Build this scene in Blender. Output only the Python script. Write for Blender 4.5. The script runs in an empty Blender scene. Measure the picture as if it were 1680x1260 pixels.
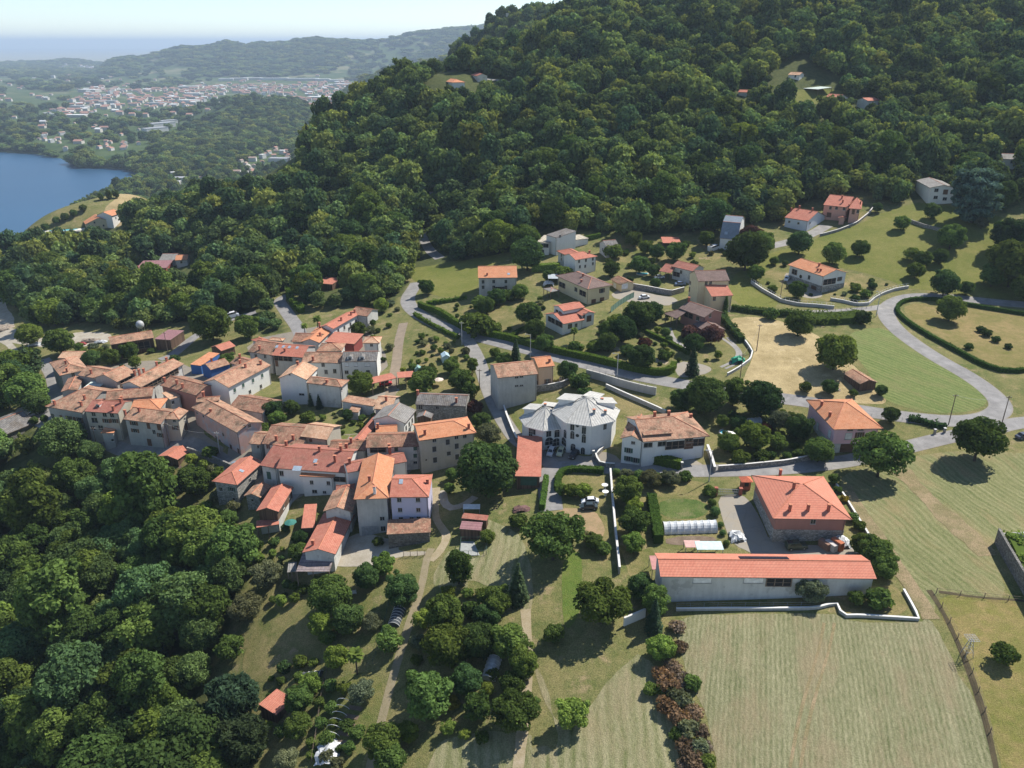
import bpy, math, random
import numpy as np
from mathutils import Vector, Matrix
PI = math.pi
R = math.radians
random.seed(7)
rng = np.random.default_rng(7)
SC = bpy.context.scene
COL = SC.collection

# ---------------------------------------------------------------- camera, world, sun, exposure
F_PX, PITCH, CAM_Z = 1278.0, R(23.6), 100.0          # focal length in pixels of a 1680 px wide frame
cam_data = bpy.data.cameras.new("camera")
cam_data.sensor_width = 36.0
cam_data.lens = F_PX / 1680.0 * 36.0
cam_data.clip_start = 1.0
cam_data.clip_end = 90000.0
cam = bpy.data.objects.new("camera", cam_data)
cam.location = (0, 0, CAM_Z)
cam.rotation_euler = (PI / 2 - PITCH, 0, 0)
COL.objects.link(cam)
SC.camera = cam

SUN_EL, SUN_AZ = R(50), math.atan2(0.80, 0.60)        # azimuth measured from +Y towards +X
world = bpy.data.worlds.new("World")
SC.world = world
world.use_nodes = True
wn = world.node_tree.nodes
wl = world.node_tree.links
wn.clear()
sky = wn.new("ShaderNodeTexSky")
sky.sky_type = 'NISHITA'
sky.sun_disc = False
sky.sun_elevation = SUN_EL
sky.sun_rotation = SUN_AZ
sky.altitude = 2500.0
sky.air_density = 1.0
sky.dust_density = 0.25
sky.ozone_density = 1.0
bg = wn.new("ShaderNodeBackground")
bg.inputs[1].default_value = 0.115
wo = wn.new("ShaderNodeOutputWorld")
wl.new(sky.outputs[0], bg.inputs[0])
wl.new(bg.outputs[0], wo.inputs[0])

sun_d = bpy.data.lights.new("sun", 'SUN')
sun_d.energy = 4.9
sun_d.angle = R(0.53)
sun_d.color = (1.0, 0.95, 0.87)
sun = bpy.data.objects.new("sun", sun_d)
to_sun = Vector((math.sin(SUN_AZ) * math.cos(SUN_EL), math.cos(SUN_AZ) * math.cos(SUN_EL), math.sin(SUN_EL)))
sun.rotation_euler = to_sun.to_track_quat('Z', 'Y').to_euler()
sun.location = (60, 120, 300)
COL.objects.link(sun)

SC.view_settings.view_transform = 'Standard'
SC.view_settings.look = 'None'
SC.view_settings.exposure = 0.55
SC.view_settings.gamma = 1.0
SC.view_settings.use_curve_mapping = False
SC.render.engine = 'CYCLES'
SC.cycles.max_bounces = 5
SC.cycles.diffuse_bounces = 3
SC.cycles.glossy_bounces = 2
SC.cycles.transmission_bounces = 3
SC.cycles.volume_bounces = 0
SC.cycles.transparent_max_bounces = 6

# ---------------------------------------------------------------- where a line of sight meets the land
SP, CP = math.sin(PITCH), math.cos(PITCH)
def ray(px, py):
    a, b = (px - 840.0) / F_PX, (py - 630.0) / F_PX
    return np.array([a, CP - b * SP, -SP - b * CP])
def at_z(px, py, z):
    d = ray(px, py)
    t = (z - CAM_Z) / d[2]
    return np.array([d[0] * t, d[1] * t, z])
def at_depth(px, py, D):
    return np.array([0, 0, CAM_Z]) + ray(px, py) * D
def proj(p):
    p = np.asarray(p, float)
    x, y, z = p[..., 0], p[..., 1], p[..., 2] - CAM_Z
    D = y * CP - z * SP
    v = y * SP + z * CP
    return 840 + F_PX * x / D, 630 - F_PX * v / D, D
# ---------------------------------------------------------------- the lie of the land
CTRL_Z = [  # sight line (px, py) and the height of the ground there
 (1150,1240,-2),(1400,1240,0),(1660,1240,2),(1400,1020,2),(1660,1000,5),(1250,900,2),(1450,850,4),(1600,760,6),(1660,680,8),
 (960,850,1),(900,760,1),(870,1000,-2),(900,1200,-5),(700,1200,-9),(500,1200,-14),(480,1000,-11),(600,900,-6),(700,800,-3),
 (400,830,-9),(250,830,-17),(150,1000,-25),(20,900,-27),(30,1200,-35),(300,1230,-25),(60,720,-13),(110,700,-9),(230,730,-8),(330,740,-7),
 (400,600,-3),(500,640,-2),(620,700,-1),(560,560,0),(430,510,-1),(330,560,-6),(220,560,-9),(60,560,-15),(100,480,-19),(20,440,-30),
 (720,600,3),(790,600,4),(670,500,5),(850,640,4),(950,620,7.5),(1100,620,8),(1250,650,8),(1080,760,3),(1200,760,4),(1340,740,4.5),(1380,690,6.5),(1500,690,7),
 (800,480,9),(900,540,9),(940,500,11),(950,430,15),(1000,400,18),(1100,440,15),(1130,520,12),(1190,510,12.5),(1200,400,20),(1300,400,21),
 (1310,370,24),(1390,360,27),(1340,470,15),(1480,490,14),(1440,520,13.5),(1300,540,12),(1280,600,10),(1500,620,10),(1600,560,12),(1660,500,14),
 (1550,380,27),(1660,380,28),(1580,320,36),(1660,330,36),(1480,430,20),(1600,440,19),
 (760,440,9),(700,430,7),(700,395,6),(620,440,2),(550,470,0),(500,430,-3),(400,430,-9),(300,450,-17),(250,450,-20),(160,470,-20),(20,410,-36)]
CTRL_D = [  # the same with the distance along the view axis
 (165,375,600),(240,335,640),(200,345,612),(145,352,598),(110,382,588),(255,338,642),(225,323,664),(185,328,655),(735,132,545),(800,132,556),(870,140,548),(300,336,600),(400,316,600),(470,297,620),(560,207,600),(620,166,590),(700,124,580),(600,260,500),(600,330,450),
 (600,385,400),(700,300,450),(700,200,510),(800,250,455),(850,330,400),(850,150,530),(850,86,640),(800,104,600),(950,30,680),(1000,300,400),(1000,200,460),
 (1000,100,540),(1200,300,395),(1200,200,450),(1200,100,520),(1200,0,620),(1400,280,400),(1400,200,450),(1400,50,540),(1600,280,395),(1660,260,400),
 (1680,150,470),(1680,30,560),(1400,-60,650),(1680,-80,660),(60,385,620)]
CTRL_W = [  # hidden or outside the frame
 (-260,700,-75),(-150,760,-50),(-60,780,10),(0,860,20),(-400,640,-120),(-440,470,-85),(-300,300,-45),(-260,150,-45),(-150,60,-45),(0,40,-10),(150,40,3),
 (260,150,10),(330,250,22),(400,400,60),(450,560,140),(250,800,170),(450,800,190),(60,800,130)]
def _ctrl():
    pts = [at_z(a, b, c) for a, b, c in CTRL_Z] + [at_depth(a, b, c) for a, b, c in CTRL_D] + [np.array(w, float) for w in CTRL_W]
    return np.array(pts)
CT = _ctrl()
_c2 = 26.0 ** 2
def _phi(d2): return np.sqrt(d2 + _c2)
_d2 = ((CT[:, None, :2] - CT[None, :, :2]) ** 2).sum(-1)
_K = _phi(_d2) - 1.2 * np.eye(len(CT))
_Pm = np.c_[np.ones(len(CT)), CT[:, :2] / 400.0]
_A = np.block([[_K, _Pm], [_Pm.T, np.zeros((3, 3))]])
_W = np.linalg.solve(_A, np.r_[CT[:, 2], 0, 0, 0])
def near_h(x, y):
    x = np.asarray(x, float); y = np.asarray(y, float)
    sh = np.broadcast(x, y).shape
    xf, yf = np.broadcast_to(x, sh).ravel(), np.broadcast_to(y, sh).ravel()
    out = np.empty(len(xf))
    for s in range(0, len(xf), 20000):
        a, b = xf[s:s + 20000], yf[s:s + 20000]
        d2 = (a[:, None] - CT[None, :, 0]) ** 2 + (b[:, None] - CT[None, :, 1]) ** 2
        out[s:s + 20000] = _phi(d2) @ _W[:-3] + _W[-3] + (a * _W[-2] + b * _W[-1]) / 400.0
    return out.reshape(sh)
WATER_Z = -130.0
LAKE_PX = [(-420,262),(-60,249),(0,249.5),(60,253),(100,260),(118,269),(128,275),(165,276),(200,277),(222,283),(234,291),(229,301),(212,312),(190,322),(150,345),(60,400),(-60,440),(-420,520)]
LAKE = np.array([at_z(a, b, WATER_Z)[:2] for a, b in LAKE_PX])
def in_poly(x, y, poly):
    x = np.asarray(x, float); y = np.asarray(y, float)
    r = np.zeros(np.broadcast(x, y).shape, bool)
    n = len(poly)
    for i in range(n):
        x1, y1 = poly[i][0], poly[i][1]; x2, y2 = poly[(i + 1) % n][0], poly[(i + 1) % n][1]
        if y1 == y2: continue
        c = ((y1 > y) != (y2 > y)) & (x < (x2 - x1) * (y - y1) / (y2 - y1) + x1)
        r ^= c
    return r
def dist_poly(x, y, poly):
    d = np.full(np.shape(x), 1e18)
    n = len(poly)
    for i in range(n):
        ax, ay = poly[i][0], poly[i][1]; bx, by = poly[(i + 1) % n][0], poly[(i + 1) % n][1]
        vx, vy = bx - ax, by - ay
        t = np.clip(((x - ax) * vx + (y - ay) * vy) / (vx * vx + vy * vy + 1e-9), 0, 1)
        d = np.minimum(d, (x - ax - t * vx) ** 2 + (y - ay - t * vy) ** 2)
    return np.sqrt(d)
def _vn(x, y, seed):                       # smooth value noise
    xi, yi = np.floor(x).astype(int), np.floor(y).astype(int)
    fx, fy = x - xi, y - yi
    fx = fx * fx * (3 - 2 * fx); fy = fy * fy * (3 - 2 * fy)
    def h(a, b):
        n = (a * 374761393 + b * 668265263 + seed * 1442695041) & 0x7fffffff
        n = ((n ^ (n >> 13)) * 1274126177) & 0x7fffffff
        return ((n ^ (n >> 16)) & 0xffff) / 65535.0
    return (h(xi, yi) * (1 - fx) + h(xi + 1, yi) * fx) * (1 - fy) + (h(xi, yi + 1) * (1 - fx) + h(xi + 1, yi + 1) * fx) * fy
def fbm(x, y, s, seed=1, o=4):
    r = 0; a = 1; t = 0
    for k in range(o):
        r = r + a * _vn(x / s, y / s, seed + k); t += a; a *= 0.5; s *= 0.5
    return r / t
RIDGES = [  # distance, radial half width, skyline in pixels
 (6200, 900, [(150,112),(175,104),(200,98),(230,97),(262,90),(290,82),(318,80),(345,78),(375,71),(392,73),(405,78),(425,74),(470,73),(500,67),(520,66),(545,68),(600,71),(640,67),(660,62),(680,57),(740,51),(800,45),(860,40),(1000,36)]),
 (8200, 900, [(-300,108),(-100,104),(0,106),(60,104),(110,100),(150,104),(185,110)]),
 (2400, 330, [(222,244),(245,224),(265,212),(300,192),(350,174),(400,165),(430,162),(465,167),(500,180),(530,194),(560,205),(620,220)]),
 (2700, 520, [(480,215),(520,190),(560,158),(600,136),(640,122),(700,112),(740,98),(780,83),(800,74),(830,62),(900,48),(1100,40)]),
 (1000, 190, [(560,200),(640,150),(720,112),(780,80),(803,66),(806,50),(840,40),(880,30),(920,26),(1000,22),(1200,20)]),
]
def far_h(x, y):
    D = np.maximum(y * CP + 90 * SP, 1.0)
    px = 840 + F_PX * x / D
    h = -116 + 10 * (fbm(x, y, 420, 3) - 0.5) + 26 * (fbm(x, y, 1700, 5) - 0.5) * np.clip((y - 3500) / 3000, 0, 1)
    for r0, w, line in RIDGES:
        lx = np.array([p[0] for p in line], float); ly = np.array([p[1] for p in line], float)
        sky_y = np.interp(px, lx, ly)
        vz = -(SP + (sky_y - 630) / F_PX * CP)
        top = CAM_Z + r0 * vz / 1.0
        top = np.maximum(top, -118)
        e = np.exp(-((D - r0) / w) ** 2) * np.clip((px - lx[0]) / 30 + 0, 0, 1)
        hh = -118 + (top + 118) * e
        hh = hh + (6 if r0 < 3000 else 16) * (fbm(x, y, w * 0.35, 11) - 0.5) * e
        h = np.maximum(h, hh)
    return h
def Hx(x, y):
    x = np.asarray(x, float); y = np.asarray(y, float)
    nh = near_h(x, y)
    D = np.maximum(y * CP + 80 * SP, 1.0)
    px = 840 + F_PX * x / D
    lim = np.interp(px, [-600, 0, 200, 450, 560, 700, 850, 1000, 1300], [690, 690, 700, 660, 640, 640, 730, 800, 900])
    t = np.clip((D - lim) / 170.0, 0, 1); t = t * t * (3 - 2 * t)
    t = np.maximum(t, np.clip((np.abs(x) - 600) / 200.0, 0, 1))
    nh = np.clip(nh, -135, 205)
    fh = np.where(t > 0, far_h(x, y), 0)
    h = nh * (1 - t) + fh * t
    far = (y > 500) & (x < 0)
    if np.any(far):
        ins = in_poly(x, y, LAKE); d = dist_poly(x, y, LAKE)
        sd = np.where(ins, -d, d)
        lk = np.where(sd < 0, WATER_Z - np.minimum(-sd * 0.2, 14) - 0.5, np.minimum(WATER_Z + 0.6 + sd * np.interp(y, [1050, 1350], [1.6, 0.25]), 400))
        h = np.where(far & (sd < 400), np.where(sd < 0, np.minimum(h, lk), np.minimum(h, lk)), h)
    return h
_GX, _GY = np.arange(-460, 461, 2.0), np.arange(30, 741, 2.0)
_GZ = Hx(*np.meshgrid(_GX, _GY))
def H(x, y):
    x = np.asarray(x, float); y = np.asarray(y, float)
    x, y = np.broadcast_arrays(x, y)
    u, v = (x + 460) / 2.0, (y - 30) / 2.0
    ok = (u >= 0) & (v >= 0) & (u < len(_GX) - 1) & (v < len(_GY) - 1)
    out = np.empty(x.shape)
    if ok.any():
        uo, vo = u[ok], v[ok]; i, j = uo.astype(int), vo.astype(int); f, g = uo - i, vo - j
        out[ok] = (_GZ[j, i] * (1 - f) + _GZ[j, i + 1] * f) * (1 - g) + (_GZ[j + 1, i] * (1 - f) + _GZ[j + 1, i + 1] * f) * g
    if not ok.all(): out[~ok] = Hx(x[~ok], y[~ok])
    return out
def Hs(x, y): return float(H(np.array([x]), np.array([y]))[0])
def G(px, py, lift=0.0, tmax=9000.0):
    """ground point met by a line of sight, the land raised by lift"""
    d = ray(px, py)
    t = np.linspace(60, 740, 341)
    z = CAM_Z + d[2] * t - (H(d[0] * t, d[1] * t) + lift)
    k = np.argmax(z < 0)
    if z[k] >= 0:
        t = np.geomspace(735, tmax, 190)
        z = CAM_Z + d[2] * t - (H(d[0] * t, d[1] * t) + lift)
        k = np.argmax(z < 0)
        if z[k] >= 0: k = len(t) - 1
    lo, hi = t[max(k - 1, 0)], t[k]
    for _ in range(3):
        ts = np.linspace(lo, hi, 12)
        zz = CAM_Z + d[2] * ts - (H(d[0] * ts, d[1] * ts) + lift)
        j = int(np.argmax(zz < 0))
        if zz[j] >= 0: j = 11
        lo, hi = ts[max(j - 1, 0)], ts[j]
    t0 = (lo + hi) / 2
    return np.array([d[0] * t0, d[1] * t0, CAM_Z + d[2] * t0])
# ---------------------------------------------------------------- materials
class NT:
    def __init__(s, name):
        s.m = bpy.data.materials.new(name); s.m.use_nodes = True
        s.t = s.m.node_tree; s.t.nodes.clear()
        s.out = s.n('ShaderNodeOutputMaterial')
    def n(s, t, **k):
        x = s.t.nodes.new(t)
        for a, b in k.items(): setattr(x, a, b)
        return x
    def l(s, a, b): s.t.links.new(a, b)
    def val(s, sock, v):
        if isinstance(v, bpy.types.NodeSocket): s.l(v, sock)
        elif isinstance(v, (tuple, list)) and len(v) == 3 and sock.type == 'RGBA': sock.default_value = (*v, 1)
        else: sock.default_value = v
    def math(s, op, a, b=0.0, c=None, clamp=False):
        x = s.n('ShaderNodeMath', operation=op, use_clamp=clamp)
        s.val(x.inputs[0], a); s.val(x.inputs[1], b)
        if c is not None: s.val(x.inputs[2], c)
        return x.outputs[0]
    def mix(s, f, a, b, blend='MIX'):
        x = s.n('ShaderNodeMix', data_type='RGBA', blend_type=blend)
        s.val(x.inputs[0], f); s.val(x.inputs[6], a); s.val(x.inputs[7], b)
        return x.outputs[2]
    def noise(s, vec, scale, detail=3.0, rough=0.55, dim='3D'):
        x = s.n('ShaderNodeTexNoise', noise_dimensions=dim)
        if vec is not None: s.l(vec, x.inputs['Vector'])
        s.val(x.inputs['Scale'], scale); x.inputs['Detail'].default_value = detail; x.inputs['Roughness'].default_value = rough
        return x.outputs[0]
    def ramp(s, f, lo, hi, clamp=True):
        x = s.n('ShaderNodeMapRange', clamp=clamp)
        s.val(x.inputs[0], f); x.inputs[1].default_value = lo; x.inputs[2].default_value = hi
        return x.outputs[0]
    def pos(s): return s.n('ShaderNodeNewGeometry').outputs['Position']
    def obj(s): return s.n('ShaderNodeTexCoord').outputs['Object']
    def uv(s): return s.n('ShaderNodeTexCoord').outputs['UV']
    def rnd(s): return s.n('ShaderNodeObjectInfo').outputs['Random']
    def mapv(s, vec, scale=(1, 1, 1), rot=(0, 0, 0)):
        x = s.n('ShaderNodeMapping'); s.l(vec, x.inputs[0]); x.inputs['Scale'].default_value = scale; x.inputs['Rotation'].default_value = rot
        return x.outputs[0]
    def sep(s, vec):
        x = s.n('ShaderNodeSeparateXYZ'); s.l(vec, x.inputs[0]); return x.outputs
    def comb(s, a, b, c=0.0):
        x = s.n('ShaderNodeCombineXYZ'); s.val(x.inputs[0], a); s.val(x.inputs[1], b); s.val(x.inputs[2], c); return x.outputs[0]
    def white(s, vec):
        x = s.n('ShaderNodeTexWhiteNoise', noise_dimensions='3D'); s.l(vec, x.inputs['Vector']); return x.outputs['Value']
    def bump(s, h, strength, dist):
        x = s.n('ShaderNodeBump'); s.val(x.inputs['Height'], h); x.inputs['Strength'].default_value = strength; x.inputs['Distance'].default_value = dist
        return x.outputs[0]
    def fin(s, col, rough=0.9, normal=None, spec=0.25, metal=0.0, **k):
        b = s.n('ShaderNodeBsdfPrincipled')
        s.val(b.inputs['Base Color'], col); s.val(b.inputs['Roughness'], rough)
        b.inputs['Specular IOR Level'].default_value = spec; b.inputs['Metallic'].default_value = metal
        for a, v in k.items(): s.val(b.inputs[a], v)
        if normal is not None: s.l(normal, b.inputs['Normal'])
        s.l(b.outputs[0], s.out.inputs[0])
        return s.m
_mc = {}
def memo(f):
    def g(*a, **k):
        key = (f.__name__, a, tuple(sorted(k.items())))
        if key not in _mc: _mc[key] = f(*a, **k)
        return _mc[key]
    return g

@memo
def m_plain(name, c, rough=0.7, var=0.15, scale=1.5, spec=0.3, metal=0.0):
    t = NT(name)
    n = t.noise(t.obj(), scale, 4)
    f = t.ramp(n, 0.3, 0.7)
    col = t.mix(f, tuple(x * (1 - var) for x in c), tuple(min(1, x * (1 + var)) for x in c))
    return t.fin(col, rough, None, spec, metal)

@memo
def m_wall(name, c, stain=0.35, dark=None, patch=0.0, patchc=(0.3, 0.3, 0.28)):
    """weathered plaster: broad stains, streaks running down, fine grain"""
    t = NT(name)
    p = t.obj()
    dark = dark or tuple(x * 0.62 for x in c)
    streak = t.noise(t.mapv(p, (1.3, 1.3, 0.18)), 1.0, 4, 0.6)
    blot = t.noise(p, 0.45, 5, 0.65)
    f = t.math('MULTIPLY', t.ramp(t.math('ADD', t.math('MULTIPLY', streak, 0.5), t.math('MULTIPLY', blot, 0.5)), 0.40, 0.66), stain * 1.6, clamp=True)
    col = t.mix(f, c, dark)
    if patch > 0:
        q = t.ramp(t.noise(p, 0.28, 5, 0.7), 0.60 - patch * 0.2, 0.64 - patch * 0.2)
        col = t.mix(t.math('MULTIPLY', q, 0.8), col, patchc)
    g = t.noise(p, 9.0, 3)
    col = t.mix(0.25, col, t.mix(t.ramp(g, 0.3, 0.7), tuple(x * 0.7 for x in c), tuple(min(1, x * 1.2) for x in c)))
    return t.fin(col, 0.93, t.bump(g, 0.25, 0.03), 0.15)

@memo
def m_stone(name, c=(0.30, 0.285, 0.25), scale=2.2):
    t = NT(name)
    p = t.obj()
    v = t.n('ShaderNodeTexVoronoi', feature='F1'); t.l(t.mapv(p, (1, 1, 1.7)), v.inputs['Vector']); v.inputs['Scale'].default_value = scale
    e = t.n('ShaderNodeTexVoronoi', feature='DISTANCE_TO_EDGE'); t.l(t.mapv(p, (1, 1, 1.7)), e.inputs['Vector']); e.inputs['Scale'].default_value = scale
    w = t.white(v.outputs['Position'])
    col = t.mix(w, tuple(x * 0.55 for x in c), tuple(min(1, x * 1.3) for x in c))
    edge = t.ramp(e.outputs['Distance'], 0.0, 0.07)
    col = t.mix(edge, tuple(x * 0.42 for x in c), col)
    col = t.mix(t.math('MULTIPLY', t.ramp(t.noise(p, 0.5, 4), 0.45, 0.7), 0.5), col, tuple(x * 0.6 for x in c))
    return t.fin(col, 0.95, t.bump(edge, 0.6, 0.05), 0.1)

@memo
def m_tiles(name, c1, c2, row=0.36, colw=0.26, old=0.5, lich=(0.42, 0.34, 0.22), rowdark=0.55, chd=0.25, moss=(0.10, 0.075, 0.05)):
    """clay tiles laid in courses: u runs along the eave, v up the slope, both in metres"""
    t = NT(name)
    u, v, _ = t.sep(t.uv())
    p = t.obj()
    ru = t.math('DIVIDE', u, colw); rv = t.math('DIVIDE', v, row)
    fu, fv = t.math('FRACT', ru), t.math('FRACT', rv)
    seed = t.math('MULTIPLY', t.rnd(), 91.0)
    cell = t.white(t.comb(t.math('FLOOR', ru), t.math('FLOOR', rv), seed))
    cell2 = t.white(t.comb(t.math('FLOOR', t.math('DIVIDE', u, colw * 4)), t.math('FLOOR', t.math('DIVIDE', v, row * 2)), seed))
    pw = t.n('ShaderNodeVectorMath', operation='ADD'); t.l(p, pw.inputs[0]); t.l(t.comb(seed, seed, 0.0), pw.inputs[1])
    blot = t.noise(pw.outputs[0], 0.35, 5, 0.65)
    fine = t.noise(pw.outputs[0], 1.3, 5, 0.7)
    mixf = t.math('ADD', t.math('MULTIPLY', cell, 0.45), t.math('ADD', t.math('MULTIPLY', cell2, 0.25), t.math('MULTIPLY', fine, 0.35)))
    col = t.mix(t.ramp(mixf, 0.2, 0.85), c1, c2)
    if old > 0:
        col = t.mix(t.math('MULTIPLY', t.ramp(blot, 0.46, 0.66), old), col, moss)
        col = t.mix(t.math('MULTIPLY', t.ramp(fine, 0.54, 0.66), old * 0.75), col, lich)
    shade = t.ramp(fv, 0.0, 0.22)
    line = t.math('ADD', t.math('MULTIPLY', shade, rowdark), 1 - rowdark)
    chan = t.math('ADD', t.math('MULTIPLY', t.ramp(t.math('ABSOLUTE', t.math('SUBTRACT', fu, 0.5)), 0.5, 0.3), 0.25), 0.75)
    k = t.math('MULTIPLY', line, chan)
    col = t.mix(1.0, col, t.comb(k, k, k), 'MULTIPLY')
    hgt = t.math('ADD', t.math('MULTIPLY', t.math('SUBTRACT', 1.0, fv), 0.6), t.math('SINE', t.math('MULTIPLY', ru, 2 * PI)))
    return t.fin(col, 0.88, t.bump(hgt, 0.5, 0.03), 0.2)

TILE = {
 'old': dict(c1=(0.33, 0.16, 0.10), c2=(0.53, 0.325, 0.215), old=0.8),
 'brown': dict(c1=(0.24, 0.115, 0.075), c2=(0.42, 0.235, 0.155), old=0.85),
 'pale': dict(c1=(0.50, 0.27, 0.16), c2=(0.66, 0.44, 0.29), old=0.45, lich=(0.6, 0.5, 0.34)),
 'orange': dict(c1=(0.54, 0.21, 0.10), c2=(0.63, 0.30, 0.165), old=0.18),
 'red': dict(c1=(0.44, 0.15, 0.10), c2=(0.54, 0.22, 0.15), old=0.16),
 'newred': dict(c1=(0.56, 0.20, 0.13), c2=(0.62, 0.25, 0.165), old=0.04, row=0.62, rowdark=0.34),
 'dull': dict(c1=(0.33, 0.115, 0.085), c2=(0.42, 0.18, 0.13), old=0.3),
 'umber': dict(c1=(0.17, 0.115, 0.10), c2=(0.25, 0.175, 0.15), old=0.35, lich=(0.3, 0.24, 0.2)),
 'slate': dict(c1=(0.13, 0.125, 0.12), c2=(0.24, 0.225, 0.21), old=0.6, lich=(0.3, 0.26, 0.2), row=0.5, colw=0.55),
 'ash': dict(c1=(0.22, 0.21, 0.195), c2=(0.31, 0.295, 0.27), old=0.4, lich=(0.36, 0.33, 0.28), row=0.5, colw=0.55),
 'palestone': dict(c1=(0.43, 0.42, 0.385), c2=(0.56, 0.545, 0.50), old=0.3, lich=(0.62, 0.6, 0.54), moss=(0.30, 0.28, 0.25), row=0.55, colw=0.7, rowdark=0.15, chd=0.05),
 'purple': dict(c1=(0.26, 0.13, 0.14), c2=(0.33, 0.18, 0.185), old=0.1, row=1.0, colw=0.2),
 'blue': dict(c1=(0.035, 0.11, 0.30), c2=(0.045, 0.13, 0.36), old=0.0, row=2.0, colw=1.5),
 'bluegrey': dict(c1=(0.19, 0.23, 0.27), c2=(0.24, 0.28, 0.32), old=0.1, row=0.5, colw=0.5),
 'cream': dict(c1=(0.44, 0.40, 0.32), c2=(0.52, 0.47, 0.38), old=0.2, row=2.0, colw=1.2),
 'sheet': dict(c1=(0.20, 0.165, 0.17), c2=(0.33, 0.275, 0.275), old=0.5, row=1.2, colw=0.18),
 'mint': dict(c1=(0.50, 0.58, 0.52), c2=(0.57, 0.64, 0.58), old=0.1, row=2.0, colw=0.5),
}
def roof_mat(k): return m_tiles('roof_' + k, **TILE[k])
WALLS = {
 'grey': ((0.40, 0.39, 0.36), 0.5, 0.2), 'white': ((0.72, 0.71, 0.67), 0.22, 0.0), 'cream': ((0.66, 0.56, 0.36), 0.25, 0.0), 'beige': ((0.52, 0.41, 0.29), 0.3, 0.0),
 'greige': ((0.45, 0.41, 0.33), 0.35, 0.1), 'pink': ((0.56, 0.36, 0.31), 0.35, 0.35), 'lilac': ((0.50, 0.48, 0.60), 0.12, 0.0), 'rose': ((0.80, 0.52, 0.57), 0.15, 0.0),
 'concrete': ((0.46, 0.45, 0.42), 0.55, 0.0), 'salmon': ((0.58, 0.32, 0.24), 0.2, 0.0), 'brick': ((0.40, 0.205, 0.16), 0.2, 0.0), 'peach': ((0.62, 0.42, 0.28), 0.2, 0.0),
 'blue': ((0.045, 0.125, 0.34), 0.1, 0.0), 'wine': ((0.26, 0.07, 0.06), 0.2, 0.0), 'plaster': ((0.58, 0.57, 0.53), 0.45, 0.15), 'paleblue': ((0.60, 0.62, 0.64), 0.2, 0.0)}
def wall_mat(k):
    if k == 'stone': return m_stone('rubble_stone', (0.37, 0.355, 0.32))
    if k == 'darkstone': return m_stone('dark_stone_and_wall_shade', (0.20, 0.19, 0.17))
    if k == 'wood': return m_planks('dark_boards')
    c, s, p = WALLS[k]
    return m_wall('plaster_' + k, c, s, None, p, (0.36, 0.40, 0.44) if k == 'pink' else (0.33, 0.32, 0.29))
@memo
def m_planks(name, c=(0.12, 0.075, 0.05)):
    t = NT(name)
    x, y, z = t.sep(t.obj())
    s = t.math('DIVIDE', t.math('ADD', x, y), 0.22)
    w = t.white(t.comb(t.math('FLOOR', s), 0.0, 0.0))
    col = t.mix(w, tuple(v * 0.6 for v in c), tuple(v * 1.5 for v in c))
    col = t.mix(t.ramp(t.math('FRACT', s), 0.0, 0.12), tuple(v * 0.3 for v in c), col)
    return t.fin(col, 0.85)
M_GLASS = m_plain('window_glass', (0.022, 0.026, 0.03), 0.15, 0.3, 0.7, 0.6)
M_WHITE = m_plain('white_paint', (0.72, 0.71, 0.68), 0.6)
M_BROWN = m_plain('brown_paint', (0.12, 0.065, 0.04), 0.7)
M_GREENP = m_plain('green_paint', (0.05, 0.10, 0.075), 0.7)
M_DARK = m_plain('shade_and_tyre_black', (0.03, 0.028, 0.026), 0.9)  # black of tyres, and of shade painted in openings
M_STEEL = m_plain('grey_steel', (0.26, 0.27, 0.27), 0.5, 0.2, 2.0, 0.5)
M_IRON = m_plain('dark_iron', (0.05, 0.05, 0.05), 0.6)
M_CONC = m_wall('bare_concrete', (0.43, 0.42, 0.39), 0.5)
M_BRICK = m_plain('red_brick', (0.33, 0.11, 0.075), 0.9, 0.3, 6)
M_TERRA = m_plain('terracotta', (0.48, 0.19, 0.11), 0.85, 0.2, 3)
M_TIMB = m_plain('weathered_timber', (0.20, 0.15, 0.11), 0.9, 0.35, 3)

@memo
def m_leaf(name, c, var=0.55, yellow=0.0, trans=0.32):
    """leaves: each tree its own tint (object random), each leaf another (face attribute)"""
    t = NT(name)
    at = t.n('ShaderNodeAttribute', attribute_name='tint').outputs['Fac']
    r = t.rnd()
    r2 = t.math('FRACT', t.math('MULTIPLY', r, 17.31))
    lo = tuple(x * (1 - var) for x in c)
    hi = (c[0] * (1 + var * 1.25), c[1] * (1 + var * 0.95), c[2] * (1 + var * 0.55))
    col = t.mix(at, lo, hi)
    gain = t.math('ADD', 0.68, t.math('MULTIPLY', r, 0.72))
    col = t.mix(1.0, col, t.comb(gain, gain, gain), 'MULTIPLY')
    hue = t.mix(r2, (0.88, 1.0, 1.12), (1.16, 1.02, 0.86))
    col = t.mix(1.0, col, hue, 'MULTIPLY')
    d = t.n('ShaderNodeBsdfDiffuse'); t.l(col, d.inputs[0])
    tr = t.n('ShaderNodeBsdfTranslucent'); t.l(t.mix(1.0, col, (1.25, 1.2, 0.6), 'MULTIPLY'), tr.inputs[0])
    ms = t.n('ShaderNodeMixShader'); ms.inputs[0].default_value = trans
    t.l(d.outputs[0], ms.inputs[1]); t.l(tr.outputs[0], ms.inputs[2])
    t.l(ms.outputs[0], t.out.inputs[0])
    return t.m
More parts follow.
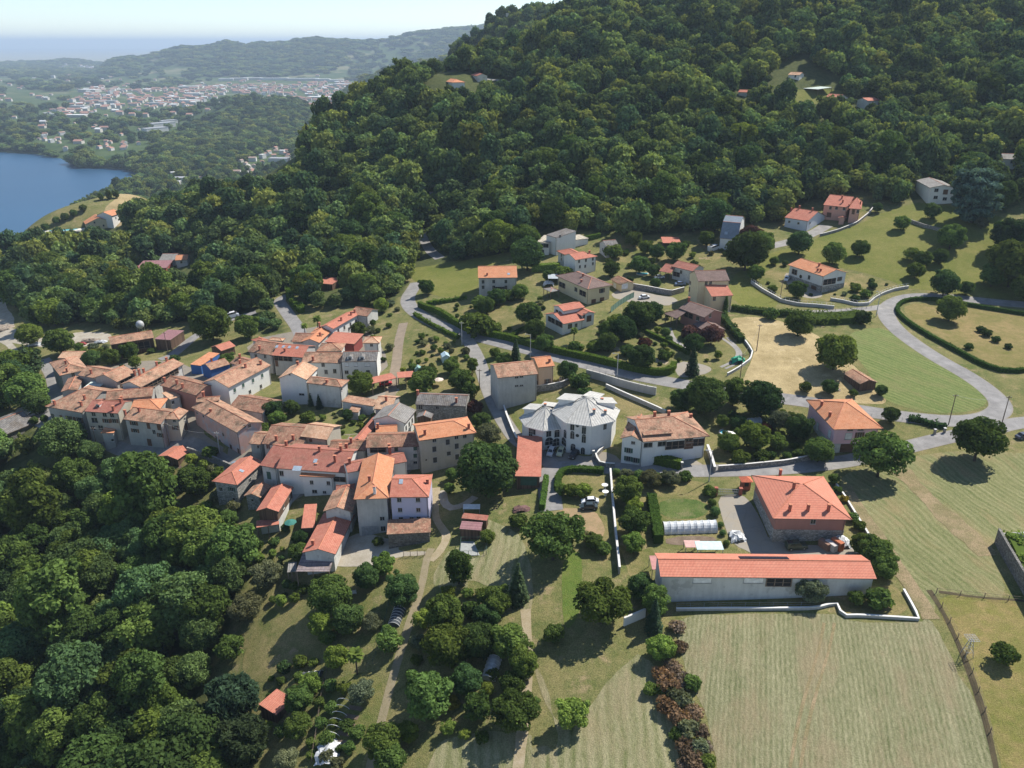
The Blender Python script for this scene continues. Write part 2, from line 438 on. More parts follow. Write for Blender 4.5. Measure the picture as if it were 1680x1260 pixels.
LEAF = {
 'green': (0.088, 0.142, 0.039), 'deep': (0.056, 0.101, 0.035), 'bright': (0.131, 0.203, 0.046), 'grey': (0.143, 0.173, 0.108), 'locust': (0.086, 0.151, 0.063),
 'yellow': (0.182, 0.172, 0.033), 'red': (0.090, 0.050, 0.050), 'pine': (0.050, 0.085, 0.048), 'blue': (0.088, 0.138, 0.116), 'hedge': (0.085, 0.159, 0.035),
 'dead': (0.170, 0.128, 0.092), 'twig': (0.200, 0.172, 0.150), 'lime': (0.178, 0.246, 0.054), 'far': (0.098, 0.155, 0.060), 'farlight': (0.140, 0.190, 0.064), 'fardeep': (0.070, 0.120, 0.058)}
def leaf_mat(k): return m_leaf('leaves_' + k, LEAF[k])
M_BARK = m_plain('bark', (0.075, 0.058, 0.043), 0.95, 0.4, 4)

@memo
def m_grass(name, c1, c2, c3=None, s1=0.10, s2=0.9, bare=0.0, barec=(0.36, 0.26, 0.16), lo=0.4, hi=0.62):
    """short grass: patches of two colours, bleached spots, fine blades"""
    t = NT(name)
    p = t.pos()
    a = t.noise(p, s1, 5, 0.62); b = t.noise(p, s2, 4, 0.6)
    f = t.ramp(t.math('ADD', t.math('MULTIPLY', a, 0.68), t.math('MULTIPLY', b, 0.32)), lo, hi)
    col = t.mix(f, c1, c2)
    if c3: col = t.mix(t.math('MULTIPLY', t.ramp(t.noise(p, 0.33, 4, 0.65), 0.5, 0.66), 0.75), col, c3)
    if bare > 0: col = t.mix(t.math('MULTIPLY', t.ramp(t.noise(p, 0.16, 5, 0.7), 0.66 - bare * 0.2, 0.74 - bare * 0.2), 0.85), col, barec)
    g = t.noise(p, 5.0, 3, 0.7)
    g2 = t.ramp(g, 0.32, 0.68)
    k = t.math('ADD', 0.62, t.math('MULTIPLY', g2, 0.72))
    col = t.mix(1.0, col, t.comb(k, k, k), 'MULTIPLY')
    return t.fin(col, 0.95, t.bump(g, 0.8, 0.25), 0.08)

@memo
def m_mown(name, az, c1, c2, c3, period=1.15, bend=0.05, wob=1.6):
    """hay raked in rows running along the compass direction az"""
    t = NT(name)
    p = t.pos()
    x, y, z = t.sep(p)
    wob_ = t.math('MULTIPLY', t.math('SUBTRACT', t.noise(p, 0.035, 2), 0.5), wob * 2)
    jit = t.math('MULTIPLY', t.math('SUBTRACT', t.noise(p, 0.8, 4, 0.75), 0.5), 0.9)
    ca, sa = math.cos(az), math.sin(az)
    s0 = t.math('ADD', t.math('ADD', t.math('MULTIPLY', x, ca), t.math('MULTIPLY', y, -sa)), wob_)
    s = t.math('ADD', s0, jit)
    row = t.math('SINE', t.math('MULTIPLY', s, 2 * PI / period))
    along = t.math('ADD', t.math('MULTIPLY', x, sa), t.math('MULTIPLY', y, ca))
    fine = t.noise(t.comb(t.math('MULTIPLY', s0, 2.2), t.math('MULTIPLY', along, 0.6), 0.0), 1.0, 5, 0.75)
    swath = t.noise(t.comb(t.math('MULTIPLY', s0, 0.42), t.math('MULTIPLY', along, 0.035), 7.0), 1.0, 4, 0.65)
    strand = fine
    fade = t.ramp(t.noise(p, 0.09, 4, 0.6), 0.35, 0.65)
    f = t.math('ADD', t.math('ADD', t.math('MULTIPLY', t.math('MULTIPLY', row, t.math('ADD', 0.35, t.math('MULTIPLY', fade, 0.65))), 0.12), t.math('MULTIPLY', swath, 0.5)), t.math('ADD', t.math('MULTIPLY', fine, 0.75), t.math('MULTIPLY', t.noise(p, 0.12, 5, 0.7), 0.25)))
    col = t.mix(t.ramp(f, 0.52, 0.98), c1, c2)
    blot = t.noise(t.comb(t.math('MULTIPLY', s0, 0.16), t.math('MULTIPLY', along, 0.045), 3.0), 1.0, 5, 0.7)
    col = t.mix(t.math('MULTIPLY', t.ramp(blot, 0.48, 0.64), 0.6), col, c3)
    g = t.noise(p, 4.5, 3, 0.75)
    k = t.math('ADD', 0.66, t.math('MULTIPLY', t.ramp(g, 0.3, 0.7), 0.62))
    col = t.mix(1.0, col, t.comb(k, k, k), 'MULTIPLY')
    return t.fin(col, 0.95, t.bump(t.math('ADD', strand, t.math('MULTIPLY', g, 0.6)), 0.8, 0.22), 0.08)

@memo
def m_road(name, c=(0.235, 0.228, 0.218), pave=False):
    t = NT(name)
    p = t.pos()
    u, v, _ = t.sep(t.uv())
    a = t.noise(p, 0.35, 5, 0.65); b = t.noise(p, 6.0, 3, 0.7)
    col = t.mix(t.ramp(a, 0.35, 0.65), tuple(x * 0.80 for x in c), tuple(x * 1.14 for x in c))
    col = t.mix(t.math('MULTIPLY', t.ramp(b, 0.35, 0.7), 0.25), col, tuple(x * 0.65 for x in c))
    patch = t.white(t.comb(t.math('FLOOR', t.math('DIVIDE', u, 9.0)), t.math('FLOOR', t.math('MULTIPLY', v, 2.0)), 3.0))
    col = t.mix(t.math('MULTIPLY', t.math('GREATER_THAN', patch, 0.86), 0.28), col, tuple(x * 0.6 for x in c))
    crack = t.n('ShaderNodeTexVoronoi', feature='DISTANCE_TO_EDGE'); t.l(p, crack.inputs['Vector']); crack.inputs['Scale'].default_value = 0.32
    col = t.mix(t.math('MULTIPLY', t.ramp(crack.outputs['Distance'], 0.02, 0.0), 0.35), col, tuple(x * 0.4 for x in c))
    edge = t.math('ABSOLUTE', t.math('SUBTRACT', v, 0.5))
    col = t.mix(t.math('MULTIPLY', t.ramp(t.math('ADD', edge, t.math('MULTIPLY', t.math('SUBTRACT', a, 0.5), 0.2)), 0.43, 0.52), 0.6), col, (0.25, 0.20, 0.13))
    return t.fin(col, 0.9, t.bump(b, 0.25, 0.03), 0.2)

@memo
def m_dirt(name, c=(0.40, 0.32, 0.22), c2=(0.25, 0.20, 0.12), s=0.5):
    t = NT(name)
    p = t.pos()
    a = t.noise(p, s, 5, 0.7); b = t.noise(p, 3.5, 4, 0.7)
    f = t.ramp(t.math('ADD', t.math('MULTIPLY', a, 0.6), t.math('MULTIPLY', b, 0.4)), 0.38, 0.62)
    col = t.mix(f, c2, c)
    return t.fin(col, 0.95, t.bump(b, 0.6, 0.12), 0.1)

def m_ground():
    """gardens and rough grass of the village slope; darker wood floor far up is only seen in gaps"""
    t = NT('rough_ground')
    p = t.pos()
    x, y, z = t.sep(p)
    a = t.noise(p, 0.075, 5, 0.65); b = t.noise(p, 0.5, 5, 0.65); c = t.noise(p, 4.0, 3, 0.7)
    f = t.ramp(t.math('ADD', t.math('MULTIPLY', a, 0.55), t.math('MULTIPLY', b, 0.45)), 0.36, 0.62)
    col = t.mix(f, (0.095, 0.122, 0.036), (0.225, 0.195, 0.085))
    col = t.mix(t.math('MULTIPLY', t.ramp(t.noise(p, 0.22, 5, 0.7), 0.57, 0.68), 0.7), col, (0.31, 0.235, 0.135))
    k = t.math('ADD', 0.6, t.math('MULTIPLY', t.ramp(c, 0.3, 0.7), 0.75))
    near = t.mix(1.0, col, t.comb(k, k, k), 'MULTIPLY')
    # far plain: woods, fields and pale settlements
    q = t.mapv(p, (1, 1, 0))
    fa = t.noise(q, 0.004, 6, 0.65); fb = t.noise(q, 0.02, 5, 0.7)
    far = t.mix(t.ramp(fb, 0.35, 0.65), (0.040, 0.072, 0.025), (0.085, 0.115, 0.045))
    fld = t.math('MULTIPLY', t.ramp(fa, 0.52, 0.60), t.ramp(y, 2500, 5000))
    far = t.mix(t.math('MULTIPLY', fld, 0.7), far, (0.24, 0.22, 0.13))
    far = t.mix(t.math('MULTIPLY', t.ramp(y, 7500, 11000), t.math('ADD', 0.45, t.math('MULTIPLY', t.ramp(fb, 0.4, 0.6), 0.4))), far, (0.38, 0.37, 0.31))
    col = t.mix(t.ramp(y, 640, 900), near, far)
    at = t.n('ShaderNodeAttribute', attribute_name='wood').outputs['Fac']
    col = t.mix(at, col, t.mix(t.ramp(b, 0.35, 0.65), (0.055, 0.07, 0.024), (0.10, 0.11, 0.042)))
    return t.fin(col, 0.96, t.bump(c, 0.7, 0.2), 0.06)

def m_water():
    t = NT('lake_water')
    p = t.pos()
    n = t.noise(t.mapv(p, (0.05, 0.02, 0.05)), 1.0, 5, 0.6)
    big = t.noise(p, 0.003, 3)
    col = t.mix(t.ramp(big, 0.35, 0.65), (0.016, 0.066, 0.135), (0.020, 0.078, 0.155))
    return t.fin(col, 0.34, t.bump(n, 0.25, 0.6), 0.4)
# ---------------------------------------------------------------- mesh building helpers
class MB:
    """collects faces (with a material slot each) and links them as one mesh object"""
    def __init__(s): s.v = []; s.f = []; s.m = []; s.uv = {}
    def face(s, pts, m=0, uv=None):
        b = len(s.v); s.v += [tuple(map(float, p)) for p in pts]; s.f.append(tuple(range(b, b + len(pts)))); s.m.append(m)
        if uv is not None: s.uv[len(s.f) - 1] = uv
        return s
    def box(s, x0, x1, y0, y1, z0, z1, m=0, bottom=True):
        P = [(x0, y0, z0), (x1, y0, z0), (x1, y1, z0), (x0, y1, z0), (x0, y0, z1), (x1, y0, z1), (x1, y1, z1), (x0, y1, z1)]
        b = len(s.v); s.v += P
        q = [(0, 1, 5, 4), (1, 2, 6, 5), (2, 3, 7, 6), (3, 0, 4, 7), (4, 5, 6, 7)] + ([(3, 2, 1, 0)] if bottom else [])
        s.f += [tuple(b + i for i in k) for k in q]; s.m += [m] * len(q)
        return s
    def obox(s, c, half, ang=0.0, m=0, top=1.0):
        """box about a centre, turned about z; top shrinks the upper face"""
        ca, sa = math.cos(ang), math.sin(ang)
        P = []
        for dz, k in ((-1, 1.0), (1, top)):
            for dx, dy in ((-1, -1), (1, -1), (1, 1), (-1, 1)):
                X, Y = dx * half[0] * k, dy * half[1] * k
                P.append((c[0] + X * ca - Y * sa, c[1] + X * sa + Y * ca, c[2] + dz * half[2]))
        b = len(s.v); s.v += P
        q = [(0, 1, 5, 4), (1, 2, 6, 5), (2, 3, 7, 6), (3, 0, 4, 7), (4, 5, 6, 7), (3, 2, 1, 0)]
        s.f += [tuple(b + i for i in k) for k in q]; s.m += [m] * 6
        return s
    def tube(s, p0, p1, r0, r1=None, n=6, m=0, cap=True):
        p0, p1 = Vector(p0), Vector(p1); r1 = r0 if r1 is None else r1
        d = (p1 - p0).normalized(); a = d.orthogonal().normalized(); c = d.cross(a)
        b = len(s.v)
        for p, r in ((p0, r0), (p1, r1)):
            for i in range(n):
                t = 2 * PI * i / n; s.v.append(tuple(p + a * (r * math.cos(t)) + c * (r * math.sin(t))))
        for i in range(n):
            j = (i + 1) % n; s.f.append((b + i, b + j, b + n + j, b + n + i)); s.m.append(m)
        if cap:
            s.f.append(tuple(b + n + i for i in range(n))); s.m.append(m)
            s.f.append(tuple(b + n - 1 - i for i in range(n))); s.m.append(m)
        return s
    def poly(s, pts, r, n=5, m=0):
        for a, b in zip(pts, pts[1:]): s.tube(a, b, r, r, n, m)
        return s
    def mesh(s, name, mats, smooth=False):
        me = bpy.data.meshes.new(name)
        me.from_pydata(s.v, [], s.f)
        for m in (mats if isinstance(mats, (list, tuple)) else [mats]): me.materials.append(m)
        me.polygons.foreach_set('material_index', s.m)
        if s.uv:
            L = me.uv_layers.new(name='uv'); d = [0.0] * (2 * len(me.loops))
            for i, p in enumerate(me.polygons):
                u = s.uv.get(i)
                if u:
                    for k, li in enumerate(p.loop_indices): d[2 * li], d[2 * li + 1] = u[k]
            L.data.foreach_set('uv', d)
        if smooth: me.polygons.foreach_set('use_smooth', [True] * len(s.f))
        me.update()
        return me
    def build(s, name, mats, parent=None, loc=(0, 0, 0), rz=0.0, smooth=False):
        return link(name, s.mesh(name, mats, smooth), parent, loc, rz)
def link(name, data, parent=None, loc=(0, 0, 0), rz=0.0):
    o = bpy.data.objects.new(name, data); COL.objects.link(o)
    o.location = tuple(float(c) for c in loc); o.rotation_euler = (0, 0, rz)
    if parent is not None: o.parent = parent
    return o
def tag(o, label=None, cat=None, group=None, kind=None):
    if label: o['label'] = label
    if cat: o['category'] = cat
    if group: o['group'] = group
    if kind: o['kind'] = kind
    return o
def empty(name, loc, label, cat, group=None, rz=0.0):
    o = bpy.data.objects.new(name, None); COL.objects.link(o)
    o.empty_display_size = 0.5
    o.location = tuple(float(c) for c in loc); o.rotation_euler = (0, 0, rz)
    return tag(o, label, cat, group)

def chaikin(P, k=2, closed=False):
    P = [np.asarray(p, float) for p in P]
    for _ in range(k):
        Q = [] if closed else [P[0]]
        n = len(P)
        for i in range(n if closed else n - 1):
            a, b = P[i], P[(i + 1) % n]
            Q += [a * .75 + b * .25, a * .25 + b * .75]
        if not closed: Q.append(P[-1])
        P = Q
    return P
def resample(P, step):
    P = np.array(P, float)
    d = np.r_[0, np.cumsum(np.hypot(*np.diff(P[:, :2], axis=0).T))]
    n = max(2, int(d[-1] / step) + 1)
    s = np.linspace(0, d[-1], n)
    return np.c_[np.interp(s, d, P[:, 0]), np.interp(s, d, P[:, 1])], s
def path_px(px, smooth=2, step=1.6):
    W = [G(*p)[:2] for p in px]
    if smooth: W = chaikin(W, smooth)
    return resample(W, step)
def normals2(P):
    t = np.gradient(P, axis=0); t /= np.linalg.norm(t, axis=1)[:, None] + 1e-9
    return t, np.c_[-t[:, 1], t[:, 0]]

CLEAR = []        # ground kept free of wood: (kind, data)
def strip(name, px, width, mat, lift=0.08, smooth=2, step=1.6, kind='structure', world=None, cols=4, jitter=0.0, label=None):
    """a road or path: a band draped on the land along a line of sight points"""
    P, s = path_px(px, smooth, step) if world is None else world
    t, nn = normals2(P)
    ws = np.linspace(-0.5, 0.5, cols + 1)
    V = []; uv = []
    wj = 1 + jitter * (fbm(s, s * 0 + 3, 6.0, 21) - 0.5) * 2
    for k, w in enumerate(ws):
        XY = P + nn * (w * width * (wj if k in (0, cols) else 1.0) if np.isscalar(wj) else (w * width * wj)[:, None])
        V.append(np.c_[XY, H(XY[:, 0], XY[:, 1]) + lift * .55])
    V = np.array(V); n = len(P)
    mb = MB(); mb.v = [tuple(map(float, p)) for p in V.reshape(-1, 3)]
    for k in range(cols):
        for i in range(n - 1):
            a, b, c, d = k * n + i, k * n + i + 1, (k + 1) * n + i + 1, (k + 1) * n + i
            mb.f.append((a, b, c, d)); mb.m.append(0)
            mb.uv[len(mb.f) - 1] = [(s[i], ws[k] + .5), (s[i + 1], ws[k] + .5), (s[i + 1], ws[k + 1] + .5), (s[i], ws[k + 1] + .5)]
    o = mb.build(name, mat)
    for p in o.data.polygons: pass
    if o.data.polygons[0].normal.z < 0: o.data.flip_normals()
    tag(o, label, None, None, kind)
    CLEAR.append(('line', P, width / 2))
    return o
def clip_cell(poly, x0, x1, y0, y1):
    for ax, lim, sg in ((0, x0, 1), (0, x1, -1), (1, y0, 1), (1, y1, -1)):
        out = []; n = len(poly)
        for i in range(n):
            a, b = poly[i], poly[(i + 1) % n]
            ia, ib = (a[ax] - lim) * sg >= 0, (b[ax] - lim) * sg >= 0
            if ia: out.append(a)
            if ia != ib:
                t = (lim - a[ax]) / (b[ax] - a[ax]); out.append((a[0] + (b[0] - a[0]) * t, a[1] + (b[1] - a[1]) * t))
        poly = out
        if not poly: return poly
    return poly
def sheet(name, px, mat, lift=0.04, cell=2.5, rough=0.5, smooth=1, kind='structure', clear=True, label=None):
    """a field, lawn or yard: its outline seen in the photograph, draped on the land"""
    W = [G(*p)[:2] for p in px]
    if smooth: W = chaikin(W, smooth, True)
    W = np.array(W + [W[0]])
    Q, s = resample(W, 1.4)
    Q = Q[:-1]
    if rough:
        n1 = (fbm(Q[:, 0], Q[:, 1], 5.0, 31) - .5) * 2; n2 = (fbm(Q[:, 0], Q[:, 1], 5.0, 57) - .5) * 2
        Q = Q + np.c_[n1, n2] * rough
    poly = [tuple(q) for q in Q]
    x0, y0 = Q.min(0); x1, y1 = Q.max(0)
    nx, ny = int((x1 - x0) / cell) + 1, int((y1 - y0) / cell) + 1
    cx = x0 + (np.arange(nx + 1)) * cell; cy = y0 + np.arange(ny + 1) * cell
    gx, gy = np.meshgrid(cx, cy)
    ins = in_poly(gx, gy, poly)
    mx, my = (gx[:-1, :-1] + cell / 2), (gy[:-1, :-1] + cell / 2)
    mins = in_poly(mx, my, poly); dd = dist_poly(mx, my, poly)
    idx = {}; V = []
    def vid(x, y):
        k = (round(x, 3), round(y, 3))
        if k not in idx: idx[k] = len(V); V.append(k)
        return idx[k]
    F = []
    for j in range(ny):
        for i in range(nx):
            if dd[j, i] > cell * 0.75:
                if mins[j, i]: F.append((vid(cx[i], cy[j]), vid(cx[i + 1], cy[j]), vid(cx[i + 1], cy[j + 1]), vid(cx[i], cy[j + 1])))
            else:
                pg = clip_cell(poly, cx[i], cx[i + 1], cy[j], cy[j + 1])
                ids = []
                for p in pg:
                    k = vid(*p)
                    if not ids or ids[-1] != k: ids.append(k)
                if len(ids) > 1 and ids[0] == ids[-1]: ids.pop()
                if len(ids) >= 3 and len(set(ids)) == len(ids): F.append(tuple(ids))
    V = np.array(V)
    Z = H(V[:, 0], V[:, 1]) + lift * .6
    me = bpy.data.meshes.new(name)
    me.from_pydata([(float(a), float(b), float(c)) for (a, b), c in zip(V, Z)], [], F)
    me.materials.append(mat); me.validate(); me.update()
    fl = [p for p in me.polygons if p.normal.z < 0]
    if len(fl) > len(me.polygons) / 2: me.flip_normals()
    o = link(name, me)
    tag(o, label, None, None, kind)
    if clear: CLEAR.append(('poly', [tuple(q) for q in Q[::2]], 0))
    return o

# ---------------------------------------------------------------- windows, chimneys
_wm = {}
M_FRAME = m_plain('frame_stone', (0.40, 0.38, 0.345), .8)
def win_meshes(kind, w, h):
    k = (kind, w, h)
    if k in _wm: return _wm[k]
    f = MB(); p = MB(); s = MB()
    t = 0.06
    if kind in ('a', 'A'):                                     # round-headed
        n = 8; r = w / 2; z1 = h / 2 - r
        out = [(-r, -h / 2), (r, -h / 2)] + [(r * math.cos(PI * i / n), z1 + r * math.sin(PI * i / n)) for i in range(n + 1)]
    elif kind == 'o':
        out = [(w / 2 * math.cos(2 * PI * i / 12), w / 2 * math.sin(2 * PI * i / 12)) for i in range(12)]
    else:
        out = [(-w / 2, -h / 2), (w / 2, -h / 2), (w / 2, h / 2), (-w / 2, h / 2)]
    ox = [((x * (1 + 2 * t / w)), (z * (1 + 2 * t / h))) for x, z in out]
    N = len(out)
    for i in range(N):
        j = (i + 1) % N
        a, b, c, d = out[i], out[j], ox[j], ox[i]
        f.face([(a[0], .07, a[1]), (b[0], .07, b[1]), (c[0], .07, c[1]), (d[0], .07, d[1])][::-1])
        f.face([(d[0], -.02, d[1]), (c[0], -.02, c[1]), (c[0], .07, c[1]), (d[0], .07, d[1])][::-1])
        f.face([(a[0], .07, a[1]), (b[0], .07, b[1]), (b[0], .0, b[1]), (a[0], .0, a[1])])
    if kind in ('w', 's') and w > 0.7: f.box(-.03, .03, .0, .05, -h / 2, h / 2)
    if kind in ('a', 'A'):
        f.box(-.04, .04, .0, .06, -h / 2, h / 2 - .05)
        if kind == 'A': f.box(-w / 2, w / 2, .0, .06, h / 2 - w / 2 - .05, h / 2 - w / 2 + .05)
    f.box(-w / 2 - .15, w / 2 + .15, -.02, .16, -h / 2 - .16, -h / 2 - .09) if kind in ('w', 's', 'c') else None
    p.face([(x, .02, z) for x, z in out][::-1])
    if kind == 's':
        s.box(0, w / 2 + .02, .0, .05, -h / 2, h / 2)
        for q in range(5): s.box(.05, w / 2 - .03, .05, .065, -h / 2 + .08 + q * h / 5.2, -h / 2 + .18 + q * h / 5.2)
    if kind == 'c':
        s.box(-w / 2, w / 2, .0, .06, -h / 2, h / 2)
    r = (f.mesh('window', M_FRAME), p.mesh('pane', M_GLASS), s.mesh('shutter', M_BROWN) if s.v else None)
    _wm[k] = r
    return r
_door = {}
def door_mesh(w, h, mat, garage):
    k = (w, h, mat.name, garage)
    if k not in _door:
        m = MB().box(-w / 2, w / 2, -.02, .06, -h / 2, h / 2)
        if garage:
            for i in range(5): m.box(-w / 2 + .06, w / 2 - .06, .06, .085, -h / 2 + .07 + i * h / 5.1, -h / 2 + (i + .85) * h / 5.1)
        else:
            m.box(-w / 2 + .1, w / 2 - .1, .06, .085, -h / 2 + .15, -.05).box(-w / 2 + .1, w / 2 - .1, .06, .085, .1, h / 2 - .15)
        _door[k] = m.mesh('garage_door' if garage else 'door', mat)
    return _door[k]
SHUT = {'b': M_BROWN, 'g': M_GREENP, 'w': M_WHITE, 'k': M_IRON}
_shc = {}
def shutter_mesh(me, key):
    if key == 'b': return me
    if (me.name, key) not in _shc:
        c = me.copy(); c.materials.clear(); c.materials.append(SHUT[key]); _shc[(me.name, key)] = c
    return _shc[(me.name, key)]
def put_window(parent, pos, nrm, kind, w, h, shut='b'):
    """kind: w plain, s open shutters, c closed shutter, a/A round head, o round, d door, g garage door, l loggia opening"""
    pos, nrm = Vector(pos), Vector(nrm)
    x = Vector((0, 0, 1)).cross(nrm).normalized() * -1
    M = Matrix(((x.x, nrm.x, 0, pos.x), (x.y, nrm.y, 0, pos.y), (0, 0, 1, pos.z), (0, 0, 0, 1)))
    if kind in ('d', 'g'):
        o = link('garage_door' if kind == 'g' else 'door', door_mesh(w, h, {'b': M_BROWN, 'g': M_GREENP, 'w': M_WHITE, 'k': M_STEEL}[shut], kind == 'g'), parent)
        o.matrix_local = M
        return o
    if kind == 'l':
        k = ('l', w, h)
        if k not in _wm:
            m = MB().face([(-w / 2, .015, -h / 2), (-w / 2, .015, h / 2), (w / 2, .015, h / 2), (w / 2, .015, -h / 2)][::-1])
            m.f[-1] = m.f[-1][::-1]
            r = MB()
            for i in range(int(w / 2.2) + 2): r.box(-w / 2 + i * w / (int(w / 2.2) + 1) - .08, -w / 2 + i * w / (int(w / 2.2) + 1) + .08, .0, .2, -h / 2, h / 2)
            r.box(-w / 2, w / 2, .02, .18, -h / 2, -h / 2 + .12).box(-w / 2, w / 2, .08, .14, -h / 2 + .9, -h / 2 + .98)
            _wm[k] = (r.mesh('loggia', M_TIMB), m.mesh('shade_panel', M_DARK))  # flat dark panel: the shade inside the loggia painted on the wall
        a, b = _wm[k]
        o = link('loggia', a, parent); o.matrix_local = M
        link('shade_panel', b, o)
        return o
    f, p, s = win_meshes(kind, w, h)
    o = link('window', f, parent); o.matrix_local = M
    link('pane', p, o)
    if kind == 's':
        sm = shutter_mesh(s, shut)
        a = link('shutter', sm, o); a.location = (w / 2 + .05, 0, 0)
        b = link('shutter', sm, o); b.location = (-w - .07, 0, 0)
    elif kind == 'c':
        link('shutter', shutter_mesh(s, shut), o)
    return o
_ch = {}
def chimney_mesh(h, mat):
    k = (h, mat.name)
    if k not in _ch:
        m = MB().box(-.3, .3, -.25, .25, -1.0, h, 0)
        m.box(-.36, .36, -.31, .31, h, h + .08, 0)
        for sx in (-.27, .27): m.box(sx - .05, sx + .05, -.22, .22, h + .08, h + .3, 0)
        m.box(-.4, .4, -.35, .35, h + .3, h + .38, 1)
        _ch[k] = m.mesh('chimney', [mat, M_TERRA])
    return _ch[k]

# ---------------------------------------------------------------- houses
FOOT = []; FZ = {}
def roof_polys(L, W, kind, rise, hip0, hip1, skew=1.0):
    """upper faces of a roof over the rectangle L x W (ridge along x), eave at z = 0"""
    a, b = L / 2, W / 2
    A, B, C, D = (-a, -b, 0), (a, -b, 0), (a, b, 0), (-a, b, 0)
    if kind == 'gable':
        i0 = min(b * skew, a * .96) if hip0 else 0; i1 = min(b * skew, a * .96) if hip1 else 0
        R0, R1 = (-a + i0, 0, rise), (a - i1, 0, rise)
        P = [[A, B, R1, R0], [C, D, R0, R1]]
        if hip0: P.append([D, A, R0])
        if hip1: P.append([B, C, R1])
        return P, R0, R1
    if kind == 'shed':
        return [[A, B, (a, b, rise), (-a, b, rise)]], (-a, b, rise), (a, b, rise)
    if kind == 'flat':
        return [[A, B, C, D]], A, B
    if kind == 'gambrel':
        k = b * .55; z = rise * .78
        return [[A, B, (a, -k, z), (-a, -k, z)], [(-a, -k, z), (a, -k, z), (a, 0, rise), (-a, 0, rise)], [(a, k, z), (-a, k, z), (-a, 0, rise), (a, 0, rise)], [C, D, (-a, k, z), (a, k, z)]], (-a, 0, rise), (a, 0, rise)
def make_roof(polys, thick, mat, rim, xf):
    mb = MB(); cnt = {}
    for pg in polys:
        P = [Vector(xf(p)) for p in pg]
        n = (P[1] - P[0]).cross(P[2] - P[0]).normalized()
        if n.z < 0: P = P[::-1]; n = -n
        if n.z > .9999: u, v = Vector((1, 0, 0)), Vector((0, 1, 0))
        else:
            v = (Vector((0, 0, 1)) - n * n.z).normalized(); u = v.cross(n)
        mb.face(P, 0, [(p.dot(u), p.dot(v)) for p in P])
        mb.face([p - Vector((0, 0, thick)) for p in P][::-1], 1)
        for i in range(len(P)):
            a, b = P[i], P[(i + 1) % len(P)]
            ka = tuple(round(c, 2) for c in a); kb = tuple(round(c, 2) for c in b)
            cnt.setdefault(tuple(sorted((ka, kb))), []).append((a, b))
    for k, e in cnt.items():
        if len(e) == 1:
            a, b = e[0]; d = Vector((0, 0, thick))
            mb.face([a - d, b - d, b, a], 1)
        elif abs(k[0][2] - k[1][2]) < .02 or True:
            a, b = e[0]                                            # ridge and hip caps
            if (a - b).length > .8: mb.tube(a + Vector((0, 0, .02)), b + Vector((0, 0, .02)), .11, .11, 5, 2, False)
    return mb, [mat, rim, M_TERRA]
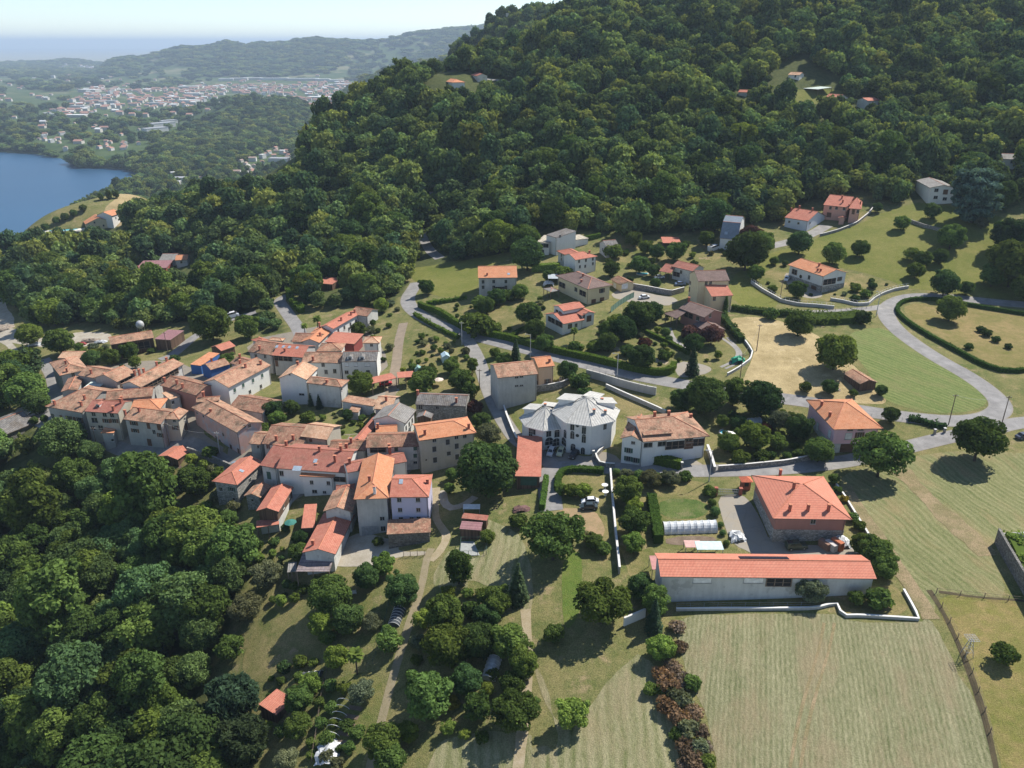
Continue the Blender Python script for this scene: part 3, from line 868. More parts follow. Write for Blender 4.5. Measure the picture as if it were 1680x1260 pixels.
def house(name, label, A, B, C=None, h=6.0, roof='gable', ax='x', pitch=20, R_=None, hips=(0, 0), wall='plaster', tile='old', over=0.55, gab=0.35,
          win=(), chim=(), cat='house', group=None, base=None, sky=(), lower=None, z0=None, rise=None, rim=None, depth=None, posts=False, wkind='w', ws=(1.0, 1.35), shut='b', auto=None, skew=1.0):
    ze = G(B[0], B[1], h)[2] if z0 is None else z0 + h               # the nearest eave corner, h above the ground
    zg = ze - h
    a, b = at_z(A[0], A[1], ze), at_z(B[0], B[1], ze)
    ab = b - a; Ln = np.hypot(ab[0], ab[1]); ux = ab / Ln
    pl = np.array([-ux[1], ux[0], 0])
    if C is not None:
        c = at_z(C[0], C[1], ze); w = float(np.dot(c - b, pl))
    elif R_ is not None:
        rr = rise or 1.6
        for _k in range(6):
            r_ = at_z(R_[0], R_[1], ze + rr); w = 2 * float(np.dot(r_ - b, pl)); rr = rise or abs(w) / 2 * math.tan(R(pitch))
    else:
        w = depth
    cen = (a + b) / 2 + pl * w / 2
    if w < 0:                                                        # outline given clockwise: turn it round
        if C is None: C2 = None
        a, b = b, a; ux = -ux; pl = -pl; w = -w
    ang = math.atan2(ux[1], ux[0])
    L, W = Ln, w
    if L < 1 or W < 1: print('BAD HOUSE', label, L, W)
    o = empty(name, (cen[0], cen[1], zg), label, cat, group, ang)
    swap = ax == 'y'
    l_, w_ = (W, L) if swap else (L, W)
    if rise is None: rise = (w_ / 2 if roof == 'gable' else w_ * (.34 if roof == 'shed' else 0)) * math.tan(R(pitch))
    if roof == 'gambrel': rise = w_ * .42
    xf = (lambda p: (-p[1], p[0], p[2] + h)) if swap else (lambda p: (p[0], p[1], p[2] + h))
    if roof == 'shed' and not swap: pass
    polys, R0, R1 = roof_polys(l_, w_, roof, rise, hips[0], hips[1], skew)
    th = 0.16
    mb, mats = make_roof(polys, th, roof_mat(tile), rim or M_TIMB, xf)
    ro = mb.build('roof', mats, o)
    # walls under the roof
    ge = over if True else gab
    ia = (over if hips[0] or roof != 'gable' else gab); ib = (over if hips[1] or roof != 'gable' else gab)
    x0, x1, y0, y1 = -l_ / 2 + ia, l_ / 2 - ib, -w_ / 2 + over, w_ / 2 - over
    def top(x, y):
        if roof == 'gable':
            z = rise * (1 - abs(y) / (w_ / 2))
            if hips[0]: z = min(z, rise * (x + l_ / 2) / min(w_ / 2 * skew, l_ / 2 * .96))
            if hips[1]: z = min(z, rise * (l_ / 2 - x) / min(w_ / 2 * skew, l_ / 2 * .96))
            return z - th + .02
        if roof == 'shed': return rise * (y + w_ / 2) / w_ - th + .02
        if roof == 'gambrel':
            k = w_ / 2 * .55; q = abs(y)
            return (rise * .78 + (rise - rise * .78) * (1 - q / k) if q < k else rise * .78 * (w_ / 2 - q) / (w_ / 2 - k)) - th + .02
        return -th + .02
    cs = [(cen[0] + sx * L / 2 * ux[0] + sy * W / 2 * pl[0], cen[1] + sx * L / 2 * ux[1] + sy * W / 2 * pl[1]) for sx in (-1, 1) for sy in (-1, 1)]
    zb = min(Hs(*q) for q in cs) - zg - .5
    zb = min(zb, -.3)
    wm = MB(); faces = []
    def side(pts):                                                   # pts: bottom run then the top run back
        P = [Vector(xf((x, y, 0)))for x, y in pts]
        tp = [(x, y, top(x, y)) for x, y in pts]
        bot = [(*xf((x, y, 0))[:2], zb) for x, y in (pts[0], pts[-1])]
        tops = [xf(q) for q in reversed(tp)]
        if not posts: wm.face(bot + tops, 0)
        n = Vector((bot[1][0] - bot[0][0], bot[1][1] - bot[0][1], 0)).cross(Vector((0, 0, 1))).normalized()
        faces.append((Vector(bot[0]), n, Vector(bot[1]), max(q[2] for q in tops)))
    side([(x0, y0), (x1, y0)]); side([(x1, y1), (x0, y1)])
    my = [(y0), 0, (y1)] if roof == 'gable' else ([y0, -w_ / 2 * .55, 0, w_ / 2 * .55, y1] if roof == 'gambrel' else [y0, y1])
    side([(x1, y) for y in my]); side([(x0, y) for y in reversed(my)])
    if posts:
        pm = MB()
        for sx in (0, .5, 1):
            for yy in (y0, y1):
                xx = x0 + (x1 - x0) * sx
                q = xf((xx, yy, top(xx, yy))); pm.box(q[0] - .1, q[0] + .1, q[1] - .1, q[1] + .1, zb, q[2])
        pm.build('posts', M_TIMB, o)
    else:
        wo = wm.build('wall', wall_mat(wall), o)
        if lower:                                                   # a plinth of another material, a little proud
            lm = MB(); lh, lw = lower
            q = [xf((x0 - .05, y0 - .05, 0)), xf((x1 + .05, y1 + .05, 0))]
            lm.box(min(q[0][0], q[1][0]), max(q[0][0], q[1][0]), min(q[0][1], q[1][1]), max(q[0][1], q[1][1]), zb, lh)
            lm.build('plinth', wall_mat(lw) if isinstance(lw, str) else lw, o)
    if h > 4 and not posts and roof in ('gable', 'shed'):               # gutter and downpipe along the front eave
        gm = MB(); e0, e1 = Vector(xf((-l_ / 2 + .05, -w_ / 2, 0))), Vector(xf((l_ / 2 - .05, -w_ / 2, 0))); dz = Vector((0, 0, -.12))
        gm.tube(e0 + dz, e1 + dz, .075, .075, 5)
        q = Vector(xf((x1 - .25, y0 - .07, 0))); e2 = Vector(xf((x1 - .25, -w_ / 2, -.14)))
        gm.tube(e2, (q.x, q.y, h - .75), .05, .05, 5); gm.tube((q.x, q.y, h - .75), (q.x, q.y, zb + .3), .05, .05, 5)
        gm.build('gutter', m_plain('copper_gutter', (.10, .065, .05), .6), o)
    # world <-> local
    ca, sa = math.cos(ang), math.sin(ang)
    def loc_ray(px, py):
        d = ray(px, py); s = np.array([0, 0, CAM_Z]) - np.array([cen[0], cen[1], zg])
        f = lambda q: Vector((q[0] * ca + q[1] * sa, -q[0] * sa + q[1] * ca, q[2]))
        return f(s), f(d)
    S, _ = loc_ray(0, 0)
    for wsp in win:
        px, py = wsp[0], wsp[1]; kd = wsp[2] if len(wsp) > 2 else wkind
        ww, hh = (wsp[3], wsp[4]) if len(wsp) > 4 else {'d': (1.1, 2.1), 'g': (2.8, 2.3), 'o': (.8, .8), 'l': (3.0, 1.8)}.get(kd, ws)
        S, D = loc_ray(px, py); best = None
        for q0, n, q1, zt in faces:
            dn = D.dot(n)
            if dn >= -1e-6: continue
            t = (q0 - S).dot(n) / dn
            p = S + D * t
            e = (q1 - q0); s = (p - q0).dot(e.normalized()); s = max(-99, s)
            bad = max(0, ww * .5 - s, s - e.length + ww * .5) + max(0, p.z - zt, zb - p.z)
            if best is None or bad < best[0]: best = (bad, p, n, q0, e, s, zt)
        if best is None or best[0] > 3.0: continue
        _, p, n, q0, e, s, zt = best
        s = min(max(s, ww * .5 + .15), e.length - ww * .5 - .15)
        pz = min(p.z, zt - hh / 2 - .25 - (0 if roof != 'gable' else 0))
        p = Vector((q0.x, q0.y, 0)) + Vector((e.x, e.y, 0)).normalized() * s; p.z = pz
        pr = p + n * (.052 if lower and pz < lower[0] else 0)
        put_window(o, pr, n, kd, ww, hh, wsp[5] if len(wsp) > 5 else shut)
    if auto:                                                        # (face, columns, rows, sill heights)
        for fi, nc, zs in auto:
            q0, n, q1, zt = faces[fi]
            e = Vector((q1.x - q0.x, q1.y - q0.y, 0))
            for z in zs:
                for k in range(nc):
                    p = Vector((q0.x, q0.y, z)) + e * ((k + .5) / nc)
                    put_window(o, p, n, wkind, ws[0], ws[1], shut)
    tp = []
    for pg in polys:
        P = [Vector(xf(p)) for p in pg]; n = (P[1] - P[0]).cross(P[2] - P[0]).normalized()
        if n.z < 0: n = -n
        tp.append((P, n))
    def on_roof(px, py):
        S, D = loc_ray(px, py); best = None
        for P, n in tp:
            dn = D.dot(n)
            if abs(dn) < 1e-6: continue
            p = S + D * ((P[0] - S).dot(n) / dn)
            poly = [(q.x, q.y) for q in P]
            dd = 0 if bool(in_poly(np.array([p.x]), np.array([p.y]), poly)[0]) else float(dist_poly(np.array([p.x]), np.array([p.y]), poly)[0])
            if best is None or dd < best[0]: best = (dd, p, n)
        on_roof.d = best[0]
        return best[1], best[2]
    for cdef in chim:
        p, n = on_roof(cdef[0], cdef[1])
        if on_roof.d > 1.2: continue
        hh = cdef[2] if len(cdef) > 2 else 1.1
        c = link('chimney', chimney_mesh(hh, cdef[3] if len(cdef) > 3 else M_BRICK), ro); c.location = p; c.rotation_euler = (0, 0, 0)
    for sdef in sky:
        p, n = on_roof(sdef[0], sdef[1])
        v = (Vector((0, 0, 1)) - n * n.z).normalized(); u = v.cross(n)
        m = MB(); a, b = (sdef[2], sdef[3]) if len(sdef) > 3 else (.45, .6)
        c8 = [p + u * x * a + v * y * b + n * z for z in (.0, .1) for x, y in ((-1, -1), (1, -1), (1, 1), (-1, 1))]
        bI = [(4, 5, 6, 7), (0, 1, 5, 4), (1, 2, 6, 5), (2, 3, 7, 6), (3, 0, 4, 7)]
        for q in bI: m.face([c8[i] for i in q], 0 if q == (4, 5, 6, 7) else 1)
        m.build('skylight', [m_plain('skylight_glass', (0.30, 0.36, 0.42), 0.15), M_STEEL], ro)
    FOOT.append((cen[0], cen[1], ang, L / 2 + 1.0, W / 2 + 1.0)); FZ[(cen[0], cen[1])] = zg
    CLEAR.append(('rect', (cen[0], cen[1], ang, L / 2 + 2.0, W / 2 + 2.0), 0))
    return o, ro, dict(zg=zg, cen=cen, L=L, W=W, ang=ang, on_roof=on_roof, faces=faces, loc_ray=loc_ray, zb=zb)
# ---------------------------------------------------------------- trees: crowns of many leaf sprays round lumpy cores
def leaf_mesh(name, C, Nn, S, tint, mats, extra=None, aspect=1.0, seed=0, droop=0.0):
    """one quad per spray: centres C, facing Nn, size S"""
    r = np.random.default_rng(seed)
    n = len(C)
    t = r.normal(size=(n, 3)); t -= Nn * (t * Nn).sum(1)[:, None]; t /= np.linalg.norm(t, axis=1)[:, None] + 1e-9
    b = np.cross(Nn, t)
    S2 = S[:, None]
    q = [C - t * S2 * aspect - b * S2 * .35, C - b * S2 * .75 * 1.0 + t * S2 * .2, C + t * S2 * aspect + b * S2 * .3, C + b * S2 * .75 - t * S2 * .15]
    V = np.stack(q, 1).reshape(-1, 3)
    V += r.normal(size=V.shape) * S.repeat(4)[:, None] * .12
    F = np.arange(4 * n).reshape(n, 4)
    v0 = 0; VV = [V]; FF = [tuple(f) for f in F.tolist()]; mi = [0] * n; ti = list(tint)
    off = 4 * n
    for (ev, ef, em, et) in (extra or []):
        VV.append(np.asarray(ev, float)); FF += [tuple(i + off for i in f) for f in ef]; mi += [em] * len(ef); ti += [et] * len(ef); off += len(ev)
    V = np.concatenate(VV)
    me = bpy.data.meshes.new(name)
    me.from_pydata(V.tolist(), [], FF)
    for m in mats: me.materials.append(m)
    me.polygons.foreach_set('material_index', mi)
    a = me.attributes.new('tint', 'FLOAT', 'FACE'); a.data.foreach_set('value', [float(x) for x in ti])
    me.update()
    return me
def ico(c, rad, seed, sub=1, lump=.18):
    import bmesh
    bm = bmesh.new(); bmesh.ops.create_icosphere(bm, subdivisions=sub, radius=1.0)
    r = np.random.default_rng(seed)
    V = np.array([v.co[:] for v in bm.verts]); V *= (1 + r.normal(size=len(V)) * lump * .6)[:, None]
    F = [tuple(v.index for v in f.verts) for f in bm.faces]; bm.free()
    return V * np.asarray(rad) + np.asarray(c), F
def sph(n, r):
    d = r.normal(size=(n, 3)); return d / np.linalg.norm(d, axis=1)[:, None]
def blob_crown(name, blobs, n, size, mats, seed, up=.25, core=.80, jit=.55, inner=.0, squash=1.0, aspect=1.0, coretint=.25):
    """blobs: (centre, radii); sprays sit on their outsides, thinner below"""
    r = np.random.default_rng(seed)
    B = np.array([b[0] for b in blobs], float); Rr = np.array([b[1] if np.ndim(b[1]) else (b[1],) * 3 for b in blobs], float)
    area = (Rr[:, 0] * Rr[:, 1] + Rr[:, 0] * Rr[:, 2]); w = area / area.sum()
    k = r.choice(len(B), size=int(n * 1.9), p=w)
    d = sph(len(k), r); d[:, 2] = np.where((d[:, 2] < -.25) & (r.random(len(k)) < .7), -d[:, 2], d[:, 2])
    rad = 1.0 - inner * r.random(len(k)) + r.normal(size=len(k)) * .07
    P = B[k] + d * Rr[k] * rad[:, None]
    ok = np.ones(len(k), bool)
    for j in range(len(B)):
        q = (((P - B[j]) / (Rr[j] * .80)) ** 2).sum(1)
        ok &= ~((q < 1) & (k != j))
    P, k, d = P[ok][:n], k[ok][:n], d[ok][:n]
    N = d / Rr[k]; N /= np.linalg.norm(N, axis=1)[:, None]
    N = N + r.normal(size=N.shape) * jit + np.array([0, 0, up]); N /= np.linalg.norm(N, axis=1)[:, None]
    bt = r.random(len(B)); tint = np.clip(.5 + (bt[k] - .5) * .45 + r.normal(size=len(k)) * .17 , 0, 1)
    S = size * (.6 + .8 * r.random(len(k)))
    ex = []
    for j in range(len(B)):
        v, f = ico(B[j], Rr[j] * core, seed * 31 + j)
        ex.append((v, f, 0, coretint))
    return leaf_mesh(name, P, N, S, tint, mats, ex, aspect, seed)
def trunk_mb(h, r0, limbs, seed, m=0):
    r = random.Random(seed); mb = MB()
    p = Vector((0, 0, -.06)); q = p; rr = r0
    for i in range(3):
        q = Vector((r.uniform(-.02, .02) * (i + 1), r.uniform(-.02, .02) * (i + 1), h * (i + 1) / 3))
        mb.tube(p, q, rr, rr * .84, 7, m, False); p = q; rr *= .84
    for e in limbs:
        e = Vector(e); mid = p.lerp(e, .5) + Vector((0, 0, -.03))
        mb.tube(p, mid, rr * .62, rr * .42, 5, m, False); mb.tube(mid, e, rr * .42, rr * .16, 5, m, False)
    return mb
# unit crowns: width 1, ground at z = 0; H gives the height and C the height of the crown's middle
SPEC = {}
def make_kind(key, name, leaf, n_var, gen):
    vs = []
    for i in range(n_var):
        crown, trunk, hh, cc = gen(i)
        vs.append((crown, trunk, hh, cc))
    SPEC[key] = (name, vs, leaf)
def broad(leaf, n=1500, size=.052, hr=1.05, nb=16, trunk_h=.22, spread=1.0, seed0=0, flat=1.0, jit=.55, core=.8, low=.09, inner=0.0, aspect=1.0, rb=(.15, .24)):
    def gen(i, n=int(n * 2.1) if n > 650 else n, size=size * (.70 if n > 650 else 1)):
        r = random.Random(seed0 * 97 + i * 13 + 5)
        bl = []
        cz = low + (hr - low) * .48; rz = (hr - low) * .5
        for k in range(nb):
            g = k * 2.399963 + r.random(); u = 1 - 2 * (k + .5) / nb
            s = math.sqrt(max(0, 1 - u * u)); rad = r.uniform(*rb)
            c = (math.cos(g) * s * (.5 - rad * .9) * spread, math.sin(g) * s * (.5 - rad * .9) * spread, cz + u * (rz - rad * .8 * flat))
            bl.append((c, (rad * r.uniform(.9, 1.25), rad * r.uniform(.9, 1.25), rad * flat * r.uniform(.75, 1.0))))
        if nb > 9:                                                  # a lopsided habit with a few boughs reaching out
            sx, sy, an = r.uniform(.86, 1.14), r.uniform(.86, 1.14), r.uniform(0, 6.28)
            for _q in range(4):
                a_ = r.uniform(0, 6.28); rad = r.uniform(.07, .13); rr_ = r.uniform(.36, .46); bl.append(((math.cos(a_) * rr_, math.sin(a_) * rr_, cz + r.uniform(-.3, .75) * rz), (rad * 1.3, rad * 1.1, rad)))
            bl = [((c[0] * sx + .05 * math.cos(an) * (c[2] - cz), c[1] * sy + .05 * math.sin(an) * (c[2] - cz), c[2]), q_) for c, q_ in bl]
        bl.append(((0, 0, cz), (.25, .25, rz * .64)))
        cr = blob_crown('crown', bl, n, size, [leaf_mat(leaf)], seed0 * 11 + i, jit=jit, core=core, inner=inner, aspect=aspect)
        lim = [bl[k][0] for k in range(2, nb, max(1, nb // 5))]
        tr = trunk_mb(trunk_h + .08, .032, lim, i).mesh('trunk', M_BARK)
        return cr, tr, hr, cz
    return gen
def conifer(leaf, n=1500, hr=1.9, seed0=0, layers=15, size=.05, wavy=.15, droop=.35, pw=.9):
    def gen(i):
        r = np.random.default_rng(seed0 * 7 + i)
        P, N, S, T = [], [], [], []
        for k in range(layers):
            f = k / (layers - 1); z = hr * (.06 + .92 * f); rad = .5 * (1 - f) ** pw * (1 + wavy * (r.random() - .5)) + .02
            m = int(n * (rad * 2) / layers * 1.25) + 6
            nbr = 9; ph = r.random() * 6.28
            for q in range(m):
                b = r.integers(nbr); a = ph + b * 2 * PI / nbr + r.normal() * .2; u = math.sqrt(r.random())
                rr = rad * u
                P.append((math.cos(a) * rr, math.sin(a) * rr, z - droop * rr * (.6 + .4 * u) + r.normal() * .015)); N.append((math.cos(a) * .55, math.sin(a) * .55, .85 + r.normal() * .2))
                S.append(size * (.6 + .8 * r.random())); T.append(np.clip(.25 + .45 * u + r.normal() * .15, 0, 1))
        P, N = np.array(P), np.array(N); N += r.normal(size=N.shape) * .3; N /= np.linalg.norm(N, axis=1)[:, None]
        ex = []
        m = MB()
        for k in range(5):
            f = k / 5; m.tube((0, 0, hr * (.05 + .9 * f)), (0, 0, hr * (.05 + .9 * (f + .25))), .5 * (1 - f) ** pw * .62, .02, 9, 0, False)
        ex.append((m.v, m.f, 0, .05))
        cr = leaf_mesh('crown', P, N, np.array(S), T, [leaf_mat(leaf)], ex, 1.5, seed0 + i)
        tr = MB().tube((0, 0, -.06), (0, 0, hr * .9), .035, .008, 7, 0, False).mesh('trunk', M_BARK)
        return cr, tr, hr, hr * .42
    return gen
def palm(i):
    r = np.random.default_rng(5 + i); P = MB(); tint = []
    hr = 1.5
    for k in range(34):
        a = k * 2.4; el = 1.1 - 1.5 * (k / 34); L = .5
        p = np.array([0, 0, hr - .15]); d = np.array([math.cos(a) * math.cos(el), math.sin(a) * math.cos(el), math.sin(el)])
        sd = np.array([-math.sin(a), math.cos(a), 0])
        for s in range(4):
            q = p + d * L / 4; w0, w1 = (.02, .10, .15, .10)[s], (.10, .15, .10, .01)[s]
            P.face([p - sd * w0, q - sd * w1, q + sd * w1 + np.array([0, 0, .0]), p + sd * w0]); tint.append(.35 + .5 * r.random())
            p = q; d = d + np.array([0, 0, -.33]); d /= np.linalg.norm(d)
    me = P.mesh('crown', leaf_mat('green')); a = me.attributes.new('tint', 'FLOAT', 'FACE'); a.data.foreach_set('value', tint)
    tr = MB().tube((0, 0, -.05), (0, 0, hr - .1), .05, .04, 8, 0, False).mesh('trunk', M_BARK)
    return me, tr, hr, hr - .2
def bush(leaf, n=520, size=.075, hr=.75, seed0=0, nb=8, jit=.6):
    g = broad(leaf, n, size, hr, nb, .05, 1.0, seed0, .9, jit, .78, .0, 0, 1, (.20, .30))
    return g
def cypress(leaf, hr=3.0, n=900, seed0=0):
    def gen(i):
        bl = [((0, 0, hr * (.1 + .8 * k / 7)), (.44 * (1 - .75 * abs(k / 7 - .35) ** 1.3 * 1.2), .44 * (1 - .75 * abs(k / 7 - .35) ** 1.3 * 1.2), hr * .12)) for k in range(8)]
        cr = blob_crown('crown', bl, n, .10, [leaf_mat(leaf)], seed0 + i, up=.5, jit=.4, core=.85)
        tr = MB().tube((0, 0, -.1), (0, 0, hr * .3), .08, .05, 6, 0, False).mesh('trunk', M_BARK)
        return cr, tr, hr, hr * .5
    return gen
make_kind('round', 'broadleaf_tree', 'green', 6, broad('green', 1700, .046, 1.0, 17, .2, seed0=1))
make_kind('dark', 'broadleaf_tree', 'deep', 5, broad('deep', 1900, .042, 1.0, 18, .2, seed0=2, jit=.5))
make_kind('bright', 'broadleaf_tree', 'bright', 3, broad('bright', 1500, .048, .98, 15, .18, seed0=3))
make_kind('tall', 'broadleaf_tree', 'green', 5, broad('green', 1700, .048, 1.45, 19, .25, seed0=4, low=.08))
make_kind('walnut', 'walnut_tree', 'green', 3, broad('green', 2000, .040, .92, 20, .30, seed0=5, low=.20, core=.62, jit=.65, rb=(.12, .2), flat=.75))
make_kind('locust', 'locust_tree', 'locust', 4, broad('locust', 2300, .033, 1.05, 19, .2, seed0=6, low=.1, core=.78, jit=.8, inner=.18, rb=(.14, .24), aspect=1.2))
make_kind('olive', 'olive_tree', 'grey', 3, broad('grey', 1700, .034, .92, 15, .15, seed0=7, low=.1, jit=.9, inner=.15, core=.7))
make_kind('fruit', 'fruit_tree', 'green', 3, broad('green', 700, .066, .92, 11, .22, seed0=8, low=.1, core=.6, jit=.7, rb=(.16, .24)))
make_kind('lime', 'young_tree', 'lime', 2, broad('lime', 900, .055, 1.05, 12, .15, seed0=9, low=.1))
make_kind('plum', 'red_leaved_tree', 'red', 2, broad('red', 1100, .05, .95, 13, .2, seed0=10, low=.15))
make_kind('spruce', 'conifer_tree', 'pine', 3, conifer('pine', 1700, 1.9, 1))
make_kind('cedar', 'cedar_tree', 'blue', 2, broad('blue', 2900, .036, 1.25, 34, .3, seed0=13, low=.04, jit=.8, flat=.38, aspect=1.9, rb=(.12, .2), core=.7))
make_kind('pine', 'pine_tree', 'pine', 2, broad('pine', 2000, .044, 1.15, 20, .3, seed0=12, low=.1, jit=.9, aspect=1.9, rb=(.12, .22)))
make_kind('cypress', 'cypress_tree', 'deep', 2, cypress('deep', 3.2))
make_kind('palm', 'palm_tree', 'green', 1, palm)
make_kind('bush', 'shrub', 'green', 3, bush('green', seed0=21))
make_kind('darkbush', 'shrub', 'deep', 2, bush('deep', seed0=22))
make_kind('yellowbush', 'shrub', 'yellow', 2, bush('yellow', seed0=23))
make_kind('greybush', 'shrub', 'grey', 2, bush('grey', seed0=24, jit=.8))
make_kind('redbush', 'shrub', 'red', 2, bush('red', seed0=25))
make_kind('deadbush', 'dry_shrub', 'dead', 3, bush('dead', 420, .07, .6, 26, 8, 1.0))
make_kind('twigbush', 'dry_shrub', 'twig', 2, bush('twig', 420, .06, .55, 27, 8, 1.2))
make_kind('topiary', 'clipped_shrub', 'deep', 1, lambda i: (blob_crown('crown', [((0, 0, .45), (.5, .5, .47))], 900, .05, [leaf_mat('deep')], 77, jit=.25, core=.93), MB().tube((0, 0, -.1), (0, 0, .2), .05, .05, 5).mesh('trunk', M_BARK), .92, .45))
for q in ('far0', 'far1', 'far2', 'far3'):
    k = int(q[3])
    if k < 3: make_kind(q, 'broadleaf_tree', 'far', 1, broad(('far', 'farlight', 'fardeep')[k], 640, .066, 1.0 + .12 * k, 11, .2, seed0=30 + k, low=.1, rb=(.2, .3)))
    else: make_kind(q, 'conifer_tree', 'pine', 1, conifer('pine', 380, 1.9, 40, 9, .09))
TREES = []
def tree_world(kind, x, y, w, label, cat='tree', group=None, var=None, stretch=1.0, rz=None, name=None):
    nm, vs, leaf = SPEC[kind]
    i = (len(TREES) if var is None else var) % len(vs)
    crown, trunk, hh, cc = vs[i]
    o = empty(name or nm, (x, y, Hs(x, y) - .05), label, cat, group, random.uniform(0, 6.28) if rz is None else rz)
    a = link('crown', crown, o); a.scale = (w, w, w * stretch)
    b = link('trunk', trunk, o); b.scale = (w, w, w * stretch)
    TREES.append((x, y, w))
    return o
def crown_pos(px, py, wpx, kind, stretch=1.0):
    nm, vs, leaf = SPEC[kind]; cc = vs[0][3]
    w = None; lift = 0
    for _ in range(4):
        p = G(px, py, lift); D = proj(p)[2]; w = wpx * D / F_PX; lift = cc * w * stretch
    return p[0], p[1], w
def tree(kind, px, py, wpx, label, cat=None, group=None, var=None, stretch=1.0):
    x, y, w = crown_pos(px, py, wpx, kind, stretch)
    c = cat or ('shrub' if SPEC[kind][0] in ('shrub', 'dry_shrub', 'clipped_shrub') else 'tree')
    return tree_world(kind, x, y, w, label, c, group, var, stretch)

def hedge(px, width, height, label, leaf='hedge', name='hedge', dens=9.0, seed=1, clipped=True, group=None, smooth=1):
    """a hedge along a line: dark core with leaf sprays on its faces"""
    P, s = path_px(px, smooth, .8)
    t, nn = normals2(P); z = H(P[:, 0], P[:, 1])
    r = np.random.default_rng(seed)
    lump = 0.085 if clipped else .28
    L = s[-1]; n = int((2 * height + width) * L * dens)
    per = 2 * height + width
    q = r.random(n) * L; u = r.random(n) * per
    i = np.clip(np.searchsorted(s, q) - 1, 0, len(s) - 2); f = (q - s[i]) / (s[i + 1] - s[i] + 1e-9)
    c = P[i] + (P[i + 1] - P[i]) * f[:, None]; zz = z[i] + (z[i + 1] - z[i]) * f; nv = nn[i]
    wob = 1 + lump * 2 * (fbm(q, u * .7, 1.7 if not clipped else 3.0, seed) - .5) * (2.2 if not clipped else 1)
    off = np.where(u < height, -width / 2, np.where(u > height + width, width / 2, u - height - width / 2)) * wob
    hz = np.where(u < height, u, np.where(u > height + width, per - u, height)) * wob
    C = np.c_[c + nv * off[:, None], zz + hz] + r.normal(size=(n, 3)) * (.05 if clipped else .15)
    top = (u >= height) & (u <= height + width)
    N = np.where(top[:, None], np.array([0, 0, 1.0]), np.c_[nv * np.sign(off)[:, None], np.full(n, .35)])
    N = N + r.normal(size=N.shape) * (.35 if clipped else .6); N /= np.linalg.norm(N, axis=1)[:, None]
    S = (.20 if clipped else .3) * (.6 + .8 * r.random(n)); T = np.clip(.5 + r.normal(size=n) * .16 + (fbm(q, u, 2.5, seed + 9) - .5) * .6, 0, 1)
    # core
    V, Fc = [], []
    a = width / 2 * .9; hh = height * .95
    for k in range(len(P)):
        for o_, h_ in ((-a, -.2), (-a, hh), (a, hh), (a, -.2)):
            V.append((*(P[k] + nn[k] * o_), z[k] + h_))
    for k in range(len(P) - 1):
        for e in range(3): Fc.append((4 * k + e, 4 * k + e + 1, 4 * k + 5 + e, 4 * k + 4 + e))
    Fc += [(0, 1, 2, 3), tuple(4 * (len(P) - 1) + e for e in (3, 2, 1, 0))]
    o0 = np.array([*P[len(P) // 2], z[len(P) // 2]])
    me = leaf_mesh('hedge', C - o0, N, S, T, [leaf_mat(leaf)], [((np.array(V) - o0), Fc, 0, .15)], 1.0, seed)
    o = link(name, me, None, o0)
    CLEAR.append(('line', P, width))
    return tag(o, label, 'hedge' if name == 'hedge' else name.replace('_', ' '), group)
def wall_line(name, px, thick, height, mat, label, cat='wall', cap=None, smooth=0, level=None, z_off=0.0, down=.6, posts=None, world=None, rail=None, group=None, coping=True):
    """a garden or retaining wall along a line; its coping is a part of it"""
    P, s = path_px(px, smooth, 2.0) if world is None else world
    t, nn = normals2(P); z = H(P[:, 0], P[:, 1]) + z_off
    zt = z + height if level is None else np.full(len(P), level)
    if level is None and len(zt) > 3:
        k = np.ones(3) / 3; zz = np.convolve(np.r_[zt[0], zt, zt[-1]], k, 'valid'); zt = zz
    o0 = (*P[len(P) // 2], z[len(P) // 2])
    o = empty(name, o0, label, cat, group)
    def band(wd, zlo, zhi, nm, m):
        mb = MB(); b = 0
        for k in range(len(P)):
            for of, zz in ((-wd / 2, zlo[k]), (-wd / 2, zhi[k]), (wd / 2, zhi[k]), (wd / 2, zlo[k])):
                q = P[k] + nn[k] * of; mb.v.append((q[0] - o0[0], q[1] - o0[1], zz - o0[2]))
        for k in range(len(P) - 1):
            for e in range(4): mb.f.append((4 * k + e, 4 * k + (e + 1) % 4, 4 * k + 4 + (e + 1) % 4, 4 * k + 4 + e)); mb.m.append(0)
        mb.f += [(0, 1, 2, 3), tuple(4 * (len(P) - 1) + e for e in (3, 2, 1, 0))]; mb.m += [0, 0]
        return mb.build(nm, m, o)
    band(thick, z - down, zt, 'wall_body', mat)
    if coping: band(thick + .10, zt + .002, zt + .09, 'coping', cap or mat)
    if rail:
        mb = MB(); hh, step, m, cross = rail
        k = 0; zc = zt + .09
        sp = np.arange(0, s[-1] + .01, step)
        for q in sp:
            x, y, zq = np.interp(q, s, P[:, 0]) - o0[0], np.interp(q, s, P[:, 1]) - o0[1], np.interp(q, s, zc) - o0[2]
            mb.box(x - .035, x + .035, y - .035, y + .035, zq, zq + hh)
        for c in cross:
            pts = [(P[i][0] - o0[0], P[i][1] - o0[1], zc[i] - o0[2] + hh * c) for i in range(len(P))]
            mb.poly(pts, .03, 4)
        mb.build('railing', m, o)
    CLEAR.append(('line', P, .8))
    return o
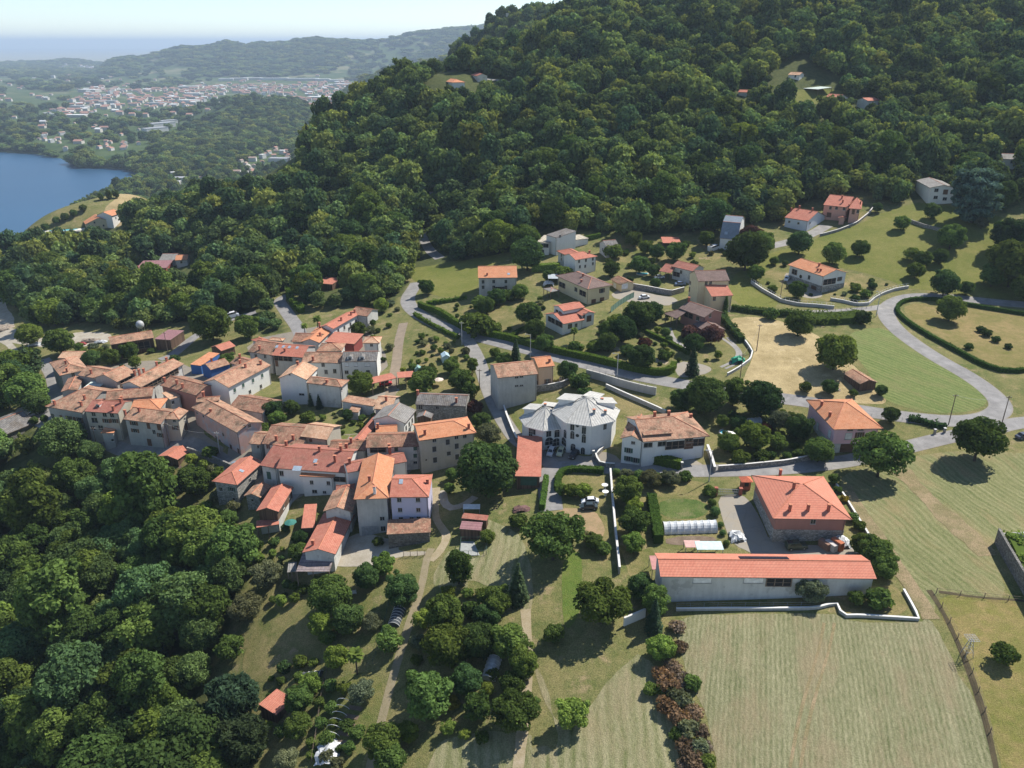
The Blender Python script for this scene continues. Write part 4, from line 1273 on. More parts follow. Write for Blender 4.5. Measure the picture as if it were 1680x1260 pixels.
def fence(name, px, height, label, mat, step=2.5, wires=(.45, .95), cat='fence', smooth=0, r=.05, net=None, slats=None):
    """posts and rails: each post an object of its own"""
    P, s = path_px(px, smooth, 1.5)
    z = H(P[:, 0], P[:, 1]); o0 = (*P[0], z[0])
    o = empty(name, o0, label, cat)
    pm = MB().box(-r, r, -r, r, -.4, height).mesh('post', mat)
    for q in np.arange(0, s[-1] + .01, step):
        x, y = np.interp(q, s, P[:, 0]), np.interp(q, s, P[:, 1])
        link('post', pm, o, (x - o0[0], y - o0[1], np.interp(q, s, z) - o0[2]))
    for wv in wires:
        pts = [(P[i][0] - o0[0], P[i][1] - o0[1], z[i] - o0[2] + height * wv) for i in range(len(P))]
        MB().poly(pts, .025 if not net else .03, 4).build('rail', mat, o)
    if net:
        mb = MB()
        for i in range(len(P) - 1):
            a = (P[i][0] - o0[0], P[i][1] - o0[1]); b = (P[i + 1][0] - o0[0], P[i + 1][1] - o0[1])
            mb.face([(*a, z[i] - o0[2]), (*b, z[i + 1] - o0[2]), (*b, z[i + 1] - o0[2] + height), (*a, z[i] - o0[2] + height)])
        mb.build('netting', net, o)
    return o
# ---------------------------------------------------------------- woods, in sight lines
WA = [(-120,440),(-60,425),(0,403),(60,380),(130,372),(200,362),(245,345),(300,318),(400,290),(480,250),(560,170),(650,90),(700,70),(760,30),(830,0),(950,-100),(1800,-260),(1800,300),(1690,320),(1650,350),(1600,335),(1560,318),(1530,325),(1470,330),(1440,325),(1420,312),(1340,325),(1295,340),(1280,366),(1200,365),(1180,372),(1120,384),(1040,386),(985,382),(900,372),(850,408),(800,424),(740,428),(690,440),(668,448),(664,470),(650,500),(618,520),(606,505),(560,505),(520,500),(500,488),(480,482),(452,483),(440,500),(455,520),(470,545),(430,552),(400,535),(385,520),(350,530),(320,525),(255,530),(200,535),(140,528),(60,530),(30,500),(0,505),(-120,520)]
WB = [(-260,735),(-20,728),(40,700),(100,712),(130,735),(160,765),(200,780),(225,800),(262,815),(300,850),(330,865),(360,900),(395,935),(405,985),(385,1025),(355,1075),(345,1110),(340,1165),(380,1180),(400,1230),(410,1320),(-320,1420)]
WC = [(-60,600),(0,610),(40,600),(62,620),(75,650),(70,668),(30,668),(0,672),(-60,680)]
WOODS = [WA, WB, WC]
def in_woods(px, py):
    r = np.zeros(np.shape(px), bool)
    for w in WOODS: r |= in_poly(px, py, w)
    return r

# ---------------------------------------------------------------- ground and lake
def build_ground():
    def axis(segs):
        out = []
        for a, b, st in segs: out += list(np.arange(a, b - 1e-6, st))
        return out + [segs[-1][1]]
    ys = np.array(axis([(20, 60, 5), (60, 380, 2), (380, 700, 3.5), (700, 1900, 10), (1900, 3200, 25)]) + list(np.geomspace(3240, 9600, 64)) + list(np.geomspace(10000, 40000, 18)))
    xh = list(np.arange(1340, 5600, 50)) + list(np.geomspace(5700, 40000, 22))
    xs = np.array([-v for v in xh[::-1]] + axis([(-1300, -400, 10), (-400, -200, 4), (-200, 190, 2), (190, 480, 4), (480, 900, 14)]) + list(np.geomspace(940, 40000, 34)))
    X, Y = np.meshgrid(xs, ys)
    Z = H(X, Y)
    ny, nx = X.shape
    V = np.c_[X.ravel(), Y.ravel(), Z.ravel()]
    i = np.arange(ny * nx).reshape(ny, nx)
    F = np.stack([i[:-1, :-1], i[:-1, 1:], i[1:, 1:], i[1:, :-1]], -1).reshape(-1, 4)
    me = bpy.data.meshes.new('ground')
    me.vertices.add(len(V)); me.vertices.foreach_set('co', V.ravel())
    me.loops.add(F.size); me.loops.foreach_set('vertex_index', F.ravel().astype(np.int32))
    me.polygons.add(len(F)); me.polygons.foreach_set('loop_start', np.arange(0, F.size, 4, dtype=np.int32)); me.polygons.foreach_set('loop_total', np.full(len(F), 4, np.int32))
    me.polygons.foreach_set('use_smooth', np.ones(len(F), bool))
    px, py, D = proj(V)
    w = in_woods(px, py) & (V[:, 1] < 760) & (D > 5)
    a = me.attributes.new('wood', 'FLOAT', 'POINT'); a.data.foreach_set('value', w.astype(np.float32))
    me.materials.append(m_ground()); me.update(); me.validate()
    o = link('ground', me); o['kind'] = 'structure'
    return o
build_ground()
lx0, ly0 = LAKE.min(0); lx1, ly1 = LAKE.max(0)
lk = MB().face([(lx0 - 400, ly0 - 100, WATER_Z), (lx1 + 60, ly0 - 100, WATER_Z), (lx1 + 60, ly1 + 120, WATER_Z), (lx0 - 400, ly1 + 120, WATER_Z)])
tag(lk.build('lake', m_water()), None, None, None, 'structure')
# ---------------------------------------------------------------- roads, yards, fields
def zp(ox, oy, s): return lambda *pts: [(ox + x / s, oy + y / s) for x, y in pts]
z1, z2, z3, z4 = zp(0, 440, 4), zp(380, 440, 4), zp(280, 640, 4), zp(640, 560, 4)
z5, z6, z7, z8 = zp(980, 600, 4), zp(1260, 600, 4), zp(660, 350, 4), zp(1000, 350, 4)
pa, pb, pc, pd, pe, pf = zp(60, 640, 9.333), zp(240, 640, 9.333), zp(560, 740, 7), zp(1220, 770, 7.636), zp(1300, 640, 9.333), zp(840, 620, 8.128)
q1, q2, q3, q4, q5, q6, q7 = zp(0, 0, 4), zp(400, 0, 4), zp(820, 0, 4), zp(1260, 0, 4), zp(0, 230, 4), zp(380, 200, 4), zp(1260, 260, 4)
r3, r4, r5, r6, r7, r8, r9 = zp(380, 880, 4), zp(380, 945, 4), zp(700, 780, 4), zp(760, 945, 4), zp(1260, 945, 4), zp(1300, 700, 4.42), zp(1000, 800, 4)

ASPH = m_road('worn_asphalt', (0.265, 0.255, 0.243)); LANE = m_road('pale_lane', (0.30, 0.285, 0.262)); CONCY = m_road('concrete_yard', (0.36, 0.345, 0.31)); SHADY = m_road('shaded_paving', (0.24, 0.225, 0.205))  # SHADY: village paving with the street's shade put into its colour
G_LAWN = m_grass('lawn_green', (0.105, 0.135, 0.034), (0.20, 0.185, 0.07), None, 0.12, 0.8)
G_DRY = m_grass('lawn_dry', (0.125, 0.138, 0.042), (0.265, 0.215, 0.098), None, 0.11, 0.7, 0.25, (0.34, 0.25, 0.15))
G_MEAD = m_grass('meadow_olive', (0.125, 0.145, 0.032), (0.20, 0.19, 0.058), (0.15, 0.165, 0.038), 0.06, 0.6)
G_STRAW = m_grass('straw_stubble', (0.30, 0.235, 0.115), (0.47, 0.37, 0.20), None, 0.10, 0.45, 0.3, (0.52, 0.42, 0.25), .36, .60)
G_STRIP = m_grass('green_strip', (0.095, 0.150, 0.028), (0.15, 0.175, 0.045))
F_SOUTH = m_mown('mown_south', R(16), (0.118, 0.130, 0.056), (0.305, 0.285, 0.168), (0.27, 0.21, 0.128), .82, wob=.5)
F_DIAG = m_mown('mown_diagonal', R(-14), (0.120, 0.142, 0.050), (0.268, 0.255, 0.128), (0.30, 0.225, 0.12), 1.5, wob=6.0)
F_UP = m_mown('mown_upper', R(-38), (0.095, 0.140, 0.038), (0.215, 0.240, 0.088), (0.20, 0.19, 0.08), 1.5, wob=1.5)
F_PALE = m_mown('hay_pale', R(4), (0.125, 0.142, 0.052), (0.325, 0.298, 0.172), (0.29, 0.235, 0.14), 1.9, wob=3.5)
D_PATH = m_dirt('dry_path', (0.40, 0.33, 0.23), (0.29, 0.235, 0.13)); D_BARE = m_dirt('bare_earth', (0.37, 0.25, 0.15), (0.24, 0.19, 0.095)); D_GRAV = m_dirt('pale_gravel', (0.44, 0.40, 0.33), (0.31, 0.27, 0.20), 0.3)
D_BED = m_dirt('dug_bed', (0.22, 0.165, 0.12), (0.14, 0.105, 0.075))

def ground_cover():
    sheet('field', [(1112,1009),(1240,1008),(1372,1006),(1386,1019),(1512,1023),(1520,1012),(1533,1025),(1566,1090),(1598,1150),(1625,1215),(1650,1300),(1660,1420),(1195,1420),(1180,1290),(1168,1200),(1130,1110),(1108,1045)], F_SOUTH, .04)
    sheet('field', [(1376,790),(1396,775),(1440,760),(1500,748),(1580,738),(1660,742),(1760,752),(1800,860),(1690,878),(1636,884),(1622,900),(1655,985),(1600,978),(1545,972),(1533,978),(1538,1010),(1516,1005),(1470,930),(1430,880),(1395,830)], F_DIAG, .045)
    sheet('meadow', [(1545,976),(1610,981),(1690,988),(1800,1000),(1820,1400),(1672,1400),(1640,1240),(1605,1135),(1565,1050),(1540,1000)], m_grass('meadow_south', (0.125, 0.15, 0.030), (0.28, 0.215, 0.09), (0.19, 0.185, 0.05), 0.05, 0.5), .05)
    sheet('field', [(1388,548),(1440,536),(1468,548),(1505,576),(1548,602),(1592,624),(1618,645),(1622,660),(1600,674),(1555,679),(1505,674),(1468,662),(1440,650),(1436,632),(1418,600),(1395,575)], F_UP, .05)
    sheet('field', [(1194,522),(1235,519),(1290,528),(1338,548),(1360,566),(1392,590),(1412,612),(1432,640),(1464,664),(1400,662),(1335,652),(1280,645),(1228,636),(1216,622),(1236,590),(1234,565),(1212,545)], G_STRAW, .06)
    sheet('meadow', [(690,470),(672,452),(668,441),(700,437),(745,430),(800,421),(842,411),(838,425),(790,440),(783,478),(760,486),(718,489)], G_MEAD, .05)
    sheet('meadow', [(1196,488),(1198,455),(1235,430),(1270,412),(1310,404),(1345,388),(1400,372),(1440,352),(1490,335),(1535,332),(1580,345),(1700,370),(1780,420),(1780,500),(1660,492),(1570,480),(1488,474),(1470,464),(1420,448),(1380,440),(1300,425),(1262,440),(1236,462),(1290,505),(1220,503)], G_MEAD, .05)
    sheet('lawn', [(1238,462),(1262,442),(1296,428),(1386,446),(1420,452),(1480,470),(1468,478),(1410,496),(1350,494),(1290,498)], G_DRY, .07)
    sheet('meadow', [(1478,505),(1500,497),(1545,497),(1620,508),(1720,524),(1820,540),(1820,640),(1700,618),(1650,608),(1600,585),(1540,552),(1495,526)], m_grass('meadow_loop', (0.155, 0.15, 0.045), (0.29, 0.215, 0.10), (0.18, 0.165, 0.055), 0.05, 0.5), .05)
    sheet('lawn', [(478,962),(500,952),(518,970),(500,1000),(520,1045),(560,1075),(540,1100),(498,1108),(430,1124),(398,1110),(402,1070),(420,1030),(440,1000)], G_DRY, .05)
    sheet('lawn', [(820,860),(860,880),(876,960),(870,1010),(876,1090),(900,1170),(940,1200),(1000,1110),(1060,1060),(1105,1170),(1112,1260),(1130,1420),(690,1420),(700,1220),(790,1200),(880,1200),(920,1250),(900,1120),(870,1080),(868,1000),(800,960),(770,950),(740,965),(700,960),(745,890),(775,920),(800,905),(795,850)], F_PALE, .045)
    sheet('lawn', [(922,915),(955,900),(956,960),(950,1010),(930,1040),(922,1000),(920,960)], G_STRIP, .06)
    sheet('lawn', [(828,660),(880,650),(905,668),(930,690),(900,700),(862,716),(848,700)], G_LAWN, .06)
    sheet('lawn', [(540,690),(560,678),(600,680),(590,712),(562,728)], G_LAWN, .05)
    sheet('lawn', [(1062,815),(1072,805),(1120,800),(1165,808),(1178,850),(1172,895),(1130,905),(1078,900),(1068,860)], G_DRY, .05)
    sheet('vegetable_garden', [(1080,818),(1160,820),(1164,850),(1084,852)], m_grass('vegetables', (0.075, 0.12, 0.03), (0.13, 0.16, 0.05), (0.20, 0.18, 0.09), 0.3, 1.4), .09, 1.5)
    sheet('vegetable_bed', [(1094,882),(1174,880),(1176,890),(1094,898)], D_BED, .10, 1.5)
    sheet('lawn', [(775,500),(800,482),(880,490),(890,540),(905,560),(860,556),(800,545),(760,520),(725,506)], G_DRY, .06)
    sheet('lawn', [(960,590),(905,570),(930,560),(1000,560),(1080,590),(1100,608),(1060,612),(1000,602)], G_DRY, .06)
    sheet('lawn', [(985,402),(1010,392),(1060,392),(1120,395),(1180,398),(1190,420),(1150,440),(1110,425),(1060,445),(1000,430)], G_DRY, .06)
    sheet('lawn', [(925,775),(985,772),(996,800),(992,840),(1006,905),(990,930),(955,900),(930,870),(920,810)], G_DRY, .05)
    sheet('lawn', [(1012,790),(1050,780),(1160,790),(1170,806),(1066,812),(1072,900),(1070,960),(1020,945)], G_DRY, .045)
    sheet('lawn', [(1108,966),(1180,976),(1330,978),(1440,962),(1474,960),(1500,1012),(1392,1012),(1372,994),(1330,999),(1118,1000)], G_DRY, .05)
    sheet('lawn', [(958,620),(1000,626),(1060,650),(1110,680),(1060,690),(1020,690),(960,640)], G_DRY, .05)
    sheet('lawn', [(1196,690),(1230,668),(1300,690),(1345,725),(1330,750),(1240,755),(1200,745)], G_LAWN, .05)
    sheet('lawn', [(600,950),(650,960),(690,905),(640,905),(600,940),(620,1010),(560,1010),(555,970)], G_DRY, .045)
    sheet('lawn', [(530,1130),(560,1110),(625,1100),(630,1160),(590,1260),(560,1330),(500,1330),(512,1240)], G_LAWN, .045)
    sheet('lawn', [(190,745),(250,735),(330,752),(345,770),(300,790),(240,775)], G_DRY, .05)
    sheet('lawn', [(655,590),(690,545),(740,555),(775,600),(790,640),(730,660),(670,640)], G_DRY, .05)
    sheet('ground_clearing', [(160,458),(240,452),(330,452),(325,470),(300,492),(280,478),(210,472)], G_MEAD, .05)
    sheet('ground_clearing', [(780,138),(830,133),(900,140),(930,152),(880,160),(800,158)], G_MEAD, .06, 4)
    sheet('ground_clearing', [(168,348),(196,324),(235,320),(268,326),(255,345),(225,358),(200,372),(170,366)], m_grass('dry_headland', (0.30, 0.235, 0.12), (0.40, 0.31, 0.17)), .06, 4)
    sheet('yard', [(60,560),(120,545),(180,545),(186,558),(140,570),(70,572),(0,560),(-20,540),(20,535)], D_GRAV, .06)
    sheet('yard', [(0,460),(14,470),(6,500),(30,530),(0,545),(-40,520),(-40,470)], D_GRAV, .05)
    sheet('yard', [(548,905),(582,872),(622,880),(655,890),(650,905),(706,905),(700,912),(652,912),(610,930),(560,930),(545,925)], D_GRAV, .07)
    sheet('yard', [(1176,815),(1204,811),(1226,815),(1250,855),(1264,893),(1408,895),(1416,912),(1240,920),(1236,908),(1200,893),(1186,855)], CONCY, .07, 2.0, 0)
    sheet('yard', [(888,742),(930,742),(968,752),(986,738),(1020,752),(1016,772),(975,768),(925,770),(895,762)], ASPH, .085, 2.0, .2)
    sheet('yard', [(1045,745),(1080,735),(1130,748),(1165,770),(1120,776),(1050,770)], CONCY, .07, 2.0, .2)
    sheet('yard', [(1108,592),(1160,598),(1172,610),(1120,622),(1108,612)], CONCY, .085, 2.0, .2)
    sheet('yard', [(1000,480),(1045,468),(1062,482),(1120,490),(1090,505),(1010,492)], CONCY, .07, 2.0, .2)
    sheet('yard', [(590,655),(640,640),(660,636),(640,655),(610,665)], CONCY, .06, 2.0, .2)
    sheet('yard', [(1286,455),(1292,445),(1330,470),(1355,485),(1330,492),(1300,480)], CONCY, .09, 2.0, .2)
    sheet('yard', [(20,672),(60,662),(84,690),(70,702),(40,690)], D_GRAV, .06)
    sheet('clearing', [(912,835),(960,832),(985,845),(996,880),(965,890),(940,870),(925,850)], D_BARE, .055, 2.0)
    sheet('village_paving', [(84,702),(92,645),(140,604),(280,588),(330,612),(392,628),(380,660),(318,700),(384,745),(300,748),(170,728)], SHADY, .05, 2.5, .3)
    sheet('village_paving', [(352,745),(440,712),(560,716),(650,700),(700,745),(650,800),(520,800),(470,830),(430,800)], SHADY, .05, 2.5, .3)
    sheet('village_paving', [(400,560),(500,540),(590,520),(630,570),(640,612),(560,625),(470,600),(420,600)], SHADY, .05, 2.5, .3)
    # ---- roads
    strip('road', [(1850,512),(1680,500),(1640,497),(1580,490),(1525,486),(1485,488),(1458,500),(1452,517),(1470,541),(1503,566),(1542,591),(1588,616),(1622,640),(1642,660),(1642,676),(1612,689),(1560,692),(1480,684),(1400,672),(1330,660),(1275,653),(1200,644),(1130,632),(1060,620),(1000,607),(940,593),(880,577),(820,562),(770,550),(730,538),(696,522),(673,506),(667,490),(679,472),(684,463)], 6.0, ASPH, .10, 2)
    strip('road', [(1850,700),(1720,690),(1665,694),(1620,706),(1570,714),(1500,731),(1440,745),(1400,755),(1340,764),(1270,770),(1200,772),(1140,773),(1080,772),(1030,767),(985,768),(940,767),(910,765),(898,780),(902,812),(905,838)], 5.4, ASPH, .11, 2)
    strip('lane', [(764,552),(776,572),(786,592),(795,620),(805,650),(820,680),(836,706),(852,726),(885,745),(905,762)], 4.4, LANE, .12, 2)
    strip('road', [(494,552),(488,536),(474,518),(464,504),(457,494),(466,486),(478,482)], 5.2, ASPH, .10, 2)
    strip('road', [(420,512),(395,519),(368,527),(338,541),(314,556),(296,572),(282,584),(262,590)], 5.0, ASPH, .10, 2)
    strip('street', [(60,700),(78,688),(88,664),(92,640),(86,612),(70,590)], 5.0, LANE, .10, 2)
    strip('street', [(148,722),(180,728),(205,740),(240,742),(285,732),(310,722),(345,742),(392,772),(420,790)], 4.2, SHADY, .10, 1)
    strip('lane', [(1188,512),(1187,490),(1184,465),(1186,448)], 4.0, ASPH, .10, 1)
    strip('lane', [(1188,506),(1212,506),(1275,512),(1350,513),(1420,508),(1456,502)], 4.0, LANE, .11, 2)
    strip('lane', [(1264,404),(1300,396),(1332,384),(1356,370)], 6.0, LANE, .10, 1)
    strip('road', [(691,384),(699,400),(708,414),(722,424)], 5.0, ASPH, .10, 1)
    strip('road', [(548,350),(570,342),(590,348)], 5.0, ASPH, .10, 1)
    strip('road', [(690,318),(730,318),(765,316)], 4.0, ASPH, .10, 1)
    strip('road', [(976,190),(979,176),(984,160),(988,150)], 5.0, LANE, .12, 1, 3)
    strip('road', [(790,128),(830,133),(870,140),(900,147)], 4.0, LANE, .12, 1, 3)
    strip('path', [(708,900),(700,915),(692,965),(668,1034),(643,1116),(630,1166),(612,1240),(596,1300)], 1.7, m_dirt('foot_path', (0.31, 0.255, 0.17), (0.22, 0.19, 0.105)), .08, 1, jitter=.25)
    strip('path', [(716,800),(714,822),(714,850),(726,868),(735,880),(722,905),(706,920)], 1.8, D_PATH, .08, 2, jitter=.4)
    strip('path', [(724,805),(732,835),(760,830),(780,815)], 2.2, D_GRAV, .07, 1, jitter=.4)
    strip('path', [(460,845),(468,830),(485,812),(496,800)], 2.4, CONCY, .09, 1)
    strip('path', [(640,650),(650,600),(654,560),(662,530)], 3.4, m_dirt('track', (0.30, 0.24, 0.18), (0.22, 0.18, 0.13)), .08, 1)
    strip('path', z8((390,750),(420,830),(500,885)), 1.6, LANE, .09, 1)
    strip('path', z8((730,815),(800,860),(850,910),(820,970),(730,1010)), 1.1, LANE, .10, 2)
    strip('path', z8((770,815),(830,870),(870,920),(840,985),(760,1020)), .9, LANE, .10, 2)
    strip('path', z8((30,885),(150,915),(270,955),(380,985)), 2.4, D_PATH, .08, 1)
    strip('path', [(0,557),(20,568),(30,590),(46,600)], 2.5, D_GRAV, .07, 1)
    strip('path', [(862,1000),(868,1080),(862,1160),(850,1260)], 1.8, D_PATH, .07, 1, jitter=.4)
    strip('ditch_edge', [(1524,968),(1545,1000),(1566,1042),(1590,1100),(1610,1160),(1625,1215),(1640,1290)], .9, m_dirt('dark_ditch', (0.10, 0.08, 0.045), (0.06, 0.05, 0.03)), .07, 1, jitter=.7)
    strip('boundary_strip', [(1540,971),(1600,980),(1690,987),(1780,996)], .7, m_dirt('dark_ditch', (0.10, 0.08, 0.045), (0.06, 0.05, 0.03)), .07, 1, jitter=.7)
    TAN = m_grass('worn_grass', (0.20, 0.175, 0.085), (0.33, 0.25, 0.15), None, 0.2, 1.0)
    strip('path', [(1384,797),(1420,850),(1458,912),(1502,972),(1528,1016)], 3.0, TAN, .12, 1, jitter=.6)
    strip('path', [(1478,772),(1530,826),(1580,872),(1622,912)], 4.2, TAN, .12, 1, jitter=.8)
    for dx in (0, 17): strip('tyre_track', [(1352 + dx,1022),(1345 + dx,1060),(1330 + dx,1110),(1310 + dx,1180),(1296 + dx,1260)], .5, TAN, .10, 1, jitter=.5)
    for k in range(6): strip('garden_bed', [(205 + 14 * k, 752 - k), (222 + 15 * k, 768)], .8, D_BED, .12, 0)
    for k in range(6): strip('garden_bed', [(600 - 6 * k, 1150 + 14 * k), (578 - 6 * k, 1146 + 14 * k)], .8, D_BED, .12, 0)
ground_cover()
# ---------------------------------------------------------------- houses of the old village, left to right
def hs(z, A, B, *rest): return z(A, B, *rest)
def hz(z, label, A, B, C=None, R_=None, win=(), chim=(), sky=(), wz=None, name='house', **k):
    P = z(A, B); c = z(C)[0] if C else None; r = z(R_)[0] if R_ else None
    wz = wz or z
    W = [(*wz(w[:2])[0], *w[2:]) for w in win]
    Cc = [(*wz(w[:2])[0], *w[2:]) for w in chim]
    S = [(*wz(w[:2])[0], *w[2:]) for w in sky]
    return house(name, label, P[0], P[1], c, R_=r, win=W, chim=Cc, sky=S, **k)
VG = 'old village houses'
hz(z1, 'tall corner house with mottled terracotta roof at the far left end of the village', (296,907), (536,948), (656,768), h=9.5, hips=(1,0), wall='grey', tile='old', group=VG, wz=pa, shut='b', ws=(1.1,1.7), win=[(250,400),(380,420,'c'),(500,435,'s'),(585,450,'c'),(665,460,'s'),(530,580),(615,570,'c'),(700,580,'c'),(250,520),(380,550)], chim=[(280,225),(690,240),(740,140)])
h2 = hz(pa, 'grey plaster house with brown roof, white dormer and raised gable walls', (730,325), (1240,358), R_=(1395,180), h=9.3, over=.4, gab=.05, wall='greige', tile='dull', group=VG, ws=(1.2,1.3), win=[(870,355),(890,460,'w',1.9,1.6),(1040,360),(1150,365),(1070,470,'s'),(1190,470,'s'),(870,580),(985,575,'w',1.5,1.5)], chim=[(1180,310),(1295,195)])
hz(z1, 'balcony house with blue laundry hanging on its shaded street front', (806,991), (1054,1023), R_=(1102,939), h=8.4, wall='grey', tile='old', group=VG, wz=pb, shut='b', win=[(30,530,'d',1.1,2.2),(190,560,'d',1.1,2.2),(215,690,'s'),(50,800,'d',1.4,2.3),(120,640),(-190,510,'s',1.3,1.2),(-170,620,'s',1.3,1.2)], chim=[(-320,370),(-105,330)])
hz(pb, 'angled beige house with hipped corner beside the dark village street', (232,440), (500,450), (752,318), h=7.3, ax='y', hips=(1,0), pitch=21, wall='greige', tile='old', group=VG, ws=(.9,1.3), win=[(430,470,'w',.8,.8),(445,575,'s'),(585,440,'w',.8,.8),(695,380,'s'),(610,570,'d',1.5,2.4),(720,475,'s'),(740,575,'s')], chim=[(680,165),(150,55)])
hz(pb, 'large faded pink house with blue stained street wall', (690,265), (1385,650), R_=(1495,445), h=7.6, pitch=21, wall='pink', tile='old', group=VG, ws=(.8,1.0), win=[(780,350,'w',.6,.6),(875,400,'w',.6,.6),(1180,680,'c'),(1075,740,'c',.7,1.6),(1135,800,'c',.8,1.8),(1225,880,'d',2.0,2.2,'k'),(1300,880,'d',.9,1.8),(1415,940,'d',.9,1.9),(1500,520,'w',.7,.9),(1580,545)], chim=[(985,330,.6),(880,90)])
hz(pb, 'open garden shed with red tiled roof below the village street', (180,1010), (480,1065), (692,905), h=2.7, roof='gable', ax='y', pitch=12, over=.3, wall='wood', tile='red', name='shed', cat='shed')
hz(pa, 'low outbuilding with orange roof wedged below the balcony house', (985,670), (1180,655), (1330,540), h=5.0, roof='shed', ax='y', pitch=14, over=.3, wall='grey', tile='orange', name='outbuilding', group=VG, win=[(1165,765,'w',.7,.7)])
hz(z1, 'corner house with one sun bleached roof slope beside the village entrance street', (322,617), (392,705), (580,660), h=7.0, ax='x', hips=(1,1), wall='grey', tile='old', group=VG, win=[(390,740),(480,700)], chim=[(432,630),(440,680)])
hz(z1, 'long low house with faded tile roof behind the gravel timber yard', (378,590), (560,592), (664,545), h=4.2, pitch=17, wall='plaster', tile='pale', group=VG, ax='x')
hz(z1, 'small house with patched brown roof next to the tarpaulin covered ruin', (398,812), (508,800), (520,716), h=8.2, ax='y', pitch=14, over=.3, wall='grey', tile='brown', group=VG)
ru, _, ri = hz(z1, 'roofless ruin wrapped in white tarpaulins and scaffolding', (508,815), (612,815), (604,738), h=7.4, roof='flat', over=.25, wall='plaster', tile='mint', name='ruined_house', cat='house', group=VG)
hz(z1, 'courtyard house with tiled roof above a dark timber loggia', (508,702), (768,746), R_=(760,672), h=6.8, hips=(0,1), wall='grey', tile='old', group=VG, win=[(690,755,'l',7,1.9),(600,790),(660,800)], chim=[(690,715),(600,690)])
hz(z1, 'wing of the courtyard house reaching back towards the long galleried house', (768,746), (897,684), R_=(862,612), h=6.8, wall='grey', tile='old', group=VG, win=[(830,740,'l',5,1.9),(800,790)], chim=[(885,695)])
hz(z1, 'long galleried house with two tone roof and row of loggia openings', (922,782), (1208,628), R_=(1128,600), h=6.9, wall='plaster', tile='old', group=VG, win=[(970,775,'l',4,2.0),(1030,745,'l',4,2.0),(1085,715,'l',4,2.0),(1140,685,'l',4,2.0),(1010,800,'d',1.2,2.2)], chim=[(915,690),(945,685),(1030,640),(1095,612)])
hz(z1, 'wide house with broad brown weathered roof in the middle of the lanes', (690,868), (1000,838), R_=(985,792), h=6.8, wall='grey', tile='brown', group=VG, chim=[(800,870)])
hz(z1, 'house with clean orange roof behind the balcony house', (852,932), (1050,925), (1110,852), h=7.2, hips=(0,1), wall='grey', tile='orange', group=VG, chim=[(1022,825)])
hz(z1, 'small outhouse with straw pale roof between the big roofs', (1062,828), (1116,862), (1168,828), h=5.5, roof='shed', ax='y', pitch=15, over=.25, wall='plaster', tile='pale', group=VG, win=[(1135,880,'w',.8,1.0)])
hz(z1, 'brown roofed house below the blue tarpaulin house', (1048,768), (1285,834), (1345,745), h=6.6, hips=(0,0), wall='brick', tile='brown', group=VG, chim=[(1082,745),(1162,760),(1200,785)])
hz(z1, 'narrow house with grey brown roof leaning on the pink house', (1285,880), (1440,868), (1505,832), h=6.2, wall='grey', tile='old', group=VG, chim=[(1250,860),(1335,840)])
hz(zp(0,0,1), 'long house with orange roof and white shuttered wall above the white gabled house', (375,636), (444.5,599), R_=(419,587.5), h=6.6, over=.5, wall='white', tile='old', group=VG, shut='g', ws=(.9,1.2), win=[(385,640,'c'),(399,632,'c'),(415,624,'c'),(430,616,'c'),(390,655),(410,643),(428,634)], chim=[(394,597),(403,603),(428,598)])
hz(z1, 'brown roofed house behind the long orange roofed house', (1505,622), (1585,645), (1665,598), h=6.6, wall='grey', tile='brown', group=VG, chim=[(1575,590)])
hz(z3, 'low house with sooty dark roof below the white gabled house', (380,112), (602,152), (660,52), h=4.6, wall='plaster', tile='brown', group=VG)
hz(z1, 'house wrapped in bright blue tarpaulin with a new tiled roof', (1320,634), (1382,667), (1458,602), h=3.8, ax='y', over=.2, gab=.1, wall='blue', tile='old', group=VG, chim=[(1390,615)])
hz(z1, 'blue covered lean-to beside the blue tarpaulin house', (1247,634), (1318,640), (1462,560), h=3.2, roof='shed', ax='y', pitch=9, over=.1, wall='blue', tile='orange', name='lean_to', group=VG)
hz(z1, 'little dark timber barn with red roof by the road fork', (1378,518), (1452,543), (1516,500), h=3.4, ax='y', over=.3, wall='wood', tile='red', name='barn', cat='barn')
hz(z1, 'farm barn with half open timber front and tiled roof', (725,502), (1012,455), R_=(1003,405), h=5.0, wall='wood', tile='old', name='barn', cat='barn', win=[(860,520,'l',5,2.6),(945,505,'l',4,2.6)])
hz(z1, 'low shed with purple metal roof joined to the farm barn', (1012,464), (1118,471), (1150,412), h=4.0, roof='shed', pitch=8, over=.2, wall='wood', tile='purple', name='shed', cat='shed')
hz(z1, 'grey slate roofed house half hidden by trees at the left edge', (-130,1030), (40,1090), (262,1012), h=4.0, wall='darkstone', tile='slate', ax='y', pitch=18)
hz(q5, 'dark red wooden house with mauve roof in the woodland clearing', (890,843), (1092,838), (1118,798), h=3.6, roof='shed', pitch=13, wall='wine', tile='purple', win=[(950,860,'w'),(1020,858,'w'),(1100,848,'w')], chim=[(905,835,.5),(950,836,.5)])
hz(q5, 'grey roofed cottage behind the dark red wooden house', (1042,787), (1146,787), (1160,752), h=3.4, wall='paleblue', tile='ash', win=[(1090,800)])
hz(q5, 'small orange roofed cottage at the edge of the woodland clearing', (1148,788), (1230,784), (1224,758), h=3.4, wall='plaster', tile='orange', win=[(1190,800)])
hz(q5, 'large lakeside villa with orange roof and cream gable above the pool', (512,492), (560,552), (722,512), h=6.5, ax='x', wall='cream', tile='orange', pitch=22, win=[(590,570),(620,540),(650,570),(680,560)], cat='villa')
hz(q5, 'rear wing of the lakeside villa with orange roof', (735,497), (803,477), (790,446), h=5.0, ax='x', wall='white', tile='orange', win=[(760,510),(785,500)], cat='villa')
